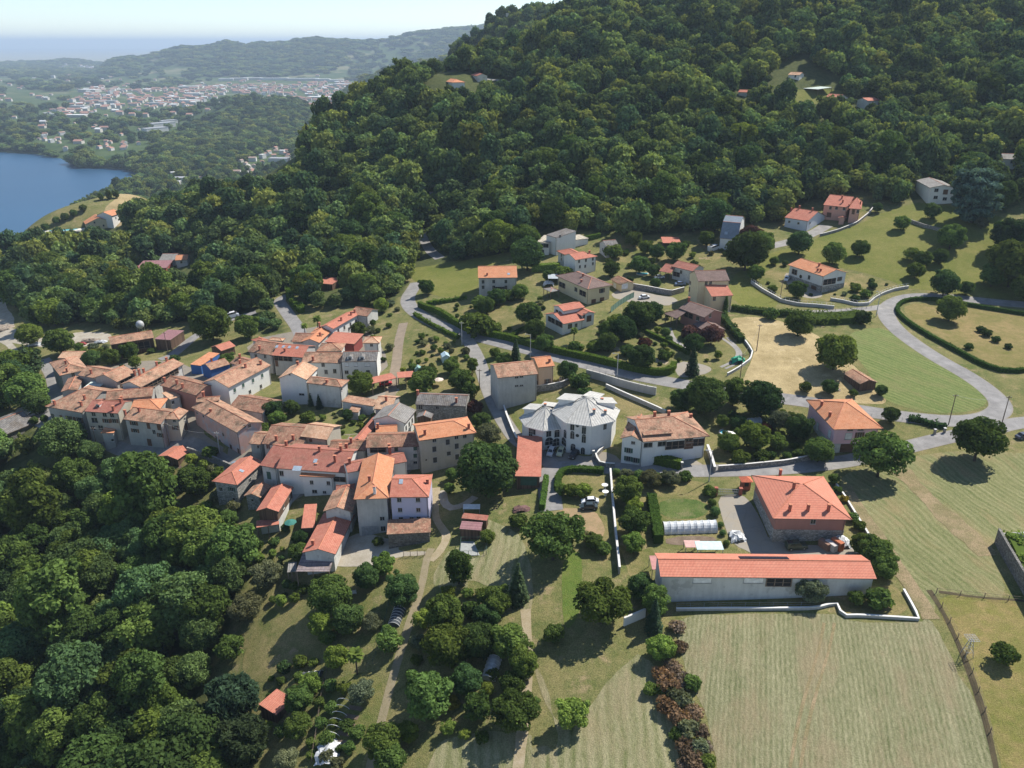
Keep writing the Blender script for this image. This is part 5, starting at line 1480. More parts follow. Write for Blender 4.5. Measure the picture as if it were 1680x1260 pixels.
# upper row
hz(z2, 'farthest house of the diagonal row with brown roof and open ground floor', (775,300), (890,316), (905,264), h=4.6, wall='plaster', tile='brown', group=VG)
hz(z2, 'long white row house with brown red roof climbing the diagonal lane', (838,302), (668,398), (620,362), h=6.8, wall='white', tile='red', group=VG, win=[(700,410),(740,390),(780,368),(815,350),(720,430),(770,400),(810,378)], chim=[(785,308),(808,292),(720,345)], depth=None)
hz(z2, 'orange roofed house at the lower end of the diagonal row', (668,400), (576,489), (510,432), h=6.3, wall='plaster', tile='orange', group=VG, chim=[(582,445),(577,380)])
hz(z2, 'low house with brown tiles left of the diagonal row', (392,482), (574,489), (532,428), h=5.6, wall='plaster', tile='brown', group=VG)
hz(z2, 'old half of the long grey double house with brown tiles', (105,547), (264,571), R_=(290,482), h=7.0, wall='concrete', tile='brown', group=VG, ws=(1.0,1.2), win=[(160,575),(220,580),(190,620)], chim=[(185,535)])
hz(z2, 'renewed half of the long grey double house with red roof and skylights', (264,571), (466,586), R_=(488,491), h=7.0, wall='concrete', tile='red', group=VG, win=[(290,590,'l',3,1.6),(370,595,'l',3,1.6),(290,625,'d'),(430,610)], chim=[(350,545,.8)], sky=[(297,515),(340,515),(380,518),(430,522)])
hz(z2, 'small red hipped outbuilding at the upper left of the double house', (125,470), (195,492), (232,465), h=4.0, hips=(1,1), wall='plaster', tile='red', group=VG, name='outbuilding')
hz(z2, 'small pale hipped outbuilding above the double house', (238,470), (330,478), (362,462), h=4.0, hips=(1,1), wall='plaster', tile='pale', group=VG, name='outbuilding')
hz(z2, 'dark red timber barn with wide plain red roof', (610,482), (806,498), (828,440), h=4.6, roof='shed', pitch=14, wall='wine', tile='red', name='barn', cat='barn')
hz(z2, 'small tower like house with pale hipped roof beside the garden track', (857,492), (970,492), (995,450), h=7.2, hips=(1,1), wall='plaster', tile='pale', group=VG, win=[(918,505,'w',.9,.9)])
hz(z2, 'house with low hipped roof tucked behind the white dormer house', (556,545), (722,545), (690,492), h=6.2, hips=(1,1), wall='plaster', tile='old', group=VG)
hz(z2, 'white walled house with weathered tile roof left of the slate dormer house', (456,617), (718,623), R_=(725,548), h=6.6, wall='white', tile='old', group=VG, win=[(600,632),(620,680),(677,675)], chim=[(535,605)])
h28 = hz(z2, 'white house with grey slate roof and two small dormers', (720,613), (952,610), R_=(956,538), h=6.7, over=.4, gab=.05, wall='white', tile='slate', group=VG, ws=(1.1,1.1), win=[(755,632,'c'),(815,632,'c'),(890,632,'c',1.6,1.1),(755,682),(820,675),(895,680)], shut='w')
hz(z2, 'tall white gabled house facing down the slope', (303,722), (492,733), (592,655), h=8.4, ax='y', pitch=24, over=.35, wall='white', tile='pale', group=VG, win=[(460,828,'w',1.6,.6),(575,690),(380,690,'w',.5,.5)], chim=[(435,635,.9)])
hz(z2, 'grey plaster house with lit white end wall beside the willow', (490,752), (720,780), (780,736), h=7.2, hips=(0,1), wall='plaster', tile='old', group=VG, win=[(722,795,'w',.7,.7)], chim=[(625,750,.6)])
hz(z2, 'front part of the open carport with flat red roof', (920,758), (1085,720), (1122,672), h=3.2, roof='shed', pitch=5, over=.2, wall='wine', tile='red', name='carport', cat='carport', posts=True)
hz(z2, 'rear part of the open carport with flat red roof', (1090,720), (1198,712), (1196,676), h=3.3, roof='shed', pitch=5, over=.2, wall='wine', tile='red', name='carport', cat='carport', posts=True)
hz(z2, 'long low outbuilding with tiled lean-to roof under the grey house', (720,873), (928,906), (920,862), h=3.2, roof='shed', pitch=12, over=.2, wall='plaster', tile='old', name='outbuilding')
hz(z2, 'tiny tiled porch roof in front of the low outbuilding', (763,942), (832,946), (842,892), h=2.5, roof='shed', pitch=12, over=.2, wall='plaster', tile='old', name='porch', cat='porch')
hz(z2, 'house with speckled old tile roof above the courtyard lawn', (932,923), (1052,930), (1160,842), h=5.6, ax='x', wall='grey', tile='pale', group=VG, chim=[(1015,870)])
hz(z3, 'long house with smooth ash grey roof and white lit wall', (1612,130), (1540,218), R_=(1402,195), h=6.4, wall='white', tile='ash', group=VG, ws=(.9,1.5), win=[(1545,250),(1565,225),(1585,200)])
hz(z3, 'orange roofed house in front of the ash grey roof', (1345,300), (1490,290), (1545,216), h=5.8, wall='plaster', tile='orange', group=VG, chim=[(1360,250)])
hz(z3, 'long narrow house with dull red roof running up the slope', (1410,158), (1262,335), (1198,325), h=5.4, wall='plaster', tile='red', group=VG)
hz(z2, 'stone house with dark slate roof beside the lane', (1205,894), (1538,906), R_=(1556,835), h=4.6, over=.35, gab=.1, wall='stone', tile='slate', group=VG, win=[(1215,912),(1240,912),(1350,915,'w',.8,.8)], chim=[(1475,880),(1222,830)])
hz(z2, 'small slate roofed gable behind the big orange hipped house', (1210,980), (1310,985), (1395,958), h=5.2, ax='y', over=.3, wall='wood', tile='slate', group=VG)
hz(z2, 'big beige house with bright orange hipped roof above the walnut', (1230,1132), (1608,1080), (1562,972), h=8.4, hips=(0,1), wall='greige', tile='orange', group=VG, wz=z4, shut='k', ws=(1.0,1.5), win=[(290,650,'w',.9,.9),(378,660,'c'),(435,630,'w',.9,.9),(490,622,'w',.9,.9),(290,707,'c'),(437,687,'c'),(385,735,'c',1.0,1.1),(295,778,'c'),(440,757,'c'),(237,778,'o',.5,.5)], chim=[(228,612),(516,572)])
hz(z3, 'white house with green shutters attached to the big orange hipped house', (1280,378), (1630,368), R_=(1625,284), h=7.0, over=.45, gab=.2, wall='plaster', tile='brown', group=VG, shut='g', ws=(.9,1.1), win=[(1360,388,'l',4,1.5),(1480,388,'c'),(1605,382,'c'),(1605,430,'c'),(1605,475,'w',.9,.7)], chim=[(1435,390,1.3)])
hz(z3, 'house with blotched tile roof between the long roofs', (1035,398), (1280,397), R_=(1275,335), h=5.6, wall='plaster', tile='brown', group=VG, chim=[(1118,385),(1155,382),(1185,345)])
hz(z3, 'square house with sun bleached tiles and plain grey gable wall', (850,303), (1027,326), R_=(1054,240), h=6.3, wall='greige', tile='pale', group=VG, win=[(920,330,'c',.9,1.0),(975,362,'w',.6,.6)], chim=[(1052,215)])
hz(z3, 'house with half orange half sooty roof left of the square house', (598,352), (862,372), R_=(898,242), h=5.6, wall='plaster', tile='brown', group=VG, win=[(640,370),(750,372)], chim=[(695,330),(805,325)])
hz(z3, 'little tiled house next to the pink house gable', (510,350), (594,357), R_=(612,285), h=5.4, wall='grey', tile='old', group=VG, win=[(575,372,'w',.6,.9)])
hz(z3, 'left part of the long front row with red brown roof', (582,493), (692,513), R_=(768,372), h=6.2, wall='plaster', tile='dull', group=VG, win=[(645,560,'d',1.2,2.2,'g')], chim=[(760,365)])
hz(z3, 'middle part of the long front row with dull red roof and solar panel', (692,513), (1155,543), R_=(1170,396), h=6.2, wall='white', tile='dull', group=VG, win=[(720,545),(1110,585,'l',3,1.4)], chim=[(978,400),(1118,398),(1080,470,1.5)], sky=[(830,515,1.1,.8),(950,465)])
hz(z3, 'right part of the long front row with white end wall', (1160,542), (1552,468), R_=(1568,408), h=6.2, over=.4, gab=.1, wall='white', tile='dull', group=VG, chim=[(1175,480),(1440,405)])
hz(z3, 'small white house with brightest orange roof in the front row', (845,563), (1072,573), (1086,470), h=5.4, roof='shed', pitch=19, over=.5, wall='white', tile='orange', group=VG, ws=(.8,1.0), win=[(925,605),(1035,610),(945,665,'w',1.2,.9),(1010,670,'w',.8,.7)], chim=[(960,520,1.4,M_WHITE)])
hz(z3, 'tall grey block with orange hipped roof and blue garage door', (1200,717), (1432,709), (1478,448), h=9.4, ax='y', hips=(1,0), pitch=23, wall='concrete', tile='orange', group=VG, wz=pc, win=[(470,775,'w',1.0,1.0),(480,890,'w',1.0,1.3),(335,925,'g',4.0,3.0,'k')], chim=[(385,485,1.5,M_WHITE),(325,345)])
hz(pc, 'lilac house with red hipped roof and white framed windows', (550,530), (1005,528), (1070,268), h=8.2, hips=(0,1), over=.25, wall='lilac', tile='red', group=VG, ws=(.9,1.0), win=[(665,560),(880,560),(675,675),(885,675),(685,780),(808,780),(888,775)], chim=[(990,370,.8)], sky=[(685,352,.45,.7)])
hz(pc, 'stone lean-to with tiled roof below the lilac house', (520,957), (1027,932), (1012,787), h=2.7, roof='shed', pitch=17, over=.3, gab=.3, wall='darkstone', tile='brown', name='lean_to')
hz(z3, 'upper half of the long barn with lichen spotted tiles', (1000,795), (1190,800), (1208,664), h=5.8, ax='y', wall='plaster', tile='old', name='barn', cat='barn')
hz(z3, 'lower half of the long barn with red tiled gable roof', (862,1066), (1082,1077), (1192,815), h=4.8, ax='y', pitch=17, wall='plaster', tile='red', name='barn', cat='barn', chim=[(935,1015,.9)])
hz(z3, 'open lean-to with greyish corrugated sheet roof at the barn end', (822,1190), (1042,1190), (1068,1078), h=3.0, roof='shed', pitch=9, over=.15, wall='wood', tile='sheet', name='lean_to', posts=True)
hz(z3, 'small grey sheet lean-to left of the corrugated lean-to', (765,1196), (822,1190), (835,1130), h=2.4, roof='shed', pitch=9, over=.1, wall='wood', tile='ash', name='lean_to', posts=True)
hz(z3, 'low side shed with red roof along the barn', (857,910), (943,902), (1000,742), h=3.0, roof='shed', ax='y', pitch=8, over=.2, wall='wood', tile='red', name='shed', cat='shed')
hz(z3, 'low tiled roof between the long barn and the grey block', (1082,668), (1208,657), (1190,615), h=5.2, hips=(1,1), wall='plaster', tile='dull', name='outbuilding')
hz(z3, 'stone house with clean red hipped roof at the wood edge', (270,598), (436,623), (612,470), h=6.0, ax='y', hips=(1,0), pitch=19, wall='stone', tile='red', group=VG, ws=(.9,1.1), win=[(400,650,'s'),(330,650),(415,715,'w',.7,.7),(520,590)], sky=[(412,475),(465,530)], chim=[(494,405,1.2,M_WHITE)], shut='g')
hz(z3, 'low tiled outhouse behind the gabled cottage', (478,694), (590,706), (650,625), h=3.6, ax='y', wall='stone', tile='old', name='outhouse', win=[(537,722,'w',.6,.7)])
hz(z3, 'gabled cottage with red roof and dark timber upper wall', (560,793), (708,798), (806,636), h=5.8, ax='y', pitch=20, over=.5, wall='wood', tile='red', cat='cottage', lower=(3.0, 'plaster'), win=[(740,760),(780,690)])
hz(z3, 'porch roof on the front of the gabled cottage', (562,903), (712,880), (725,838), h=3.0, roof='shed', pitch=14, over=.15, wall='wood', tile='red', name='porch', cat='porch', posts=True)
# around the lane
hz(z4, 'tall beige house with blank concrete front beside the lane', (705,240), (972,213), R_=(958,112), h=8.6, over=.45, gab=.3, wall='concrete', tile='old', wz=z4, win=[(830,237,'w',1.0,.5),(862,232,'w',1.0,.5),(830,292,'w',1.0,.5),(862,290,'w',1.0,.5)], chim=[(755,122,.8),(878,112,.8)])
hz(z4, 'peach coloured wing of the tall beige house with orange tiles', (972,172), (1082,160), R_=(1064,97), h=7.2, over=.45, wall='peach', tile='orange', win=[(963,266,'s',.8,1.2),(1033,262,'s',.9,1.4)], chim=[(1046,135,.7)])
hz(z4, 'tiled barn roof beside the big walnut in the middle', (820,884), (992,888), (1002,658), h=3.4, roof='shed', pitch=15, over=.4, wall='wood', tile='red', name='barn', cat='barn', win=[(910,915,'d',4,2.4,'g')])
hz(z5, 'left wing of the long white house with hipped terracotta roof', (148,477), (302,501), (278,345), h=6.9, hips=(0,0), ax='y', pitch=24, wall='white', tile='old', ws=(1.0,1.3), win=[(235,505,'w',.9,.7),(205,555,'s'),(203,610,'s'),(250,620,'s')], chim=[(270,372)], shut='g')
hz(z5, 'long white house with terracotta roof and timber balcony', (302,500), (738,461), R_=(738,305), h=6.4, hips=(0,1), over=.8, wall='white', tile='old', ws=(2.2,1.2), win=[(330,520,'w'),(425,512,'w'),(510,520,'l',5,2.2),(600,490,'w',2.2,1.0),(600,520,'d',2.4,2.2),(680,500,'l',5,2.0)], chim=[(375,335),(468,328),(612,340,.7),(730,270,.6)])
hz(z5, 'raised dormer roof on the long white house', (305,456), (497,441), (480,372), h=8.0, roof='shed', pitch=11, over=.5, wall='wood', tile='brown', name='dormer_roof', cat='roof', win=[(340,462,'w',1.8,.6),(430,455,'w',1.8,.6)])
h59 = hz(pd, 'two storey house with clean red hipped roof and red brick upper wall', (98,76), (368,615), (1350,613), h=6.6, ax='y', hips=(1,1), pitch=20, over=.9, wall='brick', tile='newred', lower=(3.3, 'stone'), win=[(870,655,'w',1.0,1.0)], chim=[(455,75,1.2),(855,70,1.2),(625,240,1.3),(575,515,1.2),(803,515,1.2),(1060,515,1.2)], skew=1.0)
h60 = hz(zp(0,0,1), 'long white workshop with bright red tiled roof and solar panels', (1083.5,946), (1438.5,949.5), R_=(1428.5,920.5), h=3.9, pitch=19, over=.45, gab=.45, wall='plaster', tile='newred', name='workshop', cat='workshop', wz=r9, win=[(608,608,'c',3.4,1.1,'w'),(945,608,'c',3.6,1.1,'w'),(1110,622,'l',4.8,1.8)])
hz(pe, 'pink and lilac villa with hipped terracotta roof by the road bend', (207,147), (628,602), (1395,590), h=7.2, ax='y', hips=(1,1), pitch=20, over=.8, wall='rose', tile='orange', cat='villa', lower=(2.7, 'plaster'), ws=(1.1,1.6), win=[(860,705,'c',1.7,1.7,'w'),(1028,690,'s',1.1,1.6),(885,607,'w',1.4,.5),(1045,600,'w',1.4,.5),(830,885,'g',3.4,2.4),(1000,832,'w',1.2,.5),(300,470,'c',1.2,2.0,'w'),(385,560,'c',1.2,2.2,'w'),(570,670,'c',1.5,2.0,'w')], chim=[(445,235,.9),(570,400,.9)])
hz(zp(0,0,1), 'dark timber hay shed with terracotta roof on the straw field', (1383,612), (1411,630), (1437,625), h=2.7, ax='x', over=.35, wall='wood', tile='old', name='shed', cat='shed')
# upper villas
hz(z7, 'bare grey concrete house with balconies and orange roof under the meadow', (497,424), (756,421), R_=(752,385), h=6.8, over=.8, wall='concrete', tile='orange', win=[(530,450),(600,448),(680,448),(530,485),(600,485),(680,485),(640,495,'l',5,1.6)], chim=[(557,405,.6)], sky=[(698,398,.5,.6)])
hz(z7, 'white modern house with flat pale roof and wide windows', (880,187), (968,193), (1092,152), h=5.6, roof='flat', over=.5, wall='white', tile='cream', win=[(912,212,'w',2.4,1.6),(945,212,'w',2.4,1.6),(912,250,'w',2.4,1.6),(1030,200,'d',2.2,2.4)], cat='villa')
hz(z7, 'slate topped upper storey of the white modern house', (942,140), (1012,160), (1052,112), h=8.0, roof='shed', pitch=20, over=.2, wall='white', tile='slate', name='upper_storey', cat='villa', win=[(1035,150,'w',1,1)])
hz(z7, 'low pale flat roofed wing beside the turquoise pool', (1042,150), (1100,177), (1186,147), h=3.8, roof='flat', over=.3, wall='white', tile='cream', name='villa_wing', cat='villa')
hz(z7, 'white house with red roof, left wing full of small windows', (1012,246), (1137,306), (1192,268), h=6.2, hips=(1,0), wall='white', tile='red', ws=(.8,1.0), win=[(1045,275),(1075,290),(1105,308),(1045,300),(1075,320),(1110,340)])
hz(z7, 'white house with red roof, right wing facing the drive', (1137,306), (1284,281), (1225,247), h=6.2, hips=(0,1), wall='white', tile='red', ws=(.8,1.1), win=[(1160,315),(1205,308),(1250,300),(1165,350),(1200,347),(1250,330)], chim=[(1228,260,.7)])
hz(z7, 'large cream villa with grey brown hipped roof and awning', (1005,408), (1217,499), (1376,466), h=6.4, hips=(1,1), over=.9, wall='cream', tile='umber', cat='villa', ws=(1.2,1.6), win=[(1310,507,'s'),(1255,582,'d',2,2.2),(1310,570,'d',2,2.2),(1140,500,'w',1.8,1.5),(1185,525,'l',4,2.0),(1050,470,'l',4,2.0)], chim=[(1185,412,.6),(1175,450,.6)])
hz(z7, 'round edged grey pavilion roof beside the cream villa', (922,492), (972,516), (1022,500), h=3.0, hips=(1,1), pitch=16, over=.3, wall='plaster', tile='ash', name='pavilion', cat='pavilion', posts=True)
hz(z7, 'villa with stepped red roofs, lower level and terrace', (928,660), (1057,726), (1182,690), h=4.4, ax='y', hips=(0,0), pitch=17, over=.9, wall='white', tile='red', cat='villa', win=[(980,700,'l',4,1.8),(1040,730,'l',4,1.8),(1100,740,'w',1.6,1.6),(1140,735)])
hz(z7, 'upper roof of the stepped red roofed villa', (985,606), (1057,642), (1150,592), h=6.9, ax='y', pitch=15, over=.6, wall='white', tile='red', name='upper_storey', cat='villa', win=[(1015,640,'w',1.6,.8),(1035,650,'w',1.2,.8)], chim=[(1012,585)])
hz(z7, 'right gable of the stepped red roofed villa', (1110,640), (1180,672), (1282,658), h=4.8, ax='x', pitch=18, over=.5, wall='white', tile='red', name='villa_wing', cat='villa', win=[(1190,640,'w',.8,1.6),(1225,690,'d',2,2.2)])
hz(z7, 'small cream garage with brown hipped roof by the concrete drive', (1365,432), (1433,470), (1512,450), h=3.0, hips=(0,0), wall='cream', tile='brown', name='garage', cat='garage', win=[(1395,475,'g',2.2,2.0,'w'),(1450,480,'g',2.6,2.0,'w')])
hz(z7, 'small grey roofed hut on the dry orchard slope', (1288,193), (1340,221), (1408,205), h=5.0, ax='y', pitch=24, wall='plaster', tile='slate', name='hut', cat='hut', win=[(1315,235,'w',.8,1.0)])
hz(z8, 'narrow white house with barrel shaped blue grey roof', (722,162), (840,173), (868,112), h=4.8, roof='gambrel', ax='x', over=.25, gab=.2, wall='white', tile='bluegrey', win=[(800,200,'w',1,1.2)], sky=[(765,130,.6,.6)])
hz(z8, 'small open shelter with red roof on the dry orchard', (350,194), (470,196), (466,164), h=2.6, roof='shed', pitch=10, over=.2, wall='wood', tile='red', name='shelter', cat='shelter', posts=True)
hz(z8, 'dark red roofed house behind the tall cream house', (405,347), (546,380), (600,348), h=5.4, hips=(0,0), wall='plaster', tile='dull', win=[(470,385),(440,400,'l',3,1.8)])
hz(z8, 'low red porch wing in front of the dark red roofed house', (325,378), (402,392), (420,345), h=3.6, hips=(0,0), ax='x', wall='plaster', tile='dull', name='house_wing', posts=True)
hz(z8, 'tall cream house with brown gable roof beside the narrow lane', (524,393), (582,446), (710,376), h=9.8, ax='y', pitch=24, over=.3, gab=.2, wall='cream', tile='umber', ws=(.9,1.2), win=[(530,455,'s'),(525,500,'d',1,2),(525,545),(640,400),(670,390)], chim=[(612,350),(655,325)])
hz(z8, 'lower red roofed wing of the tall cream house', (576,480), (670,546), (710,470), h=6.2, ax='y', pitch=20, over=.3, wall='cream', tile='red', name='house_wing', win=[(610,552,'s',.8,1.0),(690,540)], chim=[(690,450)])
hz(z8, 'large red walled house with dark brown roof among garden trees', (455,622), (622,683), (693,630), h=5.8, wall='brick', tile='umber', over=.8, win=[(520,670,'l',4,1.8),(580,690,'w',1.4,1.4),(660,670)], chim=[(520,580,1.3)])
hz(z8, 'left porch wing of the red walled house', (355,656), (440,690), (472,622), h=3.8, hips=(1,0), wall='brick', tile='umber', name='house_wing', posts=True, chim=[(445,610,1.2)])
hz(z8, 'front lower roof of the red walled house over the garage', (548,727), (626,778), (745,752), h=3.2, hips=(0,0), wall='brick', tile='umber', name='house_wing', chim=[(692,690,2.0)])
hz(z8, 'white villa with terracotta roof and stone plinth above the bend', (1170,337), (1402,414), (1536,379), h=6.6, pitch=17, over=.8, wall='white', tile='orange', cat='villa', lower=(2.6, 'stone'), ws=(1.1,1.5), win=[(1215,385,'l',2.5,2.0),(1255,415,'o',1.4,2.2),(1310,420,'w'),(1430,450,'l',6,2.2),(1510,430,'s'),(1340,495,'g',2.6,2.2)], chim=[(1375,345,.8),(1365,378,.7),(1385,380,.7)])
hz(q7, 'small pale stone house with red roof and three chimneys by the drive', (108,386), (264,411), (300,364), h=4.8, over=.4, wall='paleblue', tile='red', ws=(.9,.9), win=[(140,415),(200,425),(275,425)], chim=[(152,345),(205,330),(290,345)])
hz(q7, 'salmon coloured house with long red roof at the wood edge', (362,304), (522,321), (540,276), h=6.4, wall='salmon', tile='red', win=[(410,325),(450,325),(500,330),(400,370,'d',2,2.2)], chim=[(490,290),(485,262)])
hz(q7, 'right hand hipped half of the salmon coloured house', (530,327), (612,333), (698,292), h=6.4, hips=(1,1), wall='salmon', tile='red', win=[(560,350,'d',1.2,2.2),(610,350),(650,330)], chim=[(605,300),(655,275),(530,320)])
hz(q7, 'small brick porch with red gable roof before the salmon house', (460,388), (510,392), (545,388), h=3.0, ax='y', wall='salmon', tile='red', name='porch', cat='porch')
hz(q7, 'white chalet with shallow grey gable and balcony beside the blue cedar', (1062,192), (1245,197), (1300,150), h=6.6, ax='y', pitch=14, over=.7, wall='white', tile='ash', cat='chalet', win=[(1105,208,'w',1.6,1.4),(1165,220,'d',2,2.2),(1210,222,'w',1.6,1.3),(1100,255,'w',1.6,1.3),(1160,265,'w',1.6,1.3)])
hz(q4, 'house with pale grey roof at the right edge of the wood', (1545,1043), (1700,1048), depth=11, h=4.5, wall='white', tile='ash', win=[(1600,1062),(1660,1062)])
stb = hz(q4, 'long stable with mint green metal roof in the hillside wood', (30,566), (330,586), depth=11, h=4.4, roof='shed', pitch=15, over=.2, wall='wood', tile='mint', name='stable', cat='stable', posts=True)
CLEAR.append(('rect', (stb[2]['cen'][0] + 8, stb[2]['cen'][1] + 8, stb[2]['ang'], 22, 11), 0))
sheet('ground_clearing', [(1268,160),(1290,148),(1350,146),(1396,150),(1392,166),(1340,172),(1290,168)], G_MEAD, .06, 4)
hz(q4, 'little house with pale red roof behind the green roofed stable', (130,490), (208,492), depth=8, h=3.6, wall='white', tile='pale', win=[(180,498)])
hz(q4, 'red roofed cottage below the green roofed stable', (358,634), (452,642), depth=9, h=3.4, wall='plaster', tile='red', cat='cottage')
hz(q4, 'pink roofed cottage alone among the hillside trees', (655,662), (735,658), depth=8, h=3.6, wall='plaster', tile='red', cat='cottage')
hz(q2, 'orange roofed house just below the ridge meadow', (1266,526), (1364,541), depth=10, h=4.5, wall='white', tile='orange', win=[(1300,540),(1340,545)], hips=(1,1))
hz(q2, 'red roofed house on the very crest of the wooded ridge', (1092,408), (1190,418), depth=9, h=4.5, wall='peach', tile='orange', win=[(1180,422)])
hz(q2, 'brown roofed house beside the ridge meadow', (1488,492), (1530,498), depth=8, h=4.0, wall='plaster', tile='dull')
hz(q3, 'tiny red roof peeping out of the hillside wood', (1562,604), (1630,606), depth=7, h=3.0, wall='plaster', tile='red', cat='cottage')
hz(z2, 'small shed with red brown roof in the wood above the hairpin', (560,97), (660,106), (668,66), h=2.8, over=.2, roof='shed', pitch=10, wall='wood', tile='red', name='shed', cat='shed')
hz(r5, 'upper garden shed with red brown roof', (228,280), (395,297), (388,262), h=2.3, roof='shed', pitch=8, over=.15, wall='wood', tile='dull', name='shed', cat='shed')
hz(r5, 'lower garden shed with mauve brown roof above the netted pen', (215,350), (355,360), (350,310), h=2.4, roof='shed', pitch=8, over=.15, wall='wood', tile='purple', name='shed', cat='shed')
hz(r4, 'little shack with red sheet roof beside the dark pine', (178,845), (292,912), (335,765), h=2.3, roof='shed', ax='y', pitch=6, over=.15, wall='wood', tile='red', name='shack', cat='shed')
# ---------------------------------------------------------------- the white twin towered villa with faceted stone roofs
def facet_villa():
    zg = G(915, 735)[2]
    lab = 'large white villa with two faceted pale stone roofs like tents'
    eA, eB = zg + 9.0, zg + 5.7
    cA, cB = at_z(*pf((985, 442))[0], eA), at_z(*pf((447, 548))[0], eB)
    o = empty('villa', (cA[0], cA[1], zg), lab, 'villa')
    faces = []
    def ring(c, r, n, off): return [Vector((c[0] + r * math.cos(off + 2 * PI * k / n) - cA[0], c[1] + r * math.sin(off + 2 * PI * k / n) - cA[1], 0)) for k in range(n)]
    for nm, c, ez, rr, rise, n, off in (('A', cA, 9.0, 9.2, 4.0, 8, -PI / 2 + .08), ('B', cB, 5.7, 7.2, 3.6, 8, -PI / 2 - .12)):
        E = ring(c, rr, n, off); Wl = ring(c, rr - .9, n, off)
        ap = Vector((c[0] - cA[0], c[1] - cA[1], ez + rise))
        polys = [[(E[k].x, E[k].y, ez), (E[(k + 1) % n].x, E[(k + 1) % n].y, ez), tuple(ap)] for k in range(n)]
        mb, mats = make_roof(polys, .18, roof_mat('palestone'), M_WHITE, lambda p: p)
        mats[2] = M_CONC
        ro = mb.build('roof', mats, o)
        wm = MB()
        zt = ez + rise * .9 / rr - .2
        for k in range(n):
            a, b = Wl[k], Wl[(k + 1) % n]
            wm.face([(a.x, a.y, -2.5), (b.x, b.y, -2.5), (b.x, b.y, zt), (a.x, a.y, zt)])
            nrm = (b - a).cross(Vector((0, 0, 1))).normalized()
            faces.append((a.copy(), nrm, b.copy(), zt))
        wm.build('wall', wall_mat('white'), o)
        # dormers with flat stone slabs
        for az, fr, dw in ((2.55, .55, 1.9), (1.1, .6, 1.8), (.25, .6, 1.6)) if nm == 'A' else ((2.55, .55, 1.7), (1.3, .55, 1.5)):
            d = Vector((math.cos(az), math.sin(az), 0)); t = Vector((-d.y, d.x, 0))
            base = Vector((ap.x, ap.y, 0)) + d * rr * fr; z0 = ez + rise * (1 - fr)
            m = MB()
            P = lambda a_, b_, z_: tuple(base + d * a_ + t * b_ + Vector((0, 0, z_)))
            f0, f1 = rr * (1 - fr) * .55, -rr * fr * .55
            zf = z0 + .75
            m.face([P(f0, -dw, z0 - 1.6), P(f0, dw, z0 - 1.6), P(f0, dw, zf - .1), P(f0, -dw, zf - .1)], 1)
            for s in (-1, 1): m.face([P(f0, s * dw, z0 - 1.6), P(f1, s * dw, zf + .4), P(f0, s * dw, zf - .1)], 1)
            top = [P(f0 + .5, -dw - .35, zf - .15), P(f0 + .5, dw + .35, zf - .15), P(f1, dw + .35, zf + .75), P(f1, -dw - .35, zf + .75)]
            m.face(top, 0, [(0, 0), (dw * 2, 0), (dw * 2, 4), (0, 4)])
            m.face([(x, y, z - .14) for x, y, z in top][::-1], 2)
            for i in range(4):
                a_, b_ = top[i], top[(i + 1) % 4]; m.face([(a_[0], a_[1], a_[2] - .14), (b_[0], b_[1], b_[2] - .14), b_, a_], 2)
            m.build('dormer', [roof_mat('palestone'), wall_mat('white'), M_WHITE], ro)
            put_window(o, P(f0 + .02, 0, z0 + .1), d, 'w', 1.4, .8)
        for az, fr in (((-1.25, .55), (-.75, .68), (.35, .5)) if nm == 'A' else ((1.6, .3),)):
            cc = link('chimney', chimney_mesh(.7, M_STEEL), ro); cc.location = Vector((ap.x, ap.y, ez + rise * (1 - fr))) + Vector((math.cos(az), math.sin(az), 0)) * rr * fr
    S = Vector((-cA[0], -cA[1], CAM_Z - zg))
    for x, y, kd, w, h in [(490, 722, 'A', 1.3, 2.3), (600, 738, 'A', 1.3, 2.3), (712, 748, 'A', 1.3, 2.3), (495, 842, 'A', 2.2, 2.2), (602, 852, 'A', 2.2, 2.2), (712, 862, 'A', 2.2, 2.2), (488, 922, 'o', .7, .7), (598, 936, 'o', .7, .7), (708, 950, 'o', .7, .7),
                           (805, 640, 'A', 1.0, 2.2), (805, 760, 'A', 1.0, 2.2), (960, 690, 'A', 1.0, 2.4), (958, 808, 'A', 1.0, 2.4), (872, 636, 'o', .9, .9), (872, 768, 'o', .9, .9), (814, 925, 'A', 1.2, 2.0), (945, 972, 'a', 1.0, 1.9), (250, 640, 'A', 1.0, 2.2), (250, 740, 'A', 1.0, 2.2), (290, 690, 'A', 1.0, 2.2), (1240, 640, 'A', .9, 2.0)]:
        D = Vector(ray(*pf((x, y))[0])); best = None
        for q0, nn_, q1, zt in faces:
            dn = D.dot(nn_)
            if dn >= 0: continue
            t = (q0 - S).dot(nn_) / dn; p = S + D * t; e = q1 - q0; s = (p - q0).dot(e.normalized())
            bad = max(0, .5 - s, s - e.length + .5) * 3
            if bad < 1.5 and (best is None or t < best[0]): best = (t, p, nn_, q0, e, s, zt)
        if best:
            t, p, nn_, q0, e, s, zt = best
            s = min(max(s, w / 2 + .1), e.length - w / 2 - .1); q = q0 + e.normalized() * s
            put_window(o, (q.x, q.y, min(p.z, zt - h / 2 - .2)), nn_, kd, w, h)
    for c, rr in ((cA, 9), (cB, 7)): CLEAR.append(('rect', (c[0], c[1], 0, rr, rr), 0)); FOOT.append((c[0], c[1], 0, rr, rr))
facet_villa()

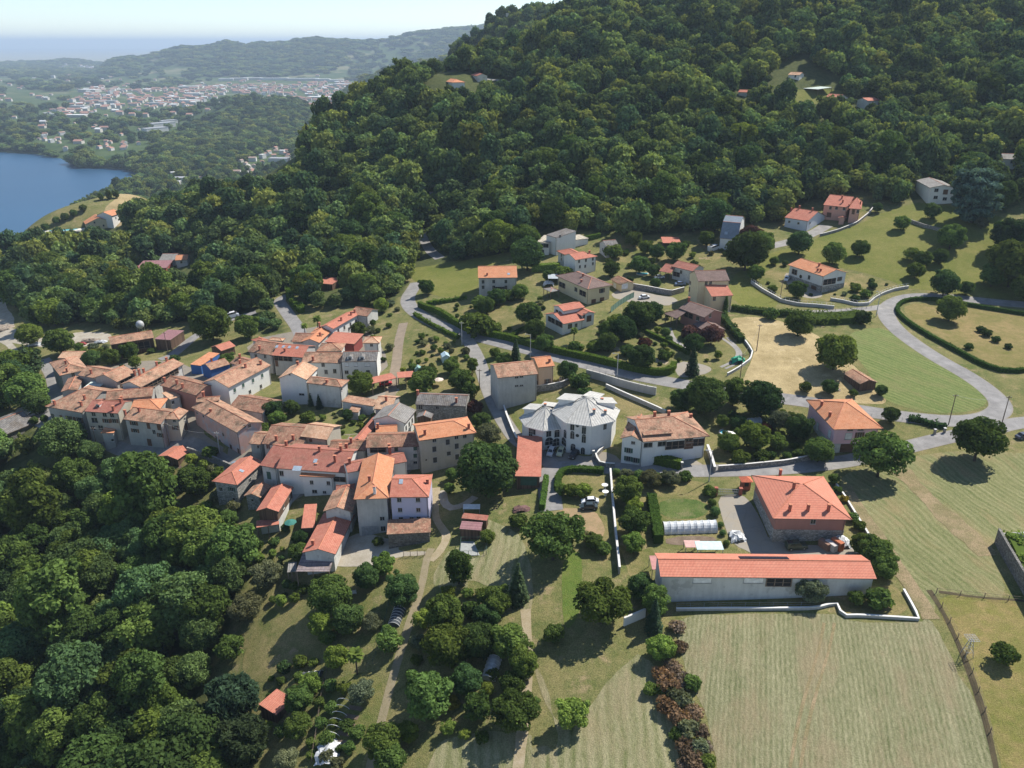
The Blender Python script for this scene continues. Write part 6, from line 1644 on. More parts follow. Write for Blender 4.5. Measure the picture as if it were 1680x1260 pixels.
# solar panels on the workshop roof: ten panels, each its own part
def solar():
    o, ro, i = h60
    ca, sa = math.cos(i['ang']), math.sin(i['ang'])
    pm = MB().obox((0, 0, 0), (.5, .8, .03)).mesh('solar_panel', m_plain('solar_cell', (0.02, 0.025, 0.04), .2, .2, 1, .6))
    for k in range(10):
        p, n = i['on_roof'](1217 + k * 8.0, 915.2 + k * .07)
        q = link('solar_panel', pm, ro); q.location = p + n * .08
        q.rotation_euler = n.to_track_quat('Z', 'Y').to_euler()
solar()
def dormer(owner, px, py, w=1.5, d=1.6, h=1.0, wall='white', tile='slate'):
    o, ro, i = owner
    p, n = i['on_roof'](px, py)
    out = Vector((n.x, n.y, 0)).normalized(); t = Vector((-out.y, out.x, 0))
    m = MB(); P = lambda a, b, z: tuple(p + out * a + t * b + Vector((0, 0, z)))
    m.face([P(.5, -w / 2, -.6), P(.5, w / 2, -.6), P(.5, w / 2, h * .6), P(.5, 0, h), P(.5, -w / 2, h * .6)], 1)
    for s in (-1, 1):
        m.face([P(.5, s * w / 2, -.6), P(-d, s * w / 2, h * .6), P(.5, s * w / 2, h * .6)], 1)
        m.face([P(.65, s * (w / 2 + .15), h * .55), P(.65, 0, h + .08), P(-d, 0, h + .08), P(-d, s * (w / 2 + .15), h * .55)], 0, [(0, 0), (1, 0), (1, 1), (0, 1)])
    m.build('dormer', [roof_mat(tile), wall_mat(wall)], ro)
    put_window(o, P(.52, 0, .1), out, 'w', .8, .7)

for q in z2((777,590),(856,590)): dormer(h28, *q, w=1.6)
dormer(h2, *pa((955,240))[0], w=1.2, h=.9, tile='dull')

# ---------------------------------------------------------------- garden walls and fences
WHITEW = wall_mat('white'); CW = M_CONC; SW = m_stone('wall_stone', (0.30, 0.285, 0.26)); COP = m_plain('pale_coping', (0.62, 0.60, 0.56), .8, .2, 2)
wall_line('garden_wall', [(1001,778),(1005,830),(1010,885),(1016,942)], .35, 1.7, CW, 'long straight garden wall with pale coping right of the parked cars', cap=COP)
wall_line('garden_wall', [(1109,1002),(1180,1001),(1240,1001),(1338,1000),(1372,991),(1381,1013),(1412,1012),(1460,1015),(1508,1018),(1496,995),(1482,970)], .32, .55, CW, 'zigzag low white wall between the workshop and the mown field', cap=WHITEW)
wall_line('garden_wall', [(1463,942),(1452,925),(1440,905),(1424,878),(1404,846),(1385,815),(1363,784)], .3, .5, CW, 'low white wall with shrubs along the right side of the red roofed house', cap=WHITEW)
wall_line('garden_wall', [(1023,1027),(1042,1019),(1058,1012)], .3, 1.9, WHITEW, 'short free standing white wall under the big garden trees')
wall_line('retaining_wall', [(962,618),(985,624),(1010,632),(1035,639),(1060,645),(1076,648)], .5, 2.3, CW, 'grey concrete retaining wall with railing below the upper road', rail=(1.0, 2.2, M_STEEL, (.5, 1.0)))
wall_line('retaining_wall', [(994,636),(1020,648),(1050,661),(1075,672),(1092,680)], .4, 1.2, CW, 'lower sloping wall on the grass bank below the concrete wall', cap=COP)
wall_line('retaining_wall', [(824,664),(832,688),(840,708),(848,726)], .4, 1.3, SW, 'stone wall along the right side of the steep lane', cap=COP)
wall_line('retaining_wall', [(878,643),(905,640),(928,634),(940,626)], .4, 2.0, SW, 'stone terrace wall behind the lawn of the tent roofed villa', cap=COP)
wall_line('garden_wall', [(1178,772),(1230,768),(1290,762),(1325,755),(1352,748)], .35, 1.3, SW, 'roadside wall below the overgrown garden with the small pool', cap=COP)
wall_line('garden_wall', [(1232,465),(1250,478),(1268,488),(1282,496),(1310,502),(1340,504),(1368,507)], .35, 1.1, CW, 'curved concrete wall with white railing before the white villa', rail=(.9, 1.6, M_WHITE, (.2, 1.0)), cap=COP)
wall_line('garden_wall', [(1362,493),(1385,497),(1405,502),(1424,501),(1434,492),(1448,484),(1468,477),(1490,473)], .35, 1.0, CW, 'concrete wall with white railing round the road bend', rail=(.9, 1.6, M_WHITE, (.2, 1.0)), cap=COP)
wall_line('retaining_wall', [(1035,473),(1060,477),(1085,482),(1101,485),(1122,479)], .4, 2.0, SW, 'stone wall holding the terrace left of the tall cream house', cap=COP)
wall_line('garden_wall', [(1186,516),(1200,535),(1215,553),(1228,570),(1234,580),(1231,592),(1212,606),(1193,617)], .3, .9, CW, 'pale boundary wall between the garden drive and the straw field', cap=WHITEW)
wall_line('boundary_wall', [(1633,890),(1648,918),(1664,946),(1682,978),(1700,1010)], .4, 3.4, m_stone('dark_stone_and_wall_shade', (0.20, 0.19, 0.17)), 'tall shaded concrete wall at the right edge of the mown field')  # grey concrete in shade: the shade is put into a dark stone colour
wall_line('boundary_wall', [(1637,886),(1660,884),(1690,883),(1740,886)], .4, 1.4, CW, 'low grey wall running to the right edge behind the hedge')
wall_line('retaining_wall', [(308,742),(325,747),(345,754),(362,762),(380,770)], .4, 1.6, SW, 'stone retaining wall under the shaded village street')
wall_line('garden_wall', [(1345,388),(1375,380),(1405,368),(1425,352),(1433,342)], .4, 1.1, SW, 'stone wall climbing beside the drive of the salmon house', cap=COP)
wall_line('garden_wall', [(1490,364),(1515,373),(1545,380),(1560,388)], .5, 1.3, SW, 'old stone terrace wall across the upper meadow')
wall_line('garden_wall', [(1008,767),(985,766),(976,752),(990,738)], .35, 1.2, SW, 'low forecourt wall beside the parked cars of the tent roofed villa', cap=COP)
wall_line('garden_wall', [(1172,776),(1166,755),(1160,738)], .5, 1.6, SW, 'stone ramp wall at the right end of the long white house', cap=COP)
fence('board_fence', [(662,913),(681,912),(700,911)], 1.5, 'weathered board fence below the stone lean-to', M_TIMB, 1.6, (.15,.35,.55,.75,.95))
fence('road_railing', [(1352,511),(1380,510),(1410,508),(1432,505)], 1.0, 'dark roadside railing above the untrimmed hedge bank', M_STEEL, 2.0, (.5, 1.0))
fence('wire_fence', [(1110,997),(1180,996),(1240,996),(1335,995)], 1.1, 'thin wire fence behind the zigzag white wall', M_STEEL, 2.6, (.5, .95), r=.03)
fence('wire_fence', [(1536,973),(1600,980),(1660,986),(1720,991)], 1.2, 'wire fence on posts along the top of the lower right meadow', M_TIMB, 4.0, (.5, .95), r=.05)
fence('wire_fence', [(1545,996),(1566,1035),(1592,1095),(1612,1155),(1628,1215)], 1.2, 'sloping wire fence along the dark ditch of the right meadow', M_TIMB, 4.0, (.5, .95), r=.05)
fence('wire_fence', [(512,1250),(520,1200),(527,1150),(536,1105),(540,1080)], 1.3, 'fence of pale poles left of the hoop frames', M_TIMB, 2.0, (.5, .95), r=.05)
fence('wire_fence', [(612,1090),(622,1060),(632,1020),(640,985)], 1.3, 'fence with green netting left of the dark net tunnel', M_GREENP, 2.0, (.5, .95), r=.04)
fence('wire_fence', [(1480,690),(1440,686),(1400,681)], 1.1, 'roadside wire fence above the kitchen garden of the lilac villa', M_STEEL, 2.6, (.5, .95), r=.03)

# ---------------------------------------------------------------- hedges
hedge([(688,503),(698,508),(712,512),(730,520),(746,532),(765,543),(800,551),(840,559),(872,569),(935,585),(1010,602),(1060,613),(1082,616),(1100,613),(1106,603)], 1.7, 2.2, 'long clipped green hedge along the uphill side of the main road', seed=2, dens=8)
hedge([(1720,523),(1640,511),(1582,501),(1545,494),(1505,492),(1482,496),(1470,506),(1475,520),(1510,546),(1570,578),(1610,600),(1650,613),(1720,606)], 1.3, 1.3, 'hedge looping round the grass inside the hairpin bend', seed=3, dens=8)
hedge([(680,517),(700,530),(730,545),(752,556)], 1.2, 1.2, 'low hedge on the valley side of the main road', seed=4, clipped=False)
hedge([(1054,757),(1080,760),(1116,768)], 2.2, 2.4, 'thick clipped hedge in front of the long white house', seed=5)
hedge([(896,788),(893,812),(889,838)], 1.3, 1.8, 'narrow hedge between the drive and the meadow', seed=6)
hedge([(914,806),(916,785),(922,777),(936,773),(965,774),(990,776)], 1.6, 1.4, 'low hedge curving round the lawn before the tent roofed villa', seed=7)
hedge([(1068,822),(1073,850),(1080,892)], 2.2, 2.3, 'broad hedge on the left of the vegetable garden', seed=8)
hedge([(873,445),(895,443),(918,442)], 3.2, 2.8, 'tall yellow green hedge beside the white red roofed house', 'lime', seed=9)
hedge([(938,400),(960,395),(984,389)], 2.0, 2.0, 'hedge by the turquoise pool of the white modern house', seed=10)
hedge([(1052,543),(1080,556),(1105,568),(1130,582)], 1.2, 1.3, 'diagonal hedge in the garden of the red walled house', seed=11)
hedge([(1182,520),(1198,540),(1216,562)], 2.2, 2.0, 'dark hedge on the bank beside the red walled house', 'deep', seed=12, clipped=False)
hedge([(1332,527),(1360,526),(1390,525),(1418,522)], 8.0, 2.0, 'broad untrimmed hedge bank below the lane', 'green', 'hedge', 4.0, 13, False)
hedge([(474,480),(476,492),(484,504),(496,514)], 2.2, 2.4, 'hedge inside the left hairpin bend', seed=14, clipped=False)
hedge([(1655,890),(1668,915),(1682,945),(1700,985)], 2.4, 2.6, 'thick hedge behind the tall shaded wall at the right edge', 'bright', seed=15, clipped=False)
hedge([(1200,508),(1240,514),(1270,517),(1330,519)], 2.0, 1.8, 'ragged dark hedge along the lane above the straw field', 'deep', seed=17, clipped=False)
hedge([(700,500),(720,498),(745,494),(765,490)], 1.6, 1.3, 'short hedge below the green meadow', seed=18, clipped=False)
hedge([(405,900),(418,912),(432,925)], 1.5, 1.5, 'bright hedge below the gabled cottage', 'bright', seed=19, clipped=False)
hedge([(1490,689),(1512,693),(1530,700),(1552,702)], 1.5, 1.2, 'dark hedge between the two roads by the gate', 'deep', seed=20, clipped=False)
hedge([(838,555),(845,548),(862,540)], 1.4, 1.2, 'garden hedge branching from the long road hedge', seed=21)

# ---------------------------------------------------------------- cars
_cars = {}
def car_meshes(kind, col):
    k = (kind, col)
    if k in _cars: return _cars[k]
    paint = m_plain('car_paint_%02x%02x%02x' % tuple(int(c * 255) for c in col), col, .3, .06, 1.0, .6)
    L, Wd, Hh = {'car': (4.2, 1.75, 1.48), 'suv': (4.4, 1.85, 1.8), 'van': (5.4, 2.0, 2.4)}[kind]
    prof = {'car': [(-.5, .32, .62), (-.48, .55, .9), (-.36, .62, .9), (-.22, 1.0, .78), (.12, 1.0, .78), (.27, .62, .9), (.47, .50, .88), (.5, .32, .7)],
            'suv': [(-.5, .3, .8), (-.5, .62, .95), (-.47, .97, .82), (-.2, 1.0, .8), (.08, 1.0, .8), (.2, .62, .92), (.47, .55, .9), (.5, .3, .8)],
            'van': [(-.5, .25, .95), (-.5, .9, .92), (-.48, 1.0, .9), (-.1, 1.0, .9), (.25, .98, .88), (.38, .55, .92), (.49, .45, .9), (.5, .25, .8)]}[kind]
    b = MB(); rows = []
    for x, z, w in prof:
        bev = .06
        rows.append([(x * L, -w * Wd / 2, .22), (x * L, -w * Wd / 2, max(.25, z * Hh - bev * 2)), (x * L, -w * Wd / 2 + bev * 1.5, z * Hh), (x * L, w * Wd / 2 - bev * 1.5, z * Hh), (x * L, w * Wd / 2, max(.25, z * Hh - bev * 2)), (x * L, w * Wd / 2, .22)])
    for r0, r1 in zip(rows, rows[1:]):
        for i in range(5): b.face([r0[i], r1[i], r1[i + 1], r0[i + 1]][::-1])
    b.face(rows[0]); b.face(rows[-1][::-1])
    g = MB()
    A, Bp, Cc, D = (prof[2], prof[3], prof[4], prof[5])
    def pt(p, s, f, inset): return (p[0] * L, s * (p[2] * Wd / 2 * f), p[1] * Hh + inset)
    for p, q in ((A, Bp), (Cc, D)):
        v = [Vector(pt(p, -1, .82, .015)), Vector(pt(q, -1, .82, .015)), Vector(pt(q, 1, .82, .015)), Vector(pt(p, 1, .82, .015))]
        c = sum(v, Vector()) / 4; g.face([tuple(c + (x - c) * .88) for x in v])
    for s in (-1, 1):
        x0, x1 = (A[0] + Bp[0]) / 2 * L, (Cc[0] + D[0]) / 2 * L
        zt, zb_ = Hh * .94, Hh * .66
        y1, y0 = s * (Bp[2] * Wd / 2 + .02), s * (.90 * Wd / 2 + .012)
        g.face([(x0 - .25, y0, zb_), (x1 + .3, y0, zb_), (x1 - .1, y1, zt), (x0 + .15, y1, zt)])
    w = MB(); n = 10
    for s in (-.12, .12): pass
    w.tube((0, -.1, 0), (0, .1, 0), .32, .32, 10, 0); w.tube((0, -.11, 0), (0, .11, 0), .19, .19, 8, 1)
    l = MB().box(-.03, .03, -.16, .16, -.07, .07)
    _cars[k] = (b.mesh('body', paint), g.mesh('window', M_GLASS), w.mesh('wheel', [M_DARK, M_STEEL]), l.mesh('headlight', m_plain('lamp_glass', (.75, .75, .72), .2)), L, Wd)
    return _cars[k]
def car(px, py, deg, col, label, kind='car', cat='car'):
    p = G(px, py); a = R(deg)
    b, g, w, l, L, Wd = car_meshes(kind, col)
    e = 1.2; d = np.array([math.cos(a), math.sin(a)])
    h0, h1 = Hs(p[0] - d[0] * e, p[1] - d[1] * e), Hs(p[0] + d[0] * e, p[1] + d[1] * e)
    o = empty('parked_' + ('van' if kind == 'van' else 'car'), (p[0], p[1], Hs(p[0], p[1]) + .12), label, cat, None, a)
    o.rotation_euler = (0, -math.atan2(h1 - h0, 2 * e), a)
    link('body', b, o); link('window', g, o)
    for x in (-.31, .31):
        for s in (-1, 1): link('wheel', w, o, (x * L, s * (Wd / 2 - .1), .32))
    for s in (-1, 1): link('headlight', l, o, (L * .485, s * Wd * .33, .62))
    return o
car(968, 826, 178, (.78, .79, .80), 'white car parked in front of the row of umbrella shaped trees')
car(966, 835, 176, (.035, .05, .055), 'dark green car parked right beside the white one')
car(904.5, 743.5, 250, (.60, .61, .62), 'silver car under the arches of the tent roofed villa, leftmost')
car(920.5, 743.5, 250, (.50, .50, .33), 'pale yellow car under the arches of the tent roofed villa')
car(942.5, 748, 240, (.03, .03, .035), 'black car in the shade of the tent roofed villa')
car(1306, 900, 2, (.045, .06, .04), 'dark green off-road car in the yard of the red roofed house', 'suv')
car(1057, 490, 12, (.75, .76, .76), 'white car on the concrete drive above the tennis netting')
car(1082, 457, 8, (.72, .74, .76), 'silver white car before the dark red roofed house')
car(1116, 468, 5, (.18, .24, .36), 'bluish car close to the tall cream house')
car(55, 682, 200, (.78, .78, .78), 'white car between two round bushes at the far left')
car(382, 521, 20, (.75, .76, .78), 'white van on the road among the trees behind the village', 'van', 'van')
car(1171, 411, 30, (.70, .70, .68), 'pale camper van beside the barrel roofed house', 'van', 'van')
car(1291, 459, 60, (.75, .75, .75), 'white car at the left corner of the white villa')
car(633, 632, 10, (.45, .03, .03), 'red car under the open carport')
car(1679, 719, 10, (.05, .06, .09), 'dark blue car half out of the frame at the right road')
car(1322, 396, 28, (.74, .75, .76), 'white car on the drive of the salmon house')

# ---------------------------------------------------------------- posts, lamps, wires
WOODP = m_plain('pole_wood', (.16, .12, .09), .9); CONP = m_plain('pole_concrete', (.42, .41, .39), .9)
def pole(px, py, h, mat, label, lamp=False, cat='utility pole', arm=True):
    p = G(px, py)
    o = empty('street_lamp' if lamp else 'utility_pole', (p[0], p[1], p[2]), label, 'street lamp' if lamp else cat)
    MB().tube((0, 0, -.8), (0, 0, h), .15, .09, 7).build('pole', mat, o)
    if lamp:
        MB().tube((0, 0, h - .1), (-1.1, -.3, h + .25), .05, .04, 5).build('arm', mat, o)
        MB().obox((-1.4, -.38, h + .27), (.38, .14, .07)).build('lamp_head', M_STEEL, o)
    elif arm:
        MB().box(-.7, .7, -.06, .06, h - .6, h - .45).build('cross_arm', mat, o)
        im = MB().tube((0, 0, 0), (0, 0, .22), .06, .04, 5).mesh('insulator', M_WHITE)
        for x in (-.6, 0, .6): link('insulator', im, o, (x, 0, h - .45))
    return Vector((p[0], p[1], p[2] + h - .3))
ends = {}
for k, a in dict(a=(758,566,8.5,CONP,'concrete pole where the lane leaves the main road'), b=(161,740,8,WOODP,'leaning timber pole at the lower end of the village street'), c=(278,731,7.5,WOODP,'timber pole before the angled beige house'),
                 d=(361,744,7,CONP,'pale pole beside the faded pink house'), e=(275,577,8,WOODP,'timber pole at the road fork behind the village'), f=(1241,576,9,WOODP,'tall timber pole at the corner of the straw field'),
                 g=(1214,621,8,WOODP,'timber pole above the big dark bush by the road'), h=(1556,697,9,WOODP,'timber pole standing at the road fork on the right'), i=(1643,697,8.5,WOODP,'timber pole right of the road fork'),
                 j=(1280,490,7,WOODP,'timber pole in front of the white villa'), k=(787,640,7,WOODP,'timber pole on the left of the steep lane')).items(): ends[k] = pole(*a)
pole(870, 587, 8, CONP, 'street lamp on the main road behind the tall beige house', True)
pole(1012, 621, 8, CONP, 'street lamp on the main road above the concrete wall', True)
pole(1437, 520, 9, CONP, 'street lamp on the hairpin bend', True)
pole(1163, 790, 8.5, CONP, 'street lamp beside the gate of the red roofed house', True)
wm_ = m_plain('wire', (.30, .30, .30), .6)
for a, b, lab in (('b', 'c', 'sagging wire between the village street poles'), ('c', 'd', 'sagging wire before the pink house'), ('f', 'g', 'wire at the edge of the straw field'), ('h', 'i', 'wire over the road fork')):
    A, B = ends[a], ends[b]; pts = [A.lerp(B, t / 8) - Vector((0, 0, 1.1 * (1 - (2 * t / 8 - 1) ** 2))) for t in range(9)]
    m = MB(); m.poly([tuple(q - A) for q in pts], .022, 3); tag(m.build('overhead_wire', wm_, None, A), lab, 'wire')

# ---------------------------------------------------------------- tunnels, glasshouses, pools, yard things
PLAST = m_plain('tunnel_film', (.58, .60, .60), .35, .25, .8, .5); FILM2 = m_plain('white_film', (.50, .51, .51), .4, .3, 1.2, .4); NETD = m_plain('dark_net', (.06, .07, .08), .8)
def tunnel(a, b, r, mat, label, nh=9, name='polytunnel', cover=True, cat='greenhouse', hoopmat=None, hgt=1.0):
    p, q = G(*a), G(*b); v = q - p; L = np.hypot(v[0], v[1]); ang = math.atan2(v[1], v[0])
    o = empty(name, (p[0], p[1], p[2]), label, cat, None, ang); o.rotation_euler = (0, -math.atan2(v[2], L), ang)
    N = 10
    arc = [(r * math.cos(PI * i / N), r * hgt * math.sin(PI * i / N)) for i in range(N + 1)]
    if cover:
        m = MB(); ns = (nh - 1) * 2
        for k in range(ns):
            f0, f1 = (1 if k % 2 == 0 else .955), (.955 if k % 2 == 0 else 1)
            for i in range(N): m.face([(L * k / ns, arc[i][0] * f0, arc[i][1] * f0), (L * (k + 1) / ns, arc[i][0] * f1, arc[i][1] * f1), (L * (k + 1) / ns, arc[i + 1][0] * f1, arc[i + 1][1] * f1), (L * k / ns, arc[i + 1][0] * f0, arc[i + 1][1] * f0)])
        for x in (0, L): m.face([(x, y, z) for y, z in arc])
        m.build('cover', mat, o, smooth=False)
    hm = MB(); hm.poly([(0, y * 1.015, z * 1.015) for y, z in arc], .045, 5); hmesh = hm.mesh('hoop', hoopmat or M_WHITE)
    for k in range(nh): link('hoop', hmesh, o, (L * k / (nh - 1), 0, 0))
    CLEAR.append(('rect', ((p[0] + q[0]) / 2, (p[1] + q[1]) / 2, ang, L / 2 + 1, r + 1), 0))
    return o
tunnel((1088, 870), (1174, 867), 1.75, PLAST, 'long translucent polytunnel in the vegetable garden', 9, hgt=1.15)
tunnel((801, 1117), (812, 1082), 1.35, FILM2, 'shiny plastic tunnel hidden between the lower garden trees', 6, hgt=1.1)
tunnel((646, 1028), (656, 1000), 1.25, NETD, 'dark net tunnel with white hoops beside the footpath', 7)
tunnel((1228, 694), (1247, 692), 1.3, PLAST, 'half hidden polytunnel behind the garden shrubs', 4)
tunnel((545, 1208), (566, 1152), 1.5, None, 'row of bare white hoops standing in the grass', 6, 'hoop_frame', False, 'frame')
tunnel((488, 1113), (530, 1108), 1.0, NETD, 'low dark netted cage at the lawn edge', 5, 'netted_cage', True, 'cage')
def heap(px, py, w, d, h, mat, label, name, cat, seed=1, rz=0):
    r = random.Random(seed); p = G(px, py); m = MB(); n = 9
    g = [[None] * n for _ in range(n)]
    for i in range(n):
        for j in range(n):
            x, y = i / (n - 1) * 2 - 1, j / (n - 1) * 2 - 1; q = max(0, 1 - (x * x + y * y) * .62)
            g[i][j] = (x * w / 2 + r.uniform(-.08, .08) * w, y * d / 2 + r.uniform(-.08, .08) * d, h * q ** .7 * r.uniform(.75, 1.1) - .05)
    for i in range(n - 1):
        for j in range(n - 1): m.face([g[i][j], g[i + 1][j], g[i + 1][j + 1], g[i][j + 1]])
    return tag(m.build(name, mat, None, p, rz), label, cat)
heap(541, 1236, 4.2, 5.2, 1.5, FILM2, 'crumpled heap of white plastic sheeting at the bottom edge', 'plastic_sheeting', 'plastic sheet', 3)
heap(1209, 882, 3.2, 3.8, 1.4, FILM2, 'white tarpaulin covered load in the concrete yard', 'covered_load', 'tarpaulin', 4)
heap(1381, 892, 3.0, 4.2, 1.6, FILM2, 'rumpled white tarpaulin by the right wall of the yard', 'tarpaulin', 'tarpaulin', 5)
heap(900, 468, 4.5, 2.5, 2.0, FILM2, 'rounded white cover left of the cream villa', 'covered_load', 'tarpaulin', 6)
heap(856, 836, 3.6, 2.4, 1.0, m_plain('brushwood', (.16, .09, .08), .95, .4, 5), 'reddish brushwood pile on the meadow', 'brushwood_pile', 'brush pile', 7)
heap(4, 541, 12, 7, 2.2, m_plain('log_pile', (.28, .23, .18), .95, .5, 2), 'big pile of timber on the gravel yard at the left edge', 'timber_pile', 'wood pile', 8)
heap(150, 560, 8, 3.5, 1.4, m_plain('log_pile', (.28, .23, .18), .95, .5, 2), 'stack of loose timber on the gravel yard', 'timber_pile', 'wood pile', 9)
heap(166, 562, 5, 2.6, 1.2, FILM2, 'pale covered pile on the gravel yard next to the barn', 'covered_load', 'tarpaulin', 10)
heap(134, 566, 4, 2.0, 1.5, m_plain('red_tarp', (.30, .05, .05), .7), 'dark red covered machine on the gravel yard', 'covered_machine', 'machine', 11)
heap(62, 566, 6, 3.5, 1.3, FILM2, 'grey white sheets under the trees of the gravel yard', 'plastic_sheeting', 'plastic sheet', 12)
heap(1372, 640, 2.2, 1.6, .7, m_plain('log_pile', (.28, .23, .18), .95, .5, 2), 'small woodpile beside the dark hay shed', 'timber_pile', 'wood pile', 13)
def crates(px, py, n, mat, label):
    p = G(px, py); o = empty('pallet_stack', p, label, 'pallet stack', None, .45)
    for k in range(n): MB().box(-.55, .55, -1.3, 1.3, k * .42 + .04, k * .42 + .40).build('pallet', mat, o)
crates(1352, 899, 4, m_plain('crate_brown', (.25, .15, .11), .9), 'brown stack of pallets behind the workshop, leftmost of three')
crates(1362.5, 901, 4, m_plain('crate_white', (.55, .50, .47), .9), 'whitish stack of pallets behind the workshop')
crates(1372.5, 900, 5, m_plain('crate_red', (.42, .14, .07), .9), 'orange red stack of pallets behind the workshop')
def canopy(px, py, w, d, h, mat, label, name='canopy', cat='canopy', rz=0.0, tilt=.12):
    p = G(px, py); o = empty(name, p, label, cat, None, rz)
    m = MB(); zz = lambda x, y: h + y * tilt
    c = [(-w / 2, -d / 2), (w / 2, -d / 2), (w / 2, d / 2), (-w / 2, d / 2)]
    m.face([(x, y, zz(x, y)) for x, y in c]); m.face([(x, y, zz(x, y) - .06) for x, y in c][::-1])
    for i in range(4):
        a, b = c[i], c[(i + 1) % 4]; m.face([(*a, zz(*a) - .06), (*b, zz(*b) - .06), (*b, zz(*b)), (*a, zz(*a))])
    m.build('sheet', mat, o)
    pm = MB().box(-.06, .06, -.06, .06, -.3, h - d / 2 * tilt - .05).mesh('post', M_STEEL)
    for x, y in c: link('post', pm, o, (x * .94, y * .94, 0))
canopy(1135, 905, 3.4, 2.2, 2.0, m_plain('pink_sheet', (.55, .33, .29), .7), 'faded pink awning sheet behind the workshop roof')
canopy(1162, 907, 5.6, 2.6, 1.9, m_plain('aqua_sheet', (.50, .62, .60), .6), 'pale aqua canopy sheet next to the pink awning')
canopy(1073, 940, 1.7, 4.0, 2.6, m_plain('dusty_red', (.45, .22, .20), .8), 'small dusty red canopy at the left end of the workshop')
canopy(774, 844, 4.0, 1.8, 2.2, m_plain('white_sheet', (.70, .70, .68), .6), 'white sheet roof above the upper garden shed')
canopy(907, 466, 4.0, 3.5, 3.2, m_plain('awning_grey', (.38, .42, .43), .7), 'grey awning at the terrace of the cream villa', tilt=.25)
def pen():
    p = G(777, 900); o = empty('netted_pen', p, 'low netted pen with pale floor under the garden sheds', 'pen')
    MB().box(-2.9, 2.9, -2.6, 2.6, -.3, .10).build('floor', m_plain('pen_floor', (.30, .31, .29), .9), o)
    pm = MB().box(-.05, .05, -.05, .05, -.3, 1.3).mesh('post', M_GREENP)
    for x in (-2.9, -1, 1, 2.9):
        for y in (-2.6, 2.6): link('post', pm, o, (x, y, 0))
    for y in (-2.6, 2.6): MB().box(-2.9, 2.9, y - .03, y + .03, 1.22, 1.28).build('rail', M_GREENP, o)
    for x in (-2.9, 2.9): MB().box(x - .03, x + .03, -2.57, 2.57, 1.22, 1.28).build('rail', M_GREENP, o)
pen()
def glasshouse(px, py, w, d, h, mat, label, rz):
    p = G(px, py); o = empty('glasshouse', p, label, 'greenhouse', None, rz); a, b = w / 2, d / 2
    m = MB(); m.face([(-a, -b, 0), (a, -b, 0), (a, -b, h), (0, -b, h * 1.4), (-a, -b, h)]); m.face([(a, b, 0), (-a, b, 0), (-a, b, h), (0, b, h * 1.4), (a, b, h)])
    for s in (-1, 1):
        m.face([(s * a, -b, 0), (s * a, b, 0), (s * a, b, h), (s * a, -b, h)]); m.face([(s * a, -b, h), (s * a, b, h), (0, b, h * 1.4), (0, -b, h * 1.4)])
    m.build('glazing', mat, o)
    f = MB()
    for y in (-b, 0, b):
        for s in (-1, 1): f.tube((s * a, y, 0), (s * a, y, h), .04, .04, 4); f.tube((s * a, y, h), (0, y, h * 1.4), .04, .04, 4)
    f.tube((0, -b, h * 1.4), (0, b, h * 1.4), .04, .04, 4); f.build('frame', M_WHITE, o)
glasshouse(731, 592, 2.6, 3.4, 2.0, m_plain('pale_blue_glass', (.42, .56, .60), .25, .15, 1, .5), 'small pale blue glasshouse in the garden left of the lane', .25)
glasshouse(686, 612, 2.0, 2.2, 1.8, m_plain('teal_glass', (.22, .42, .38), .3, .15, 1, .5), 'tiny teal covered greenhouse at the end of the carport', .1)
def pool(px, py, w, d, label, rz=0, rnd=False, deck=1.0):
    p = G(px, py); o = empty('swimming_pool', p, label, 'pool', None, rz)
    n = 20
    e = lambda a, b: [(a * math.cos(2 * PI * i / n), b * math.sin(2 * PI * i / n)) for i in range(n)] if rnd else [(-a, -b), (a, -b), (a, b), (-a, b)]
    m = MB(); A, B = e(w / 2 + deck, d / 2 + deck), e(w / 2, d / 2); N = len(A)
    for i in range(N):
        j = (i + 1) % N; m.face([(*A[i], .16), (*A[j], .16), (*B[j], .16), (*B[i], .16)]); m.face([(*A[i], -.9), (*A[j], -.9), (*A[j], .16), (*A[i], .16)]); m.face([(*B[j], -.2), (*B[i], -.2), (*B[i], .16), (*B[j], .16)])
    FOOT.append((p[0], p[1], rz, w / 2 + deck, d / 2 + deck)); CLEAR.append(('rect', (p[0], p[1], rz, w / 2 + deck, d / 2 + deck), 0))
    m.build('deck', m_plain('pool_deck', (.60, .57, .50), .8), o)
    MB().face([(*q, .10) for q in B]).build('water', m_plain('pool_water', (.10, .50, .62), .1, .1, .6, .5), o)
pool(1192, 709, 3.6, 3.0, 'small round blue pool in the overgrown garden', .3, True, .3)
pool(1054, 449, 4.6, 3.6, 'round blue pool beside the yellow parasol', .2, True, .3)
pool(959, 388, 6.5, 4.0, 'turquoise pool of the white modern house', .2)
pool(104, 377, 20, 9, 'large oval lakeside pool with pale terrace left of the orange roofed villa', .25, True, 5.0)
def parasol(px, py, col, label, r=1.5):
    p = G(px, py); o = empty('parasol', p, label, 'parasol')
    MB().tube((0, 0, -.1), (0, 0, 2.3), .03, .03, 5).build('pole', M_WHITE, o)
    m = MB(); P = [(r * math.cos(PI * i / 4), r * math.sin(PI * i / 4), 1.95) for i in range(8)]
    for i in range(8): m.face([P[i], P[(i + 1) % 8], (0, 0, 2.45)])
    m.build('shade', m_plain('parasol_%d' % int(col[1] * 100), col, .8), o)
parasol(1061, 449, (.70, .52, .18), 'yellow parasol next to the round blue pool')
parasol(1196, 722, (.72, .70, .66), 'white parasol in front of the small garden pool')
parasol(478, 868, (.04, .17, .14), 'dark green parasol beside the gabled cottage')
parasol(706, 634, (.70, .69, .66), 'white garden parasol below the terraced garden', 1.3)
parasol(720, 632, (.60, .50, .42), 'sand coloured parasol among the terraced garden shrubs', 1.6)
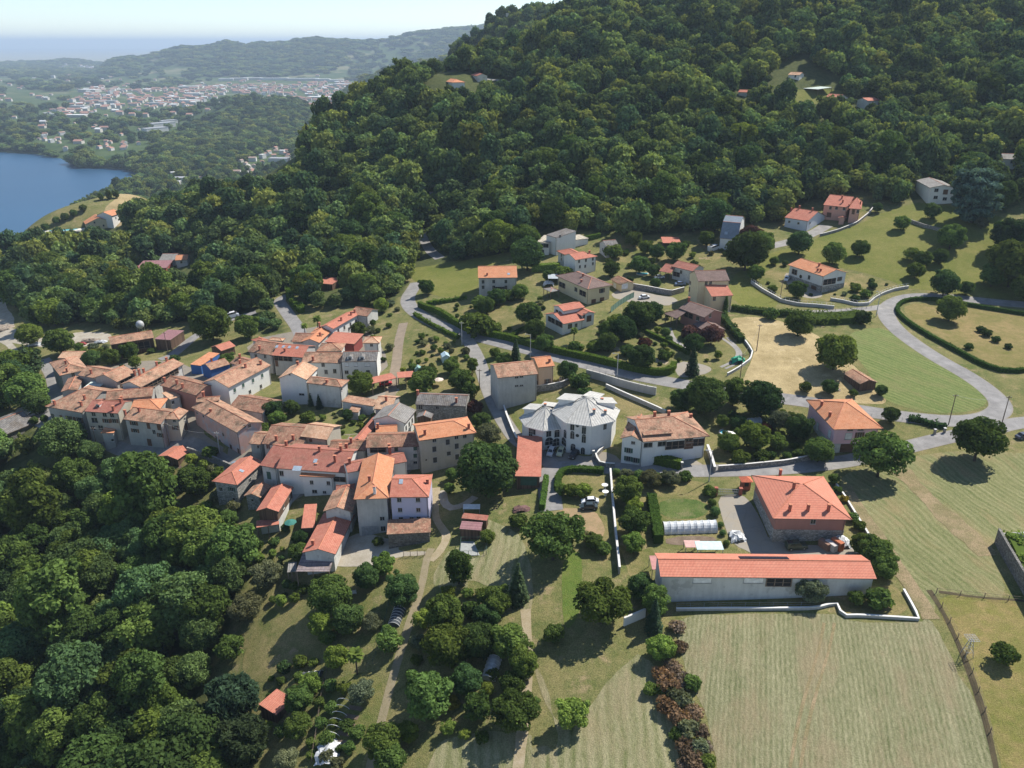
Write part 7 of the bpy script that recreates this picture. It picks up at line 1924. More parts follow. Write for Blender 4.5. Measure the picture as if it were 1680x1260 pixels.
def tank():
    p = G(232, 545); o = empty('storage_tank', p, 'pale grey ball shaped tank behind the farm barn', 'tank')
    v, f = ico((0, 0, 3.3), (1.6, 1.6, 1.75), 3, 3, 0.0); m = MB(); m.v = [tuple(x) for x in v]; m.f = f; m.m = [0] * len(f)
    m.build('vessel', m_plain('tank_paint', (.42, .43, .43), .5), o, smooth=True)
    lm = MB().tube((0, 0, -.3), (0, 0, 2.2), .09, .09, 5).mesh('leg', M_STEEL)
    for x in (-1, 1):
        for y in (-1, 1): link('leg', lm, o, (x, y, 0))
tank()
def mast():
    p = G(1586, 1076); o = empty('steel_mast', p, 'small steel mast with square grid head on the right meadow', 'mast')
    lm = MB().tube((.75, .75, -.3), (.18, .18, 3.6), .06, .05, 4).mesh('leg', M_STEEL)
    for k in range(4): link('leg', lm, o, (0, 0, 0), k * PI / 2)
    for z, w in ((1.2, .6), (2.4, .42), (3.5, .25)):
        m = MB(); c = [(-w, -w, z), (w, -w, z), (w, w, z), (-w, w, z), (-w, -w, z)]; m.poly(c, .035, 4); m.build('brace', M_STEEL, o)
    g = MB()
    for i in range(5):
        q = -.9 + i * .45; g.tube((q, -.9, 3.9), (q, .9, 3.9), .035, .035, 4); g.tube((-.9, q, 3.93), (.9, q, 3.93), .035, .035, 4)
    g.build('grid_head', M_STEEL, o)
mast()
def gate():
    p = G(1194, 812); o = empty('drive_gate', p, 'grey metal drive gate between red brick piers', 'gate', None, -.05)
    bm = MB().box(-.07, .07, -.03, .03, .1, 1.5).mesh('bar', M_STEEL)
    for k in range(11): link('bar', bm, o, (-2.3 + k * .46, 0, 0))
    for z in (.12, .8, 1.5): MB().box(-2.45, 2.45, -.05, .05, z, z + .08).build('rail', M_STEEL, o)
    pm = MB().box(-.35, .35, -.35, .35, -.5, 1.9).box(-.42, .42, -.42, .42, 1.9, 2.0).mesh('pier', M_BRICK)
    link('pier', pm, o, (-2.85, 0, 0)); link('pier', pm, o, (2.85, 0, 0))
    p = G(1222, 801); o = empty('gate_shrine', p, 'small brick shrine with red tiled pyramid roof beside the gate', 'shrine')
    MB().box(-1, 1, -.9, .9, -.5, 2.4).build('wall', M_BRICK, o)
    MB().face([(-1.4, -1.3, 2.4), (1.4, -1.3, 2.4), (0, 0, 3.3)]).face([(1.4, -1.3, 2.4), (1.4, 1.3, 2.4), (0, 0, 3.3)]).face([(1.4, 1.3, 2.4), (-1.4, 1.3, 2.4), (0, 0, 3.3)]).face([(-1.4, 1.3, 2.4), (-1.4, -1.3, 2.4), (0, 0, 3.3)]).face([(-1.4, -1.3, 2.4), (-1.4, 1.3, 2.4), (1.4, 1.3, 2.4), (1.4, -1.3, 2.4)]).build('roof', m_plain('shrine_tiles', (.55, .15, .08), .85, .2, 4), o)
    MB().box(-.5, .5, -.93, -.89, 1.0, 2.0).build('niche_shade', M_DARK, o)  # flat dark box, shade of a hollow painted on the shrine front
gate()
def planter(px, py, label):
    p = G(px, py); o = empty('stone_planter', p, label, 'planter')
    MB().tube((0, 0, -.1), (0, 0, .7), .3, .22, 10).build('pedestal', M_WHITE, o); MB().tube((0, 0, .7), (0, 0, 1.15), .35, .8, 12).build('bowl', M_WHITE, o)
planter(992, 802, 'white stone bowl on the lawn by the long wall, upper one')
planter(993, 813, 'white stone bowl on the lawn by the long wall, lower one')
def pillar(px, py, h, label):
    p = G(px, py); o = empty('gate_pillar', p, label, 'gate pillar')
    MB().box(-.25, .25, -.25, .25, -.4, h).build('shaft', SW, o); MB().box(-.32, .32, -.32, .32, h, h + .14).build('cap', COP, o)
pillar(973, 752, 2.2, 'stone gate pillar at the forecourt of the tent roofed villa')
pillar(1118, 769, 1.8, 'white capped gate pillar at the end of the thick hedge')
pillar(1533, 712, 1.3, 'left stone gate pillar by the lower road') ; pillar(1549, 710, 1.3, 'right stone gate pillar by the lower road')
def bench(px, py, label, rz=0):
    p = G(px, py); o = empty('garden_bench', p, label, 'bench', None, rz)
    MB().box(-.8, .8, -.25, .25, .40, .46).build('seat', M_WHITE, o); MB().box(-.8, .8, .22, .28, .5, .95).build('backrest', M_WHITE, o)
    lm = MB().box(-.05, .05, -.22, .22, -.1, .40).mesh('leg', M_WHITE); link('leg', lm, o, (-.65, 0, 0)); link('leg', lm, o, (.65, 0, 0))
bench(922, 624, 'white garden bench on the small lawn of the peach wing', .2)
bench(579, 976, 'pair of pale boards like a bench among the lower garden trees', .4)
# tennis style netting on the garden terrace
fence('net_fence', [(1002,513),(1014,503),(1028,494),(1040,488)], 2.2, 'green netting fence of the garden court', M_GREENP, 2.2, (.98,), net=m_plain('green_net', (.16, .26, .20), .8), r=.04)
heap(1210, 594, 4.2, 3.0, 2.2, m_plain('green_tarp', (.03, .30, .17), .6), 'bright green covered object inside the drive loop', 'covered_load', 'tarpaulin', 21)
# ---------------------------------------------------------------- trees of the gardens, one by one
for a in [
 # meadow right and centre
 ('walnut',1449,742,86,'spreading walnut by the road below the pink lilac villa'),('walnut',1610,716,84,'spreading walnut on the mown field near the right road'),
 ('walnut',908,876,92,'big olive green walnut in the middle of the lower meadow'),('walnut',988,985,86,'tall spreading walnut beside the short white wall'),
 ('dark',799,768,96,'huge dark round tree beside the tiled barn'),('olive',802,712,42,'grey green round tree at the foot of the steep lane'),
 ('lime',941,1172,50,'small bright green tree standing alone on the pale hay meadow'),('spruce',850,960,40,'dark cone shaped shrub tree left of the olive walnut'),
 ('round',812,985,52,'low leafy tree left of the dark cone tree'),('tall',752,930,46,'upright tree on the pale hay strip below the netted pen'),('lime',736,972,22,'yellow green sapling at the foot of the upright tree'),
 ('round',800,880,24,'ivy green bush against the garden sheds'),
 ('dark',1052,962,46,'dark round tree at the left corner of the workshop'),('tall',1076,985,42,'tall shaggy tree at the end of the zigzag wall'),('spruce',1074,1012,34,'dark narrow tree below the end of the zigzag wall'),('bright',1085,1062,44,'bright leafy tree at the upper end of the dry shrub strip'),
 ('olive',1330,968,46,'grey green tree in front of the workshop wall'),('bush',1441,982,42,'round shrub inside the zigzag wall corner'),('fruit',1405,980,26,'thin bush left of the round corner shrub'),
 ('round',1438,905,50,'leafy tree at the right corner of the yard'),('round',1418,893,40,'green tree behind the pallet stacks'),('round',1452,930,40,'green tree right of the workshop gable'),
 ('fruit',1648,1072,40,'thin wispy shrub on the lower right meadow'),('fruit',908,1038,34,'bare thin shrub on the pale hay meadow'),
 ('walnut',845,1165,74,'loose grey green tree at the lower meadow edge with long shadow'),('round',735,1058,74,'broad leafy tree right of the footpath, upper one'),('round',700,1140,80,'broad pale leafy tree right of the footpath, lower one'),
 ('dark',765,1115,52,'dark tree between the path trees and the shiny tunnel'),('tall',730,1010,58,'leafy tree at the top of the path thicket'),('dark',785,1050,62,'dense tree above the shiny tunnel'),('round',835,1052,60,'leafy tree right of the shiny tunnel'),
 ('tall',858,1088,44,'light tree on the edge of the pale hay meadow'),('fruit',782,1160,46,'small tree with visible trunk below the shiny tunnel'),('yellowbush',741,1152,26,'yellow bush beside the lower broad tree'),('bright',668,1200,38,'bright tree at the foot of the footpath'),('round',628,1215,60,'leafy tree left of the path end'),('round',640,1245,50,'leafy tree at the bottom edge near the path'),
 ('dark',797,1010,44,'bushy dark tree above the thicket'),('bush',772,1000,30,'brownish shrub above the thicket'),('lime',800,1130,24,'light shrub beside the shiny tunnel'),('round',840,1120,40,'leafy shrub tree right of the tunnel mouth'),
 # lower left gardens
 ('round',541,975,66,'leafy tree in front of the corrugated lean-to'),('dark',600,945,44,'dark shrub tree before the concrete yard'),('bright',628,925,40,'bright tree before the board fence'),('dark',660,968,54,'dense round tree beside the footpath'),
 ('bright',527,1022,44,'light green tree on the edge of the dry lawn'),('dark',570,1014,52,'dark round tree in the lawn group'),('olive',610,1020,34,'greyish tree right of the dark lawn tree'),('bright',537,1045,26,'small bright tree at the front of the lawn group'),
 ('yellowbush',548,988,24,'yellow bush in the lawn tree group'),('fruit',640,1050,42,'fruit tree over the dark net tunnel'),('olive',436,942,52,'grey olive tree beside the corrugated lean-to'),('olive',402,995,52,'grey olive like tree at the wood edge'),('topiary',470,958,15,'small round bush on the dry lawn'),('fruit',376,1062,44,'fruit tree at the wood edge with pale leaves'),
 ('bright',552,1077,42,'light tree left of the palm'),('palm',583,1075,32,'fan palm on the dry lawn'),('olive',592,1135,44,'grey fruit tree beside the bare hoops'),('round',490,1145,46,'leafy tree right of the red shack'),('bright',510,1120,34,'bright leafy tree below the netted cage'),('round',488,1190,44,'dark leafy tree left of the hoop frames'),
 ('pine',378,1150,86,'dark ragged pine beside the red shack'),('pine',400,1215,80,'dark pine at the bottom edge left of the garden'),('olive',470,1245,40,'grey green tree at the bottom edge near the plastic heap'),
 ('round',316,788,54,'leafy garden tree left of the stone house'),('round',373,850,30,'small round tree below the stone house'),('bush',270,775,30,'dark shrub in the garden below the village'),('darkbush',230,785,28,'shrub at the edge of the sloping village garden'),('bush',345,742,26,'leafy shrub by the retaining wall of the street'),
 ('round',490,905,34,'leafy bush below the gabled cottage steps'),('dark',492,882,28,'dark hedge tree along the side shed'),('topiary',468,866,14,'clipped round shrub beside the cottage steps'),('olive',350,880,40,'pale shrub tree below the stone house slope'),('fruit',415,895,30,'light leafy bush under the cottage garden'),
 # village middle
 ('dark',444,672,34,'dark tree in the courtyard beside the pink gable'),('bright',455,686,26,'light tree in the courtyard below the white gabled house'),('dark',478,668,26,'dark shrub against the white gabled house'),('bush',505,685,26,'leafy bush in the courtyard garden'),('bush',430,705,30,'green bush beside the little tiled house'),
 ('round',592,628,40,'willow like tree in front of the slate dormer house'),('spruce',510,655,14,'narrow dark tree against the grey house wall, left'),('spruce',523,660,14,'narrow dark tree against the grey house wall, right'),('palm',499,535,14,'small palm beside the left road'),('palm',520,524,18,'palm at the diagonal row of houses'),
 ('round',588,540,26,'green tree at the end of the diagonal row'),('bright',625,500,26,'bright tree above the diagonal row'),('fruit',690,627,44,'dark leafy tree at the end of the carport'),('fruit',700,612,30,'small tree behind the carport'),
 ('round',96,560,44,'round tree on the gravel yard, right one'),('round',48,548,38,'round tree on the gravel yard, left one'),('dark',150,588,30,'dark tree behind the bleached roof house'),('round',182,585,28,'light tree in the garden behind the courtyard house'),('round',212,575,30,'leafy tree before the farm barn'),('round',55,690,14,'round street bush left of the parked white car') ,('round',72,686,12,'round street bush right of the parked white car'),
 ('locust',20,620,60,'dark tree mass left of the village entrance'),('dark',60,660,40,'dark tree at the village entrance street'),('round',345,530,60,'big leafy tree at the bend behind the village'),('round',405,535,40,'leafy tree right of the bend behind the village'),('round',372,592,26,'garden tree between the blue house and the double house'),
 ('locust',100,720,70,'tall tree in front of the tall corner house'),('locust',150,742,40,'thin tree beside the leaning pole'),('dark',570,680,20,'small bush at the courtyard lawn corner'),
 # lane and villas
 ('tall',775,598,18,'dark garden tree left of the lane, upper'),('round',754,622,38,'leafy garden tree in the terraced garden'),('round',740,600,26,'green garden tree near the pale blue glasshouse'),('fruit',772,640,26,'loose garden tree beside the lane pole'),('plum',778,667,26,'reddish tree beside the slate roofed stone house'),('dark',790,690,30,'dark tree above the grey green round tree'),
 ('round',826,590,26,'green tree behind the tall beige house'),('spruce',846,580,24,'dark conifer behind the tall beige house'),('round',812,578,18,'small tree between the lane and the beige house'),
 ('dark',930,607,34,'dark shrub mass right of the peach wing'),('darkbush',950,625,34,'dark hedge like shrub above the villa lawn'),('darkbush',960,645,26,'dark shrub by the back of the tent roofed villa'),
 ('dark',797,500,30,'dark shrub below the concrete house, left'),('dark',815,487,30,'dark round tree below the concrete house'),('bush',790,498,34,'rounded olive bush below the concrete house'),('bush',832,485,26,'yellowish bush right of the concrete house'),('round',853,478,26,'tree right of the concrete house'),
 ('bush',782,532,52,'big silvery round shrub on the villa lawn'),('darkbush',765,528,28,'dark shrub left of the big silvery shrub'),('yellowbush',803,545,14,'yellow dwarf bush on the villa lawn'),('bush',812,538,24,'low green shrub on the villa lawn'),('round',868,514,40,'leafy tree at the left of the stepped roof villa'),('dark',878,538,34,'dark tree below the stepped roof villa'),('round',893,562,30,'round bush above the road hedge'),('palm',942,543,16,'palm in front of the stepped roof villa'),
 ('bush',945,570,26,'olive round bush on the slope, left'),('bush',975,568,24,'olive round bush on the slope, right'),('dark',998,560,34,'dark upright tree on the villa slope'),('dark',1022,540,44,'dark round tree below the garden court'),('round',1000,540,34,'leafy tree near the stepped roof villa'),('dark',1052,585,44,'dense round tree above the road hedge end'),('darkbush',1030,575,24,'dark low bush beside the dense round tree'),('redbush',1058,563,22,'reddish shrub in the diagonal hedge garden'),
 ('round',1048,515,48,'leafy garden tree left of the red walled house'),('dark',1072,512,36,'dark garden tree against the red walled house'),('round',1010,530,30,'leafy tree below the cream villa'),('plum',1168,548,36,'dark purple tree in front of the red walled house'),('dark',1138,562,34,'dark green tree beside the purple tree'),('redbush',1130,545,26,'red leaved shrub by the red walled house'),('spruce',1137,595,26,'blue green conifer on the gravel court'),('topiary',1092,545,16,'round clipped bush, upper of two on the diagonal lawn'),('topiary',1098,556,12,'round clipped bush, lower of two on the diagonal lawn'),('bush',1090,582,22,'light round bush by the diagonal hedge'),('cypress',1191,500,9,'slim cypress at the lane corner'),
 ('dark',865,415,56,'very dark big tree beside the white modern house'),('dark',900,452,20,'dark shrub before the white modern house'),('round',862,390,46,'leafy tree above the dark big tree'),('bush',925,448,30,'bush between the cream villa and the white red roofed house'),
 ('round',1060,405,24,'orchard tree on the dry slope, upper left'),('dark',1078,412,26,'orchard tree on the dry slope, middle'),('round',1108,412,32,'orchard tree on the dry slope, right'),('round',1050,433,30,'leafy tree above the round blue pool'),('dark',1072,443,22,'dark tree right of the round blue pool'),('round',1160,391,26,'lone round tree on the dry orchard slope'),('round',1040,392,26,'leafy tree at the orchard top edge'),('round',1003,440,26,'low orchard tree below the hut'),('bush',1008,412,30,'shrub next to the hut'),('topiary',1075,465,18,'round topiary tree on the small terrace'),
 ('dark',1225,410,66,'large dark tree group beside the barrel roofed house'),('round',1250,398,40,'tree right of the large dark tree group'),('plum',1232,386,40,'rusty brown tree behind the large dark tree group'),('round',1240,447,28,'light tree on the green bank'),('round',1270,427,14,'small palm like tree on the villa lawn'),('topiary',1288,432,10,'tiny round bush on the villa lawn'),
 ('dark',1312,397,40,'round walnut on the meadow above the white villa'),('round',1368,415,38,'meadow tree behind the white villa, left'),('round',1412,407,28,'meadow tree behind the white villa, right'),('round',1309,475,30,'dense tree in front of the white villa'),('bush',1268,473,16,'brownish bush by the curved railing'),
 ('fruit',1496,416,24,'young meadow tree, upper left of the four'),('dark',1515,424,28,'dark meadow tree, upper middle of the four'),('round',1543,420,26,'round meadow tree, upper right of the four'),('round',1503,443,26,'pale meadow tree, lowest of the four'),('dark',1552,463,44,'dark round tree above the road bend'),('dark',1586,472,24,'dark shrub right of the road bend tree'),('round',1561,505,44,'round tree with trunk inside the hairpin loop'),
 ('round',1480,365,24,'small tree below the terrace wall'),('round',1562,387,42,'big round tree by the old terrace wall'),('dark',1530,345,26,'dark bush left of the cedar'),('olive',1612,365,22,'pale tree below the cedar'),('cedar',1604,320,72,'large blue grey cedar hiding the white chalet'),('tall',1650,320,34,'light green tree right of the cedar'),('round',1665,430,80,'big leafy tree at the right edge of the upper meadow'),('round',1630,450,40,'leafy bush left of the big right edge tree'),('dark',1440,340,16,'dark tree beside the salmon house'),
 ('bush',1404,472,18,'clipped shrub on the villa bank, upper left'),('darkbush',1432,468,14,'dark shrub on the villa bank, upper right'),('bush',1420,482,18,'clipped shrub on the villa bank, lower'),('darkbush',1403,490,16,'dark shrub at the foot of the villa bank'),
 ('darkbush',1610,540,14,'first dark shrub of the row in the hairpin loop'),('darkbush',1620,546,16,'second dark shrub of the row in the hairpin loop'),('darkbush',1634,556,14,'third dark shrub of the row in the hairpin loop'),('darkbush',1655,568,12,'last dark shrub of the row in the hairpin loop'),('bush',1590,568,14,'low shrub at the bottom of the hairpin loop'),
 ('round',1372,576,62,'wide tree on the edge of the straw field'),('dark',1362,634,26,'dark round tree in the small straw enclosure'),('fruit',1322,634,20,'thin tree in the small straw enclosure'),('dark',1446,640,20,'dark small tree right of the hay shed'),('fruit',1400,644,14,'thin yellowish tree near the enclosure gate'),
 ('round',1312,530,44,'round dark shrub tree at the lane above the straw field'),('bush',1265,515,24,'shrub in the ragged lane hedge'),('dark',1415,520,24,'dark shrub at the end of the untrimmed hedge bank'),
 ('dark',1158,648,66,'big dark tree group below the road, left'),('tall',1205,642,36,'high dark trees below the road'),('dark',1250,655,66,'big dark tree group below the road, right'),('dark',1120,655,40,'dark shrubs at the end of the concrete wall'),
 ('dark',1210,692,24,'dark tree beside the small blue pool'),('round',1185,690,22,'leafy tree at the end of the long white house'),('round',1195,725,34,'leafy bush below the small blue pool'),('bright',1240,715,46,'yellow green bush in the overgrown garden'),('olive',1280,690,40,'loose grey tree in the overgrown garden'),('dark',1310,700,44,'dark tree left of the pink lilac villa'),('round',1345,738,44,'leafy tree at the garage corner of the pink lilac villa'),('bush',1215,750,30,'leafy shrub by the roadside wall, left'),('bush',1250,748,26,'silvery shrub by the roadside wall, right'),('fruit',1278,725,30,'thin tree in the overgrown garden'),('plum',1255,702,22,'purple grey shrub in the overgrown garden'),('dark',1462,680,28,'dark clipped tree at the right of the pink lilac villa'),
 ('topiary',1049,782,22,'round yellow green bush at the roadside, fourth'),('topiary',1011,775,14,'round bush at the head of the long wall'),('olive',1028,778,22,'grey green shrub right of the long wall head'),('olive',1068,785,34,'silvery shrub in the roadside row'),('darkbush',1084,784,24,'dark shrub in the roadside row'),('olive',1102,784,28,'pale shrub in the roadside row'),('bush',1124,781,22,'yellowish round shrub ending the roadside row'),
 ('round',1030,802,48,'dark fruit tree right of the long wall, first'),('bright',1040,830,30,'light fruit tree right of the long wall, second'),('round',1040,855,48,'dark fruit tree right of the long wall, third'),('bright',1040,890,36,'light fruit tree right of the long wall, lowest'),
 ('bush',1165,805,24,'shrub left of the drive gate'),('topiary',1168,825,14,'clipped ball along the drive, first'),('topiary',1173,839,17,'clipped ball along the drive, second and biggest'),('topiary',1182,861,11,'clipped ball along the drive, third'),('topiary',1186,874,11,'clipped ball along the drive, fourth'),('topiary',1192,891,11,'clipped ball along the drive, last'),
 ('bright',921,803,22,'umbrella shaped tree before the parked cars, first from left'),('bright',938,804,24,'umbrella shaped tree before the parked cars, second from left'),('bright',957,804,26,'umbrella shaped tree before the parked cars, rightmost'),
 ('round',975,888,28,'light green shrub by the long wall shade'),('bush',990,900,26,'dark shrub by the foot of the long wall'),('olive',966,882,24,'greyish shrub on the bare ground'),('round',742,778,22,'small tree at the bend of the dirt path'),('round',737,800,18,'small bush at the dirt path'),('bush',850,855,30,'rough bush on the lower meadow'),
 ('bush',620,888,18,'small bush beside the stone lean-to'),('round',1368,785,18,'shrub at the upper end of the white side wall'),('bush',1376,803,14,'shrub along the white side wall, upper'),('yellowbush',1385,818,14,'yellowish shrub along the white side wall'),('bush',1399,848,20,'shrub along the white side wall, middle'),('bush',1410,862,20,'shrub along the white side wall, lower'),
 ('tall',165,322,9,'slim tree on the lake headland, left of three'),('tall',178,319,11,'slim tree on the lake headland, middle of three'),('tall',190,318,10,'slim tree on the lake headland, right of three'),('round',217,307,10,'lone tree at the tip of the lake headland'),('round',40,640,60,'big dark tree below the gravel track'),('round',38,397,20,'tree of the headland shore, first from left'),('round',56,389,17,'tree of the headland shore, second from left'),('round',72,400,22,'tree of the headland shore, below the pool terrace, left'),('round',96,398,22,'tree of the headland shore, below the pool terrace, right'),('round',92,361,12,'tree of the headland shore above the pool, left'),('round',106,355,13,'tree of the headland shore above the pool, middle'),('round',120,349,12,'tree of the headland shore above the pool, right'),('round',136,341,12,'tree of the headland shore behind the lakeside villa'),('round',74,372,12,'tree of the headland shore at the pool end'),('round',700,470,26,'bush at the top of the green meadow road'),('dark',1660,385,60,'dark tree on the upper right slope'),('round',1690,470,50,'leafy tree cut by the right edge above the bend')]:
    tree(*a)
# dry shrubs in the strip beside the mown field
rr = random.Random(3)
for i, (x, y, w, k) in enumerate([(1110,1028,22,'twigbush'),(1104,1095,26,'twigbush'),(1085,1105,24,'deadbush'),(1098,1122,34,'deadbush'),(1120,1118,28,'twigbush'),(1136,1120,26,'bush'),(1085,1130,20,'bush'),(1108,1140,26,'greybush'),(1096,1158,30,'deadbush'),(1120,1150,26,'greybush'),(1116,1176,32,'deadbush'),(1138,1168,28,'twigbush'),(1130,1196,30,'greybush'),(1112,1205,22,'bush'),(1150,1200,24,'deadbush'),(1128,1226,30,'deadbush'),(1148,1226,26,'greybush'),(1138,1250,32,'deadbush'),(1160,1250,24,'bush'),(1122,1256,22,'twigbush'),(1098,1064,20,'bush'),(1116,1060,20,'deadbush'),(1160,1225,20,'twigbush'),(1148,1272,30,'deadbush'),(1068,1130,20,'bush')]):
    tree(k, x, y, w * 1.2, {'twigbush': 'leafless purple grey shrub in the dry strip beside the mown field', 'deadbush': 'rust brown dry shrub in the strip beside the mown field', 'bush': 'green shrub in the dry strip beside the mown field', 'greybush': 'grey green shrub in the dry strip beside the mown field'}[k], 'shrub', {'twigbush': 'leafless shrubs of the strip', 'deadbush': 'rusty shrubs of the strip', 'bush': 'green shrubs of the strip', 'greybush': 'grey shrubs of the strip'}[k])

# ---------------------------------------------------------------- where wood may not grow
def cleared(x, y, margin=0.0):
    r = np.zeros(len(x), bool)
    for kind, d, w in CLEAR:
        if kind == 'rect':
            cx, cy, an, a, b = d; ca, sa = math.cos(an), math.sin(an)
            u, v = (x - cx) * ca + (y - cy) * sa, -(x - cx) * sa + (y - cy) * ca
            r |= (np.abs(u) < a + margin + 1.5) & (np.abs(v) < b + margin + 1.5)
            # keep the view of the house open a little
        elif kind == 'poly':
            P = np.array(d)
            m = (x > P[:, 0].min()) & (x < P[:, 0].max()) & (y > P[:, 1].min()) & (y < P[:, 1].max())
            if m.any(): r[m] |= in_poly(x[m], y[m], d)
        elif kind == 'line':
            P = d[::2]
            m = (x > P[:, 0].min() - 9) & (x < P[:, 0].max() + 9) & (y > P[:, 1].min() - 9) & (y < P[:, 1].max() + 9)
            if m.any():
                q = ((x[m][:, None] - P[None, :, 0]) ** 2 + (y[m][:, None] - P[None, :, 1]) ** 2).min(1)
                r[m] |= q < (w + 2.2 + margin) ** 2
    return r
# shrubs scattered in the gardens, alike and too many to tell apart
def scatter(poly, n, kinds, wmin, wmax, label, group, seed, gap=.55):
    r = np.random.default_rng(seed); P = np.array(poly, float); k = 0; tries = 0; done = []
    while k < n and tries < n * 40:
        tries += 1
        x, y = r.uniform(P[:, 0].min(), P[:, 0].max()), r.uniform(P[:, 1].min(), P[:, 1].max())
        if not bool(in_poly(np.array([x]), np.array([y]), poly)[0]): continue
        g = G(x, y)
        if any((g[0] - a[0]) ** 2 + (g[1] - a[1]) ** 2 < ((a[2] + 2) * gap) ** 2 for a in TREES): continue
        if any(abs((g[0] - cx) * math.cos(an) + (g[1] - cy) * math.sin(an)) < a - .2 and abs(-(g[0] - cx) * math.sin(an) + (g[1] - cy) * math.cos(an)) < b - .2 for cx, cy, an, a, b in FOOT): continue
        if any(q[0] == 'line' and ((q[1] - g[:2]) ** 2).sum(1).min() < (q[2] + .8) ** 2 for q in CLEAR): continue
        kk = kinds[r.integers(len(kinds))]; ad = {'bush': 'green ', 'darkbush': 'dark green ', 'greybush': 'grey green ', 'lime': 'bright green ', 'fruit': 'thin tree-like '}[kk]
        tree_world(kk, g[0], g[1], r.uniform(wmin, wmax), ad + label.replace('small ', ''), 'shrub', ad + group, stretch=r.uniform(.8, 1.2)); k += 1
GS = ['bush', 'darkbush', 'greybush', 'bush', 'lime', 'fruit']
scatter([(655,592),(690,548),(745,560),(790,605),(800,660),(740,665),(665,645)], 34, GS, 1.0, 2.8, 'small shrub in the terraced garden left of the steep lane', 'shrubs of the terraced garden', 1)
scatter([(1185,690),(1260,668),(1320,690),(1345,745),(1200,762)], 32, GS, 1.2, 3.0, 'shrub in the overgrown garden above the roadside wall', 'shrubs of the overgrown garden', 2)
scatter([(985,520),(1090,505),(1180,545),(1190,590),(1060,605),(960,570)], 28, GS, 1.2, 2.8, 'shrub in the gardens above the long road hedge', 'shrubs of the villa gardens', 3)
scatter([(690,510),(770,490),(890,480),(900,560),(780,540)], 16, GS, 1.2, 2.6, 'shrub on the dry lawn slope of the upper villas', 'shrubs of the upper slope', 4)
scatter([(985,395),(1180,385),(1200,440),(1000,470)], 14, GS, 1.4, 3.2, 'shrub in the dry orchard below the wood', 'shrubs of the dry orchard', 5)
scatter([(190,742),(345,760),(400,860),(330,880),(220,790)], 34, GS, 1.4, 3.6, 'shrub in the sloping gardens below the old village', 'shrubs below the village', 6)
scatter([(400,900),(520,880),(560,940),(470,1000),(400,960)], 24, GS, 1.2, 3.0, 'shrub around the cottage steps and the barn end', 'shrubs round the cottage', 7)
scatter([(690,990),(800,960),(880,1030),(880,1180),(760,1230),(660,1180)], 46, GS, 1.6, 4.0, 'undergrowth shrub in the thicket beside the footpath', 'shrubs of the path thicket', 8)
scatter([(440,1100),(560,1080),(600,1180),(560,1260),(440,1260)], 26, GS, 1.2, 3.0, 'shrub in the lower vegetable gardens', 'shrubs of the lower gardens', 9)
scatter([(0,560),(80,575),(220,560),(300,600),(240,610),(90,600),(40,660),(0,650)], 26, GS, 1.6, 4.2, 'shrub between the gravel yard and the village', 'shrubs by the gravel yard', 10)
scatter([(600,500),(660,495),(660,560),(640,610),(612,570)], 14, GS, 1.4, 3.4, 'shrub along the garden track behind the row of houses', 'shrubs of the garden track', 11)
scatter([(420,680),(600,660),(640,700),(540,720),(450,710)], 16, GS, 1.0, 2.4, 'shrub in the courtyards of the old village', 'shrubs of the courtyards', 12)
scatter([(1240,455),(1290,440),(1480,470),(1400,500),(1290,500)], 14, ['darkbush', 'bush', 'greybush'], 1.0, 2.4, 'shrub on the lawn round the white villa', 'shrubs of the white villa', 13)

# ---------------------------------------------------------------- woods: the nearest trees one by one, the rest as one mass
def visible(x, y, z):
    c = np.array([0, 0, CAM_Z]); ok = np.ones(len(x), bool)
    for t in np.linspace(.25, .985, 34):
        px_, py_ = x * t, y * t; zz = CAM_Z + (z - CAM_Z) * t
        ok &= zz > H(px_, py_) - 0.5
    return ok
def wood_points(x0, x1, y0, y1, step, jit, seed):
    r = np.random.default_rng(seed)
    gx, gy = np.meshgrid(np.arange(x0, x1, step), np.arange(y0, y1, step)); gx = gx + (np.arange(gx.shape[0]) % 2)[:, None] * step / 2
    return (gx + r.uniform(-jit, jit, gx.shape) * step).ravel(), (gy + r.uniform(-jit, jit, gx.shape) * step).ravel()
HOUSEV = []     # sight lines to the buildings in the woods stay open
for f in FOOT:
    p = proj(np.array([f[0], f[1], FZ.get((f[0], f[1]), Hs(f[0], f[1]))])); HOUSEV.append((p[0], p[1], p[2], max(f[3], f[4]) * F_PX / p[2]))
for kind_, P_, w_ in CLEAR:
    if kind_ == 'line' and w_ > 2:
        Q = P_[::4]; a_, b_, d_ = proj(np.c_[Q, H(Q[:, 0], Q[:, 1])])
        for i_ in range(len(Q)):
            if d_[i_] < 420 and ((a_[i_] < 520 and b_[i_] < 600) or b_[i_] < 330 or (670 < a_[i_] < 730 and b_[i_] < 470)) : HOUSEV.append((a_[i_], b_[i_] + 2, d_[i_], 5.0))
def blocks_house(x, y, w):
    z = H(x, y); a, b, D = proj(np.c_[x, y, z + w * 1.15]); a2, b2, _ = proj(np.c_[x, y, z]); wp = w * F_PX / D
    r = np.zeros(len(x), bool)
    for hx, hy, hd, hw in HOUSEV:
        r |= (D < hd) & (np.abs(a - hx) < hw * .85 + wp * .35) & (b < (hy + hw * .12 if hd < 450 or hx < 300 else hy - 3.5)) & (b2 > hy - hw * (.3 if hd < 450 else .8))
    return r
def over_shore(x, y, w):                                             # the lake stays in sight over the near slope
    a, b, D = proj(np.c_[x, y, H(x, y) + w * 1.1])
    return (D < 1050) & (a < 494) & (b < np.interp(a, [-60, 0, 60, 120, 150, 200, 235, 270, 309, 353, 441, 470, 494], [424, 401, 380, 358, 346, 332, 330, 326, 306, 304, 290, 268, 246]))
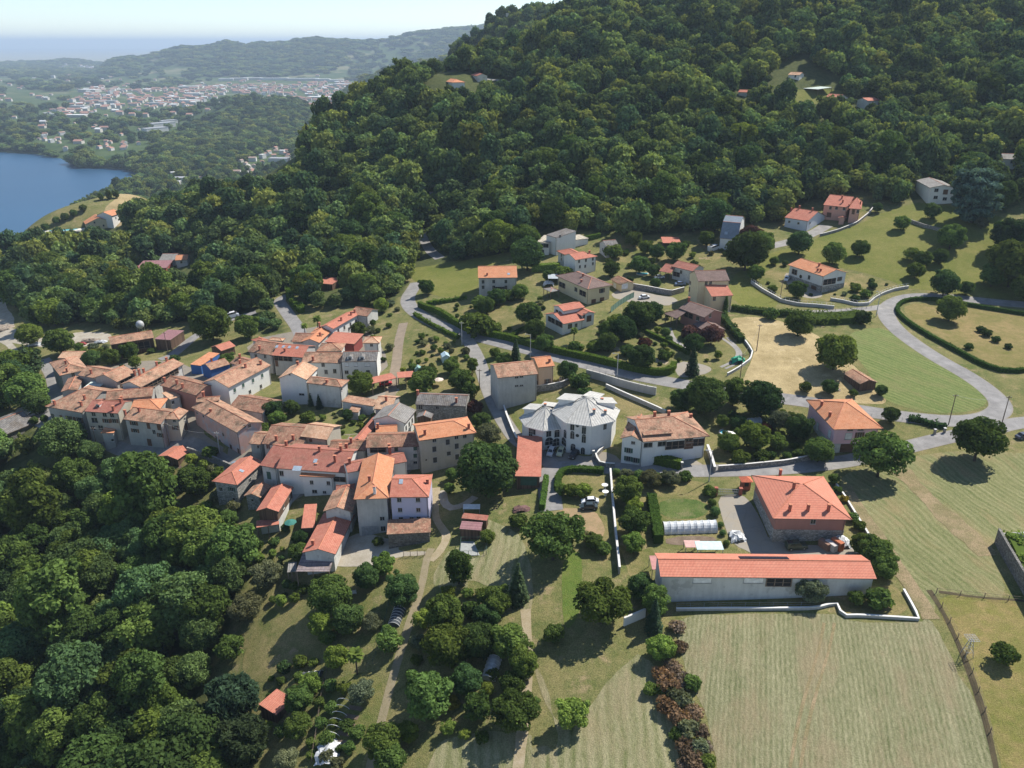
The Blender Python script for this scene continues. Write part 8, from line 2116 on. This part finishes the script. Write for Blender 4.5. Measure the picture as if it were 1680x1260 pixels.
def wood():
    X, Y = wood_points(-560, 620, 70, 900, 6.0, .36, 5)
    Z = H(X, Y); px, py, D = proj(np.c_[X, Y, Z + 2])
    m = in_woods(px, py) & (D > 40) & (px > -220) & (px < 1900) & (py > -80) & (py < 1400)
    X, Y, Z, D, px, py = X[m], Y[m], Z[m], D[m], px[m], py[m]
    r = np.random.default_rng(9)
    W = np.clip(r.normal(7.9, 2.2, len(X)), 4.4, 12); q = r.random(len(X)); W = np.where(q < .16, r.uniform(4.2, 6, len(X)), np.where(q > .91, r.uniform(11.5, 15, len(X)), W))
    W[D < 260] *= 1.06
    m = ~cleared(X, Y, 0.0)
    T = np.array([(a, b, c) for a, b, c in TREES])
    for i in range(0, len(X), 2000):
        q = ((X[i:i + 2000, None] - T[None, :, 0]) ** 2 + (Y[i:i + 2000, None] - T[None, :, 1]) ** 2); m[i:i + 2000] &= ~(q < (T[None, :, 2] * .55 + 1.5) ** 2).any(1)
    m &= ~blocks_house(X, Y, W) & ~over_shore(X, Y, W)
    X, Y, Z, W, D, px, py = X[m], Y[m], Z[m], W[m], D[m], px[m], py[m]
    v = visible(X, Y, Z + W * .95)
    X, Y, Z, W, D, px, py = X[v], Y[v], Z[v], W[v], D[v], px[v], py[v]
    order = np.argsort(D / W)
    X, Y, Z, W, D, px, py = [q[order] for q in (X, Y, Z, W, D, px, py)]
    wb = in_poly(px, py, WB)
    kinds_b = ['locust', 'round', 'locust', 'dark', 'tall', 'round', 'locust', 'bright']
    kinds_a = ['round', 'dark', 'tall', 'round', 'dark', 'bright']
    N1 = 292
    ordn = ['first', 'second', 'third', 'fourth', 'fifth', 'sixth', 'seventh', 'eighth', 'ninth', 'tenth', 'eleventh', 'twelfth', 'thirteenth', 'fourteenth', 'fifteenth', 'sixteenth', 'seventeenth', 'eighteenth', 'nineteenth', 'twentieth'] + ['twenty-' + q for q in ('first', 'second', 'third', 'fourth', 'fifth', 'sixth', 'seventh', 'eighth', 'ninth')] + ['thirtieth'] + ['thirty-' + q for q in ('first', 'second', 'third', 'fourth', 'fifth', 'sixth', 'seventh', 'eighth', 'ninth')] + ['last'] * 60
    Z0 = np.where(wb, 0, np.where(px < 330, 1, np.where(px < 680, 2, 3)))[:N1]
    rowc = np.zeros(N1, int); colc = np.zeros(N1, int)
    for zz in range(4):
        ids = np.where(Z0 == zz)[0]
        if not len(ids): continue
        yb = ((py[ids].max() - py[ids]) / (44 if zz == 0 else 24)).astype(int)
        _, rowc[ids] = np.unique(yb, return_inverse=True)
        for rw in np.unique(rowc[ids]):
            s_ = ids[rowc[ids] == rw]; colc[s_[np.argsort(px[s_])]] = np.arange(len(s_))
    for i in range(min(N1, len(X))):
        k = (kinds_b if wb[i] else kinds_a)[r.integers(8 if wb[i] else 6)]
        if not wb[i] and r.random() < .06: k = 'spruce'
        zone = ['wood below village', 'wood left behind village', 'wood round left hairpin', 'wood edge above villas'][Z0[i]]
        adj = {'locust': 'feathery locust tree', 'round': 'rounded green tree', 'dark': 'dense dark green tree', 'tall': 'high crowned tree', 'bright': 'bright green tree', 'spruce': 'dark pointed conifer'}[k]
        tree_world(k, X[i], Y[i], W[i] * (.62 if k == 'spruce' else 1), '%s, %s from left, %s row up, %s' % (adj, ordn[colc[i]], ordn[rowc[i]], zone), 'tree', 'trees of the ' + zone, stretch=r.uniform(.9, 1.15))
    # four small pattern trees of the mass, standing in it themselves
    src = []
    for j in range(4):
        i = N1 + 5 + j * 37
        nm, vs, leaf = SPEC['far%d' % j]
        cr, tr, hh, cc = vs[0]
        me = cr.copy(); me.name = 'woodland_tree'
        o = link('broadleaf_tree' if j < 3 else 'conifer_tree', me, None, (X[i], Y[i], Z[i]), 0); o.scale = (W[i],) * 3
        tag(o, ['rounded tree of the hillside wood, lowest crown', 'rounded tree of the hillside wood, middling crown', 'rounded tree of the hillside wood, highest crown', 'pointed dark conifer of the hillside wood'][j], 'tree'); src.append(o)
    keep = np.arange(len(X)) >= N1
    X, Y, Z, W, D = X[keep], Y[keep], Z[keep], W[keep], D[keep]
    q = r.random(len(X)) * .75 + .25 * fbm(X, Y, 40.0, 8); kind = np.where(q < .42, 0, np.where(q < .62, 1, 2)); kind[r.random(len(X)) < .07] = 3
    gn_mass('hillside_forest', X, Y, Z - .2, np.where(kind == 3, W * .6, W * 1.06), kind, src, 11)
    return src
def gn_mass(name, X, Y, Z, W, kind, src, seed):
    r = np.random.default_rng(seed)
    me = bpy.data.meshes.new(name)
    me.vertices.add(len(X)); me.vertices.foreach_set('co', np.c_[X, Y, Z].astype(np.float32).ravel())
    for nm, ty, va in (('size', 'FLOAT', W), ('turn', 'FLOAT', r.uniform(0, 6.28, len(X))), ('tall', 'FLOAT', W * r.uniform(.78, 1.42, len(X))), ('pick', 'INT', kind.astype(np.int32))):
        a = me.attributes.new(nm, ty, 'POINT'); a.data.foreach_set('value', np.asarray(va))
    o = link(name, me)
    ng = bpy.data.node_groups.new(name + '_nodes', 'GeometryNodeTree')
    ng.interface.new_socket('Geometry', in_out='INPUT', socket_type='NodeSocketGeometry'); ng.interface.new_socket('Geometry', in_out='OUTPUT', socket_type='NodeSocketGeometry')
    N, L = ng.nodes, ng.links
    gi, go = N.new('NodeGroupInput'), N.new('NodeGroupOutput')
    def attr(nm, ty):
        x = N.new('GeometryNodeInputNamedAttribute'); x.data_type = ty; x.inputs[0].default_value = nm; return x.outputs[0]
    rot = N.new('ShaderNodeCombineXYZ'); L.new(attr('turn', 'FLOAT'), rot.inputs[2])
    sc = N.new('ShaderNodeCombineXYZ'); s_ = attr('size', 'FLOAT'); L.new(s_, sc.inputs[0]); L.new(s_, sc.inputs[1]); L.new(attr('tall', 'FLOAT'), sc.inputs[2])
    jn = N.new('GeometryNodeJoinGeometry'); pk = attr('pick', 'INT')
    mp = N.new('GeometryNodeMeshToPoints'); L.new(gi.outputs[0], mp.inputs[0])
    for k, ob in enumerate(src):
        cm = N.new('FunctionNodeCompare'); cm.data_type = 'INT'; cm.operation = 'EQUAL'; L.new(pk, cm.inputs[2]); cm.inputs[3].default_value = k
        oi = N.new('GeometryNodeObjectInfo'); oi.transform_space = 'ORIGINAL'; oi.inputs['Object'].default_value = ob; oi.inputs['As Instance'].default_value = True
        ip = N.new('GeometryNodeInstanceOnPoints'); L.new(mp.outputs[0], ip.inputs[0]); L.new(cm.outputs[0], ip.inputs['Selection']); L.new(oi.outputs['Geometry'], ip.inputs['Instance']); L.new(rot.outputs[0], ip.inputs['Rotation']); L.new(sc.outputs[0], ip.inputs['Scale'])
        L.new(ip.outputs[0], jn.inputs[0])
    L.new(jn.outputs[0], go.inputs[0])
    md = o.modifiers.new('scatter', 'NODES'); md.node_group = ng
    o['kind'] = 'stuff'
    print(name, len(X), 'trees')
    return o
SRC = wood()
# ---------------------------------------------------------------- the far side of the lake: settlement, woods, haze
TOWN = [[(62,190),(78,181),(110,178),(128,168),(128,148),(160,143),(205,148),(262,147),(330,141),(420,141),(480,137),(565,134),(606,139),(570,152),(548,176),(520,186),(496,172),(430,164),(384,155),(352,163),(300,180),(240,180),(190,190),(120,194)],
        [(85,112),(105,104),(165,102),(175,110),(140,116)],
        [(160,246),(168,233),(205,234),(222,243),(205,248)], [(262,300),(268,280),(290,272),(322,276),(335,290),(400,284),(404,296),(350,306),(300,312)],
        [(488,240),(496,222),(524,222),(524,240)], [(380,268),(400,262),(455,240),(480,246),(470,275),(450,285),(396,300)], [(50,232),(75,222),(120,232),(110,250)], [(-20,125),(560,125),(560,150),(470,160),(330,200),(230,262),(110,240),(-20,245)]]
def far_settlement():
    r = np.random.default_rng(12)
    def far_house(w, d, h, wall, roof, flat=False):
        m = MB(); a, b = w / 2, d / 2; m.box(-a, a, -b, b, -3, h, 0)
        if flat: m.box(-a - .4, a + .4, -b - .4, b + .4, h, h + .6, 1)
        else:
            e = .5; z = h - .1; rz = h + b * .45
            m.face([(-a - e, -b - e, z), (a + e, -b - e, z), (a + e, 0, rz), (-a - e, 0, rz)], 1).face([(a + e, b + e, z), (-a - e, b + e, z), (-a - e, 0, rz), (a + e, 0, rz)], 1)
            m.face([(-a, -b, h), (-a, 0, rz - .2), (-a, b, h)], 0).face([(a, -b, h), (a, b, h), (a, 0, rz - .2)], 0)
        return m.mesh('far_house', [wall, roof])
    W1, W2 = m_plain('far_plaster', (.50, .47, .41), .9), m_plain('far_white', (.58, .57, .54), .9)
    R1, R2, R3, R4 = m_plain('far_tiles', (.38, .21, .16), .9), m_plain('far_tiles_dull', (.32, .23, .19), .9), m_plain('far_sheet', (.62, .62, .60), .8), m_plain('far_grey_sheet', (.30, .31, .32), .8)
    small = [far_house(13, 11, 7, W1, R1), far_house(16, 11, 8, W2, R1), far_house(12, 10, 6, W1, R2), far_house(20, 13, 10, W2, R2), far_house(15, 14, 11, W2, R3, True)]
    big = [far_house(70, 34, 10, W2, R3, True), far_house(55, 26, 9, W2, R4, True), far_house(90, 40, 11, W1, R3, True)]
    desc = ['low red roofed house', 'white red roofed house', 'low brown roofed house', 'taller brown roofed house', 'pale flat roofed block', 'large pale works hall', 'grey roofed works hall', 'very long pale works hall']
    zones = ['main town beyond the lake', 'distant town on the plain', 'orange cluster by the lake', 'lakeside hamlet at the bay', 'white block beside the ridge', 'hamlet in the valley left of the ridge', 'lake shore hamlet', 'wooded plain beyond the lake']
    done = []
    CX, CY = wood_points(-5200, 60, 780, 8200, 17, .45, 77)
    m = (CY > 1500) | (CX < 60); q = -.75 * CY; m &= CX > q
    CX, CY = CX[m], CY[m]
    pz = proj(np.c_[CX, CY, np.full(len(CX), -112.0)]); m = np.zeros(len(CX), bool)
    for poly in TOWN: m |= in_poly(pz[0], pz[1] + 1, poly) | in_poly(pz[0], pz[1] - 4, poly)
    CX, CY = CX[m], CY[m]; CZ = Hx(CX, CY); v = (CZ > WATER_Z + 1.2) & visible(CX, CY, CZ + 8)
    CX, CY, CZ = CX[v], CY[v], CZ[v]; cpx, cpy, cD = proj(np.c_[CX, CY, CZ])
    for zi, (poly, n, nb) in enumerate(zip(TOWN, (165, 14, 12, 26, 2, 28, 8, 40), (12, 2, 0, 1, 0, 1, 0, 0))):
        ids = np.where(in_poly(cpx, cpy, poly))[0]; wgt = 1 / np.maximum(cD[ids], 1) ** 2
        ids = r.choice(ids, size=len(ids), replace=False, p=wgt / wgt.sum()) if len(ids) else ids
        k = 0
        for ii in ids:
            if k >= n: break
            g = np.array([CX[ii], CY[ii], CZ[ii]]); D = cD[ii]
            b = k < nb
            gap = 50 if b else 9
            if any((g[0] - a[0]) ** 2 + (g[1] - a[1]) ** 2 < (gap + a[2]) ** 2 for a in done): continue
            q = r.integers(3) if b else [0, 1, 2, 3, 4, 0, 1, 2][r.integers(8)]
            if zi == 2: q = r.integers(2)
            if zi in (3, 5) and b: q = 1
            o = link('far_hall' if b else 'far_house', (big if b else small)[q], None, (g[0], g[1], g[2]), r.uniform(0, 3.14) if not b else r.uniform(-.3, .3))
            s = .72 if D < 2800 else (1.1 if D < 5000 else 1.6)
            o.scale = (s, s, s)
            tag(o, desc[q + (5 if b else 0)] + ' in the ' + zones[zi], 'building', 'buildings of the ' + zones[zi])
            done.append((g[0], g[1], 30 if b else 12)); k += 1
    mass = MB(); nm = 0                                             # the many smaller houses past those, as one mass
    for ii in r.permutation(len(CX)):
        if nm >= 420: break
        if not (bool(in_poly(cpx[ii:ii + 1], cpy[ii:ii + 1], TOWN[0])[0]) or (r.random() < .05 and bool(in_poly(cpx[ii:ii + 1], cpy[ii:ii + 1], TOWN[7])[0]))): continue
        if any((CX[ii] - a[0]) ** 2 + (CY[ii] - a[1]) ** 2 < (9 + a[2]) ** 2 for a in done): continue
        x, y, z = CX[ii], CY[ii], CZ[ii]; a, b, hh = r.uniform(7, 14), r.uniform(5, 8), r.uniform(5, 11); q = 1 if r.random() < .8 else 2
        mass.box(x - a, x + a, y - b, y + b, z - 3, z + hh, 0, False)
        mass.face([(x - a - .6, y - b - .6, z + hh), (x + a + .6, y - b - .6, z + hh), (x + a, y, z + hh + 3.5), (x - a, y, z + hh + 3.5)], q).face([(x + a + .6, y + b + .6, z + hh), (x - a - .6, y + b + .6, z + hh), (x - a, y, z + hh + 3.5), (x + a, y, z + hh + 3.5)], q)
        done.append((x, y, 10)); nm += 1
    mo = mass.build('far_town_houses', [W1, R1, R3]); mo['kind'] = 'stuff'
    for i, (x, y) in enumerate([(372,132),(392,131.5),(415,131),(438,131),(462,131),(486,132),(508,132),(530,132.5),(552,134)]):       # the pale strip of works halls
        g = G(x, y); o = link('far_hall', big[[0, 2, 2, 0][i % 4]], None, g, .05); o.scale = (1.25, 1, 1.1)
        tag(o, '%s pale hall from the left in the long white works strip' % ['first', 'second', 'third', 'fourth', 'fifth', 'sixth', 'seventh', 'eighth', 'last'][i], 'building', 'halls of the white works strip'); done.append((g[0], g[1], 40))
    for i, (x, y, w, rz, q) in enumerate([(255, 216, 1.1, .9, 1), (266, 208, 1.2, .9, 1), (276, 202, .9, .9, 1), (505, 229, .55, .1, 0), (478, 166, .9, .3, 1), (520, 172, 1.0, .2, 1)]):
        g = G(x, y); o = link('far_hall', big[q], None, g, rz); o.scale = (w,) * 3
        tag(o, ['lowest grey hall of the slanting row above the lake', 'middle grey hall of the slanting row above the lake', 'upper grey hall of the slanting row above the lake', 'bright white block against the wooded ridge', 'dark roofed hall left of the valley road', 'dark roofed hall beside the valley road'][i], 'building'); done.append((g[0], g[1], 40))
    g = G(442, 160); m = MB().tube((0, 0, -2), (0, 0, 32), 3, 2.4, 8, 0).tube((0, 0, 32), (0, 0, 46), 3, .1, 8, 1); tag(m.build('bell_tower', [W2, R2], None, g), 'slim pale bell tower of the far town', 'tower')
    # sanctuary on the spur
    g = G(846, 41); o = link('sanctuary', far_house(15, 8, 7, W1, R2), None, g, .3); tag(o, 'pale sanctuary building on the distant wooded spur', 'building')
    m = MB().box(-1.6, 1.6, -1.6, 1.6, -3, 13); tag(m.build('bell_tower', W1, None, (g[0] - 10, g[1], g[2])), 'square bell tower beside the sanctuary on the spur', 'tower')
    # pale roads of the valley
    for px in ([(545, 196), (548, 180), (551, 165), (552, 155)], [(232, 222), (250, 210), (268, 200), (285, 198)], [(225, 308), (235, 300), (248, 290), (256, 280), (266, 275)], [(405, 270), (412, 280), (404, 292), (402, 300)]):
        P = [G(*p)[:2] for p in px]; strip('far_road', None, 11, m_plain('far_road_pale', (.46, .44, .40), .9), 1.2, world=resample(chaikin(P, 2), 12.0), cols=1)
    return done
FARB = far_settlement()
def far_woods():
    Xs, Ys, Ws, Ks, Ts = [], [], [], [], []
    r = np.random.default_rng(31)
    B = np.array(FARB)
    for y0, y1, step, w, tall in ((560, 1500, 9.5, 12.5, 1.0), (1500, 3000, 15, 20, .62), (3000, 9400, 42, 56, .32)):
        X, Y = wood_points(-.72 * y1 if y1 < 5000 else -6600, .10 * y1 if y1 < 2900 else .04 * y1, y0, y1, step, .42, int(y0))
        Z = H(X, Y); px, py, D = proj(np.c_[X, Y, Z])
        m = (px > -300) & (px < 1000) & (py < 420) & (Z > WATER_Z + .7)
        X, Y, Z, px, py = X[m], Y[m], Z[m], px[m], py[m]
        near = in_woods(px, py) & (Y < 740)
        m = ~near & ~((Y < 700) & ~near & (px > 120) & (px < 300) & (py > 318))
        if y0 < 3000: m &= ~cleared(X, Y)
        if y0 < 1000: m &= ~blocks_house(X, Y, np.full(len(X), w)) & ~over_shore(X, Y, np.full(len(X), w))
        for poly in TOWN:
            q = in_poly(px, py, poly); m &= ~(q & (r.random(len(X)) < (.6 if step < 12 else .82)))
        if y0 > 2900: m &= r.random(len(X)) < np.clip(1.1 - .9 * (fbm(X, Y, 900, 77) > .58), .1, 1)
        X, Y, Z = X[m], Y[m], Z[m]
        d2 = np.full(len(X), 1e9)
        for i in range(0, len(X), 3000): d2[i:i + 3000] = ((X[i:i + 3000, None] - B[None, :, 0]) ** 2 + (Y[i:i + 3000, None] - B[None, :, 1]) ** 2 - (B[None, :, 2] * (.6 if step < 20 else .9) + w * .3) ** 2).min(1)
        X, Y, Z = X[d2 > 0], Y[d2 > 0], Z[d2 > 0]
        if y0 > 1000:
            a1, b1, D1 = proj(np.c_[X, Y, Z]); a2, b2, D2 = proj(np.c_[B[:, 0], B[:, 1], np.full(len(B), -112.0)]); hid = np.zeros(len(X), bool)
            for i in range(0, len(X), 3000): hid[i:i + 3000] = ((np.abs(a1[i:i + 3000, None] - a2[None]) < 5 + w * 560 / D1[i:i + 3000, None]) & (D2[None] - D1[i:i + 3000, None] > -5) & (D2[None] - D1[i:i + 3000, None] < w * 6)).any(1)
            X, Y, Z = X[~hid], Y[~hid], Z[~hid]
        v = visible(X, Y, Z + w * .9)
        X, Y, Z = X[v], Y[v], Z[v]
        Xs.append(X); Ys.append(Y); Ws.append(w * r.uniform(.75, 1.25, len(X))); Ts.append(np.full(len(X), tall)); Ks.append(np.where(r.random(len(X)) < .04, 3, r.integers(0, 3, len(X))))
    X, Y, W, K, T = [np.concatenate(q) for q in (Xs, Ys, Ws, Ks, Ts)]
    o = gn_mass('far_woodland', X, Y, H(X, Y) - .8, np.where(K == 3, W * .6, W), K, SRC, 13)
    a = o.data.attributes['tall']; v = np.empty(len(X), np.float32); a.data.foreach_get('value', v); a.data.foreach_set('value', v * T)
far_woods()
def haze():
    m = bpy.data.materials.new('haze_air'); m.use_nodes = True; t = m.node_tree; t.nodes.clear()
    out = t.nodes.new('ShaderNodeOutputMaterial'); v = t.nodes.new('ShaderNodeVolumePrincipled')
    v.inputs['Color'].default_value = (.66, .82, 1.0, 1); v.inputs['Density'].default_value = 0.000085; v.inputs['Anisotropy'].default_value = .1
    t.links.new(v.outputs[0], out.inputs['Volume'])
    b = MB().box(-42000, 42000, -400, 42000, -175, 262); o = b.build('haze', m); o['kind'] = 'stuff'
haze()
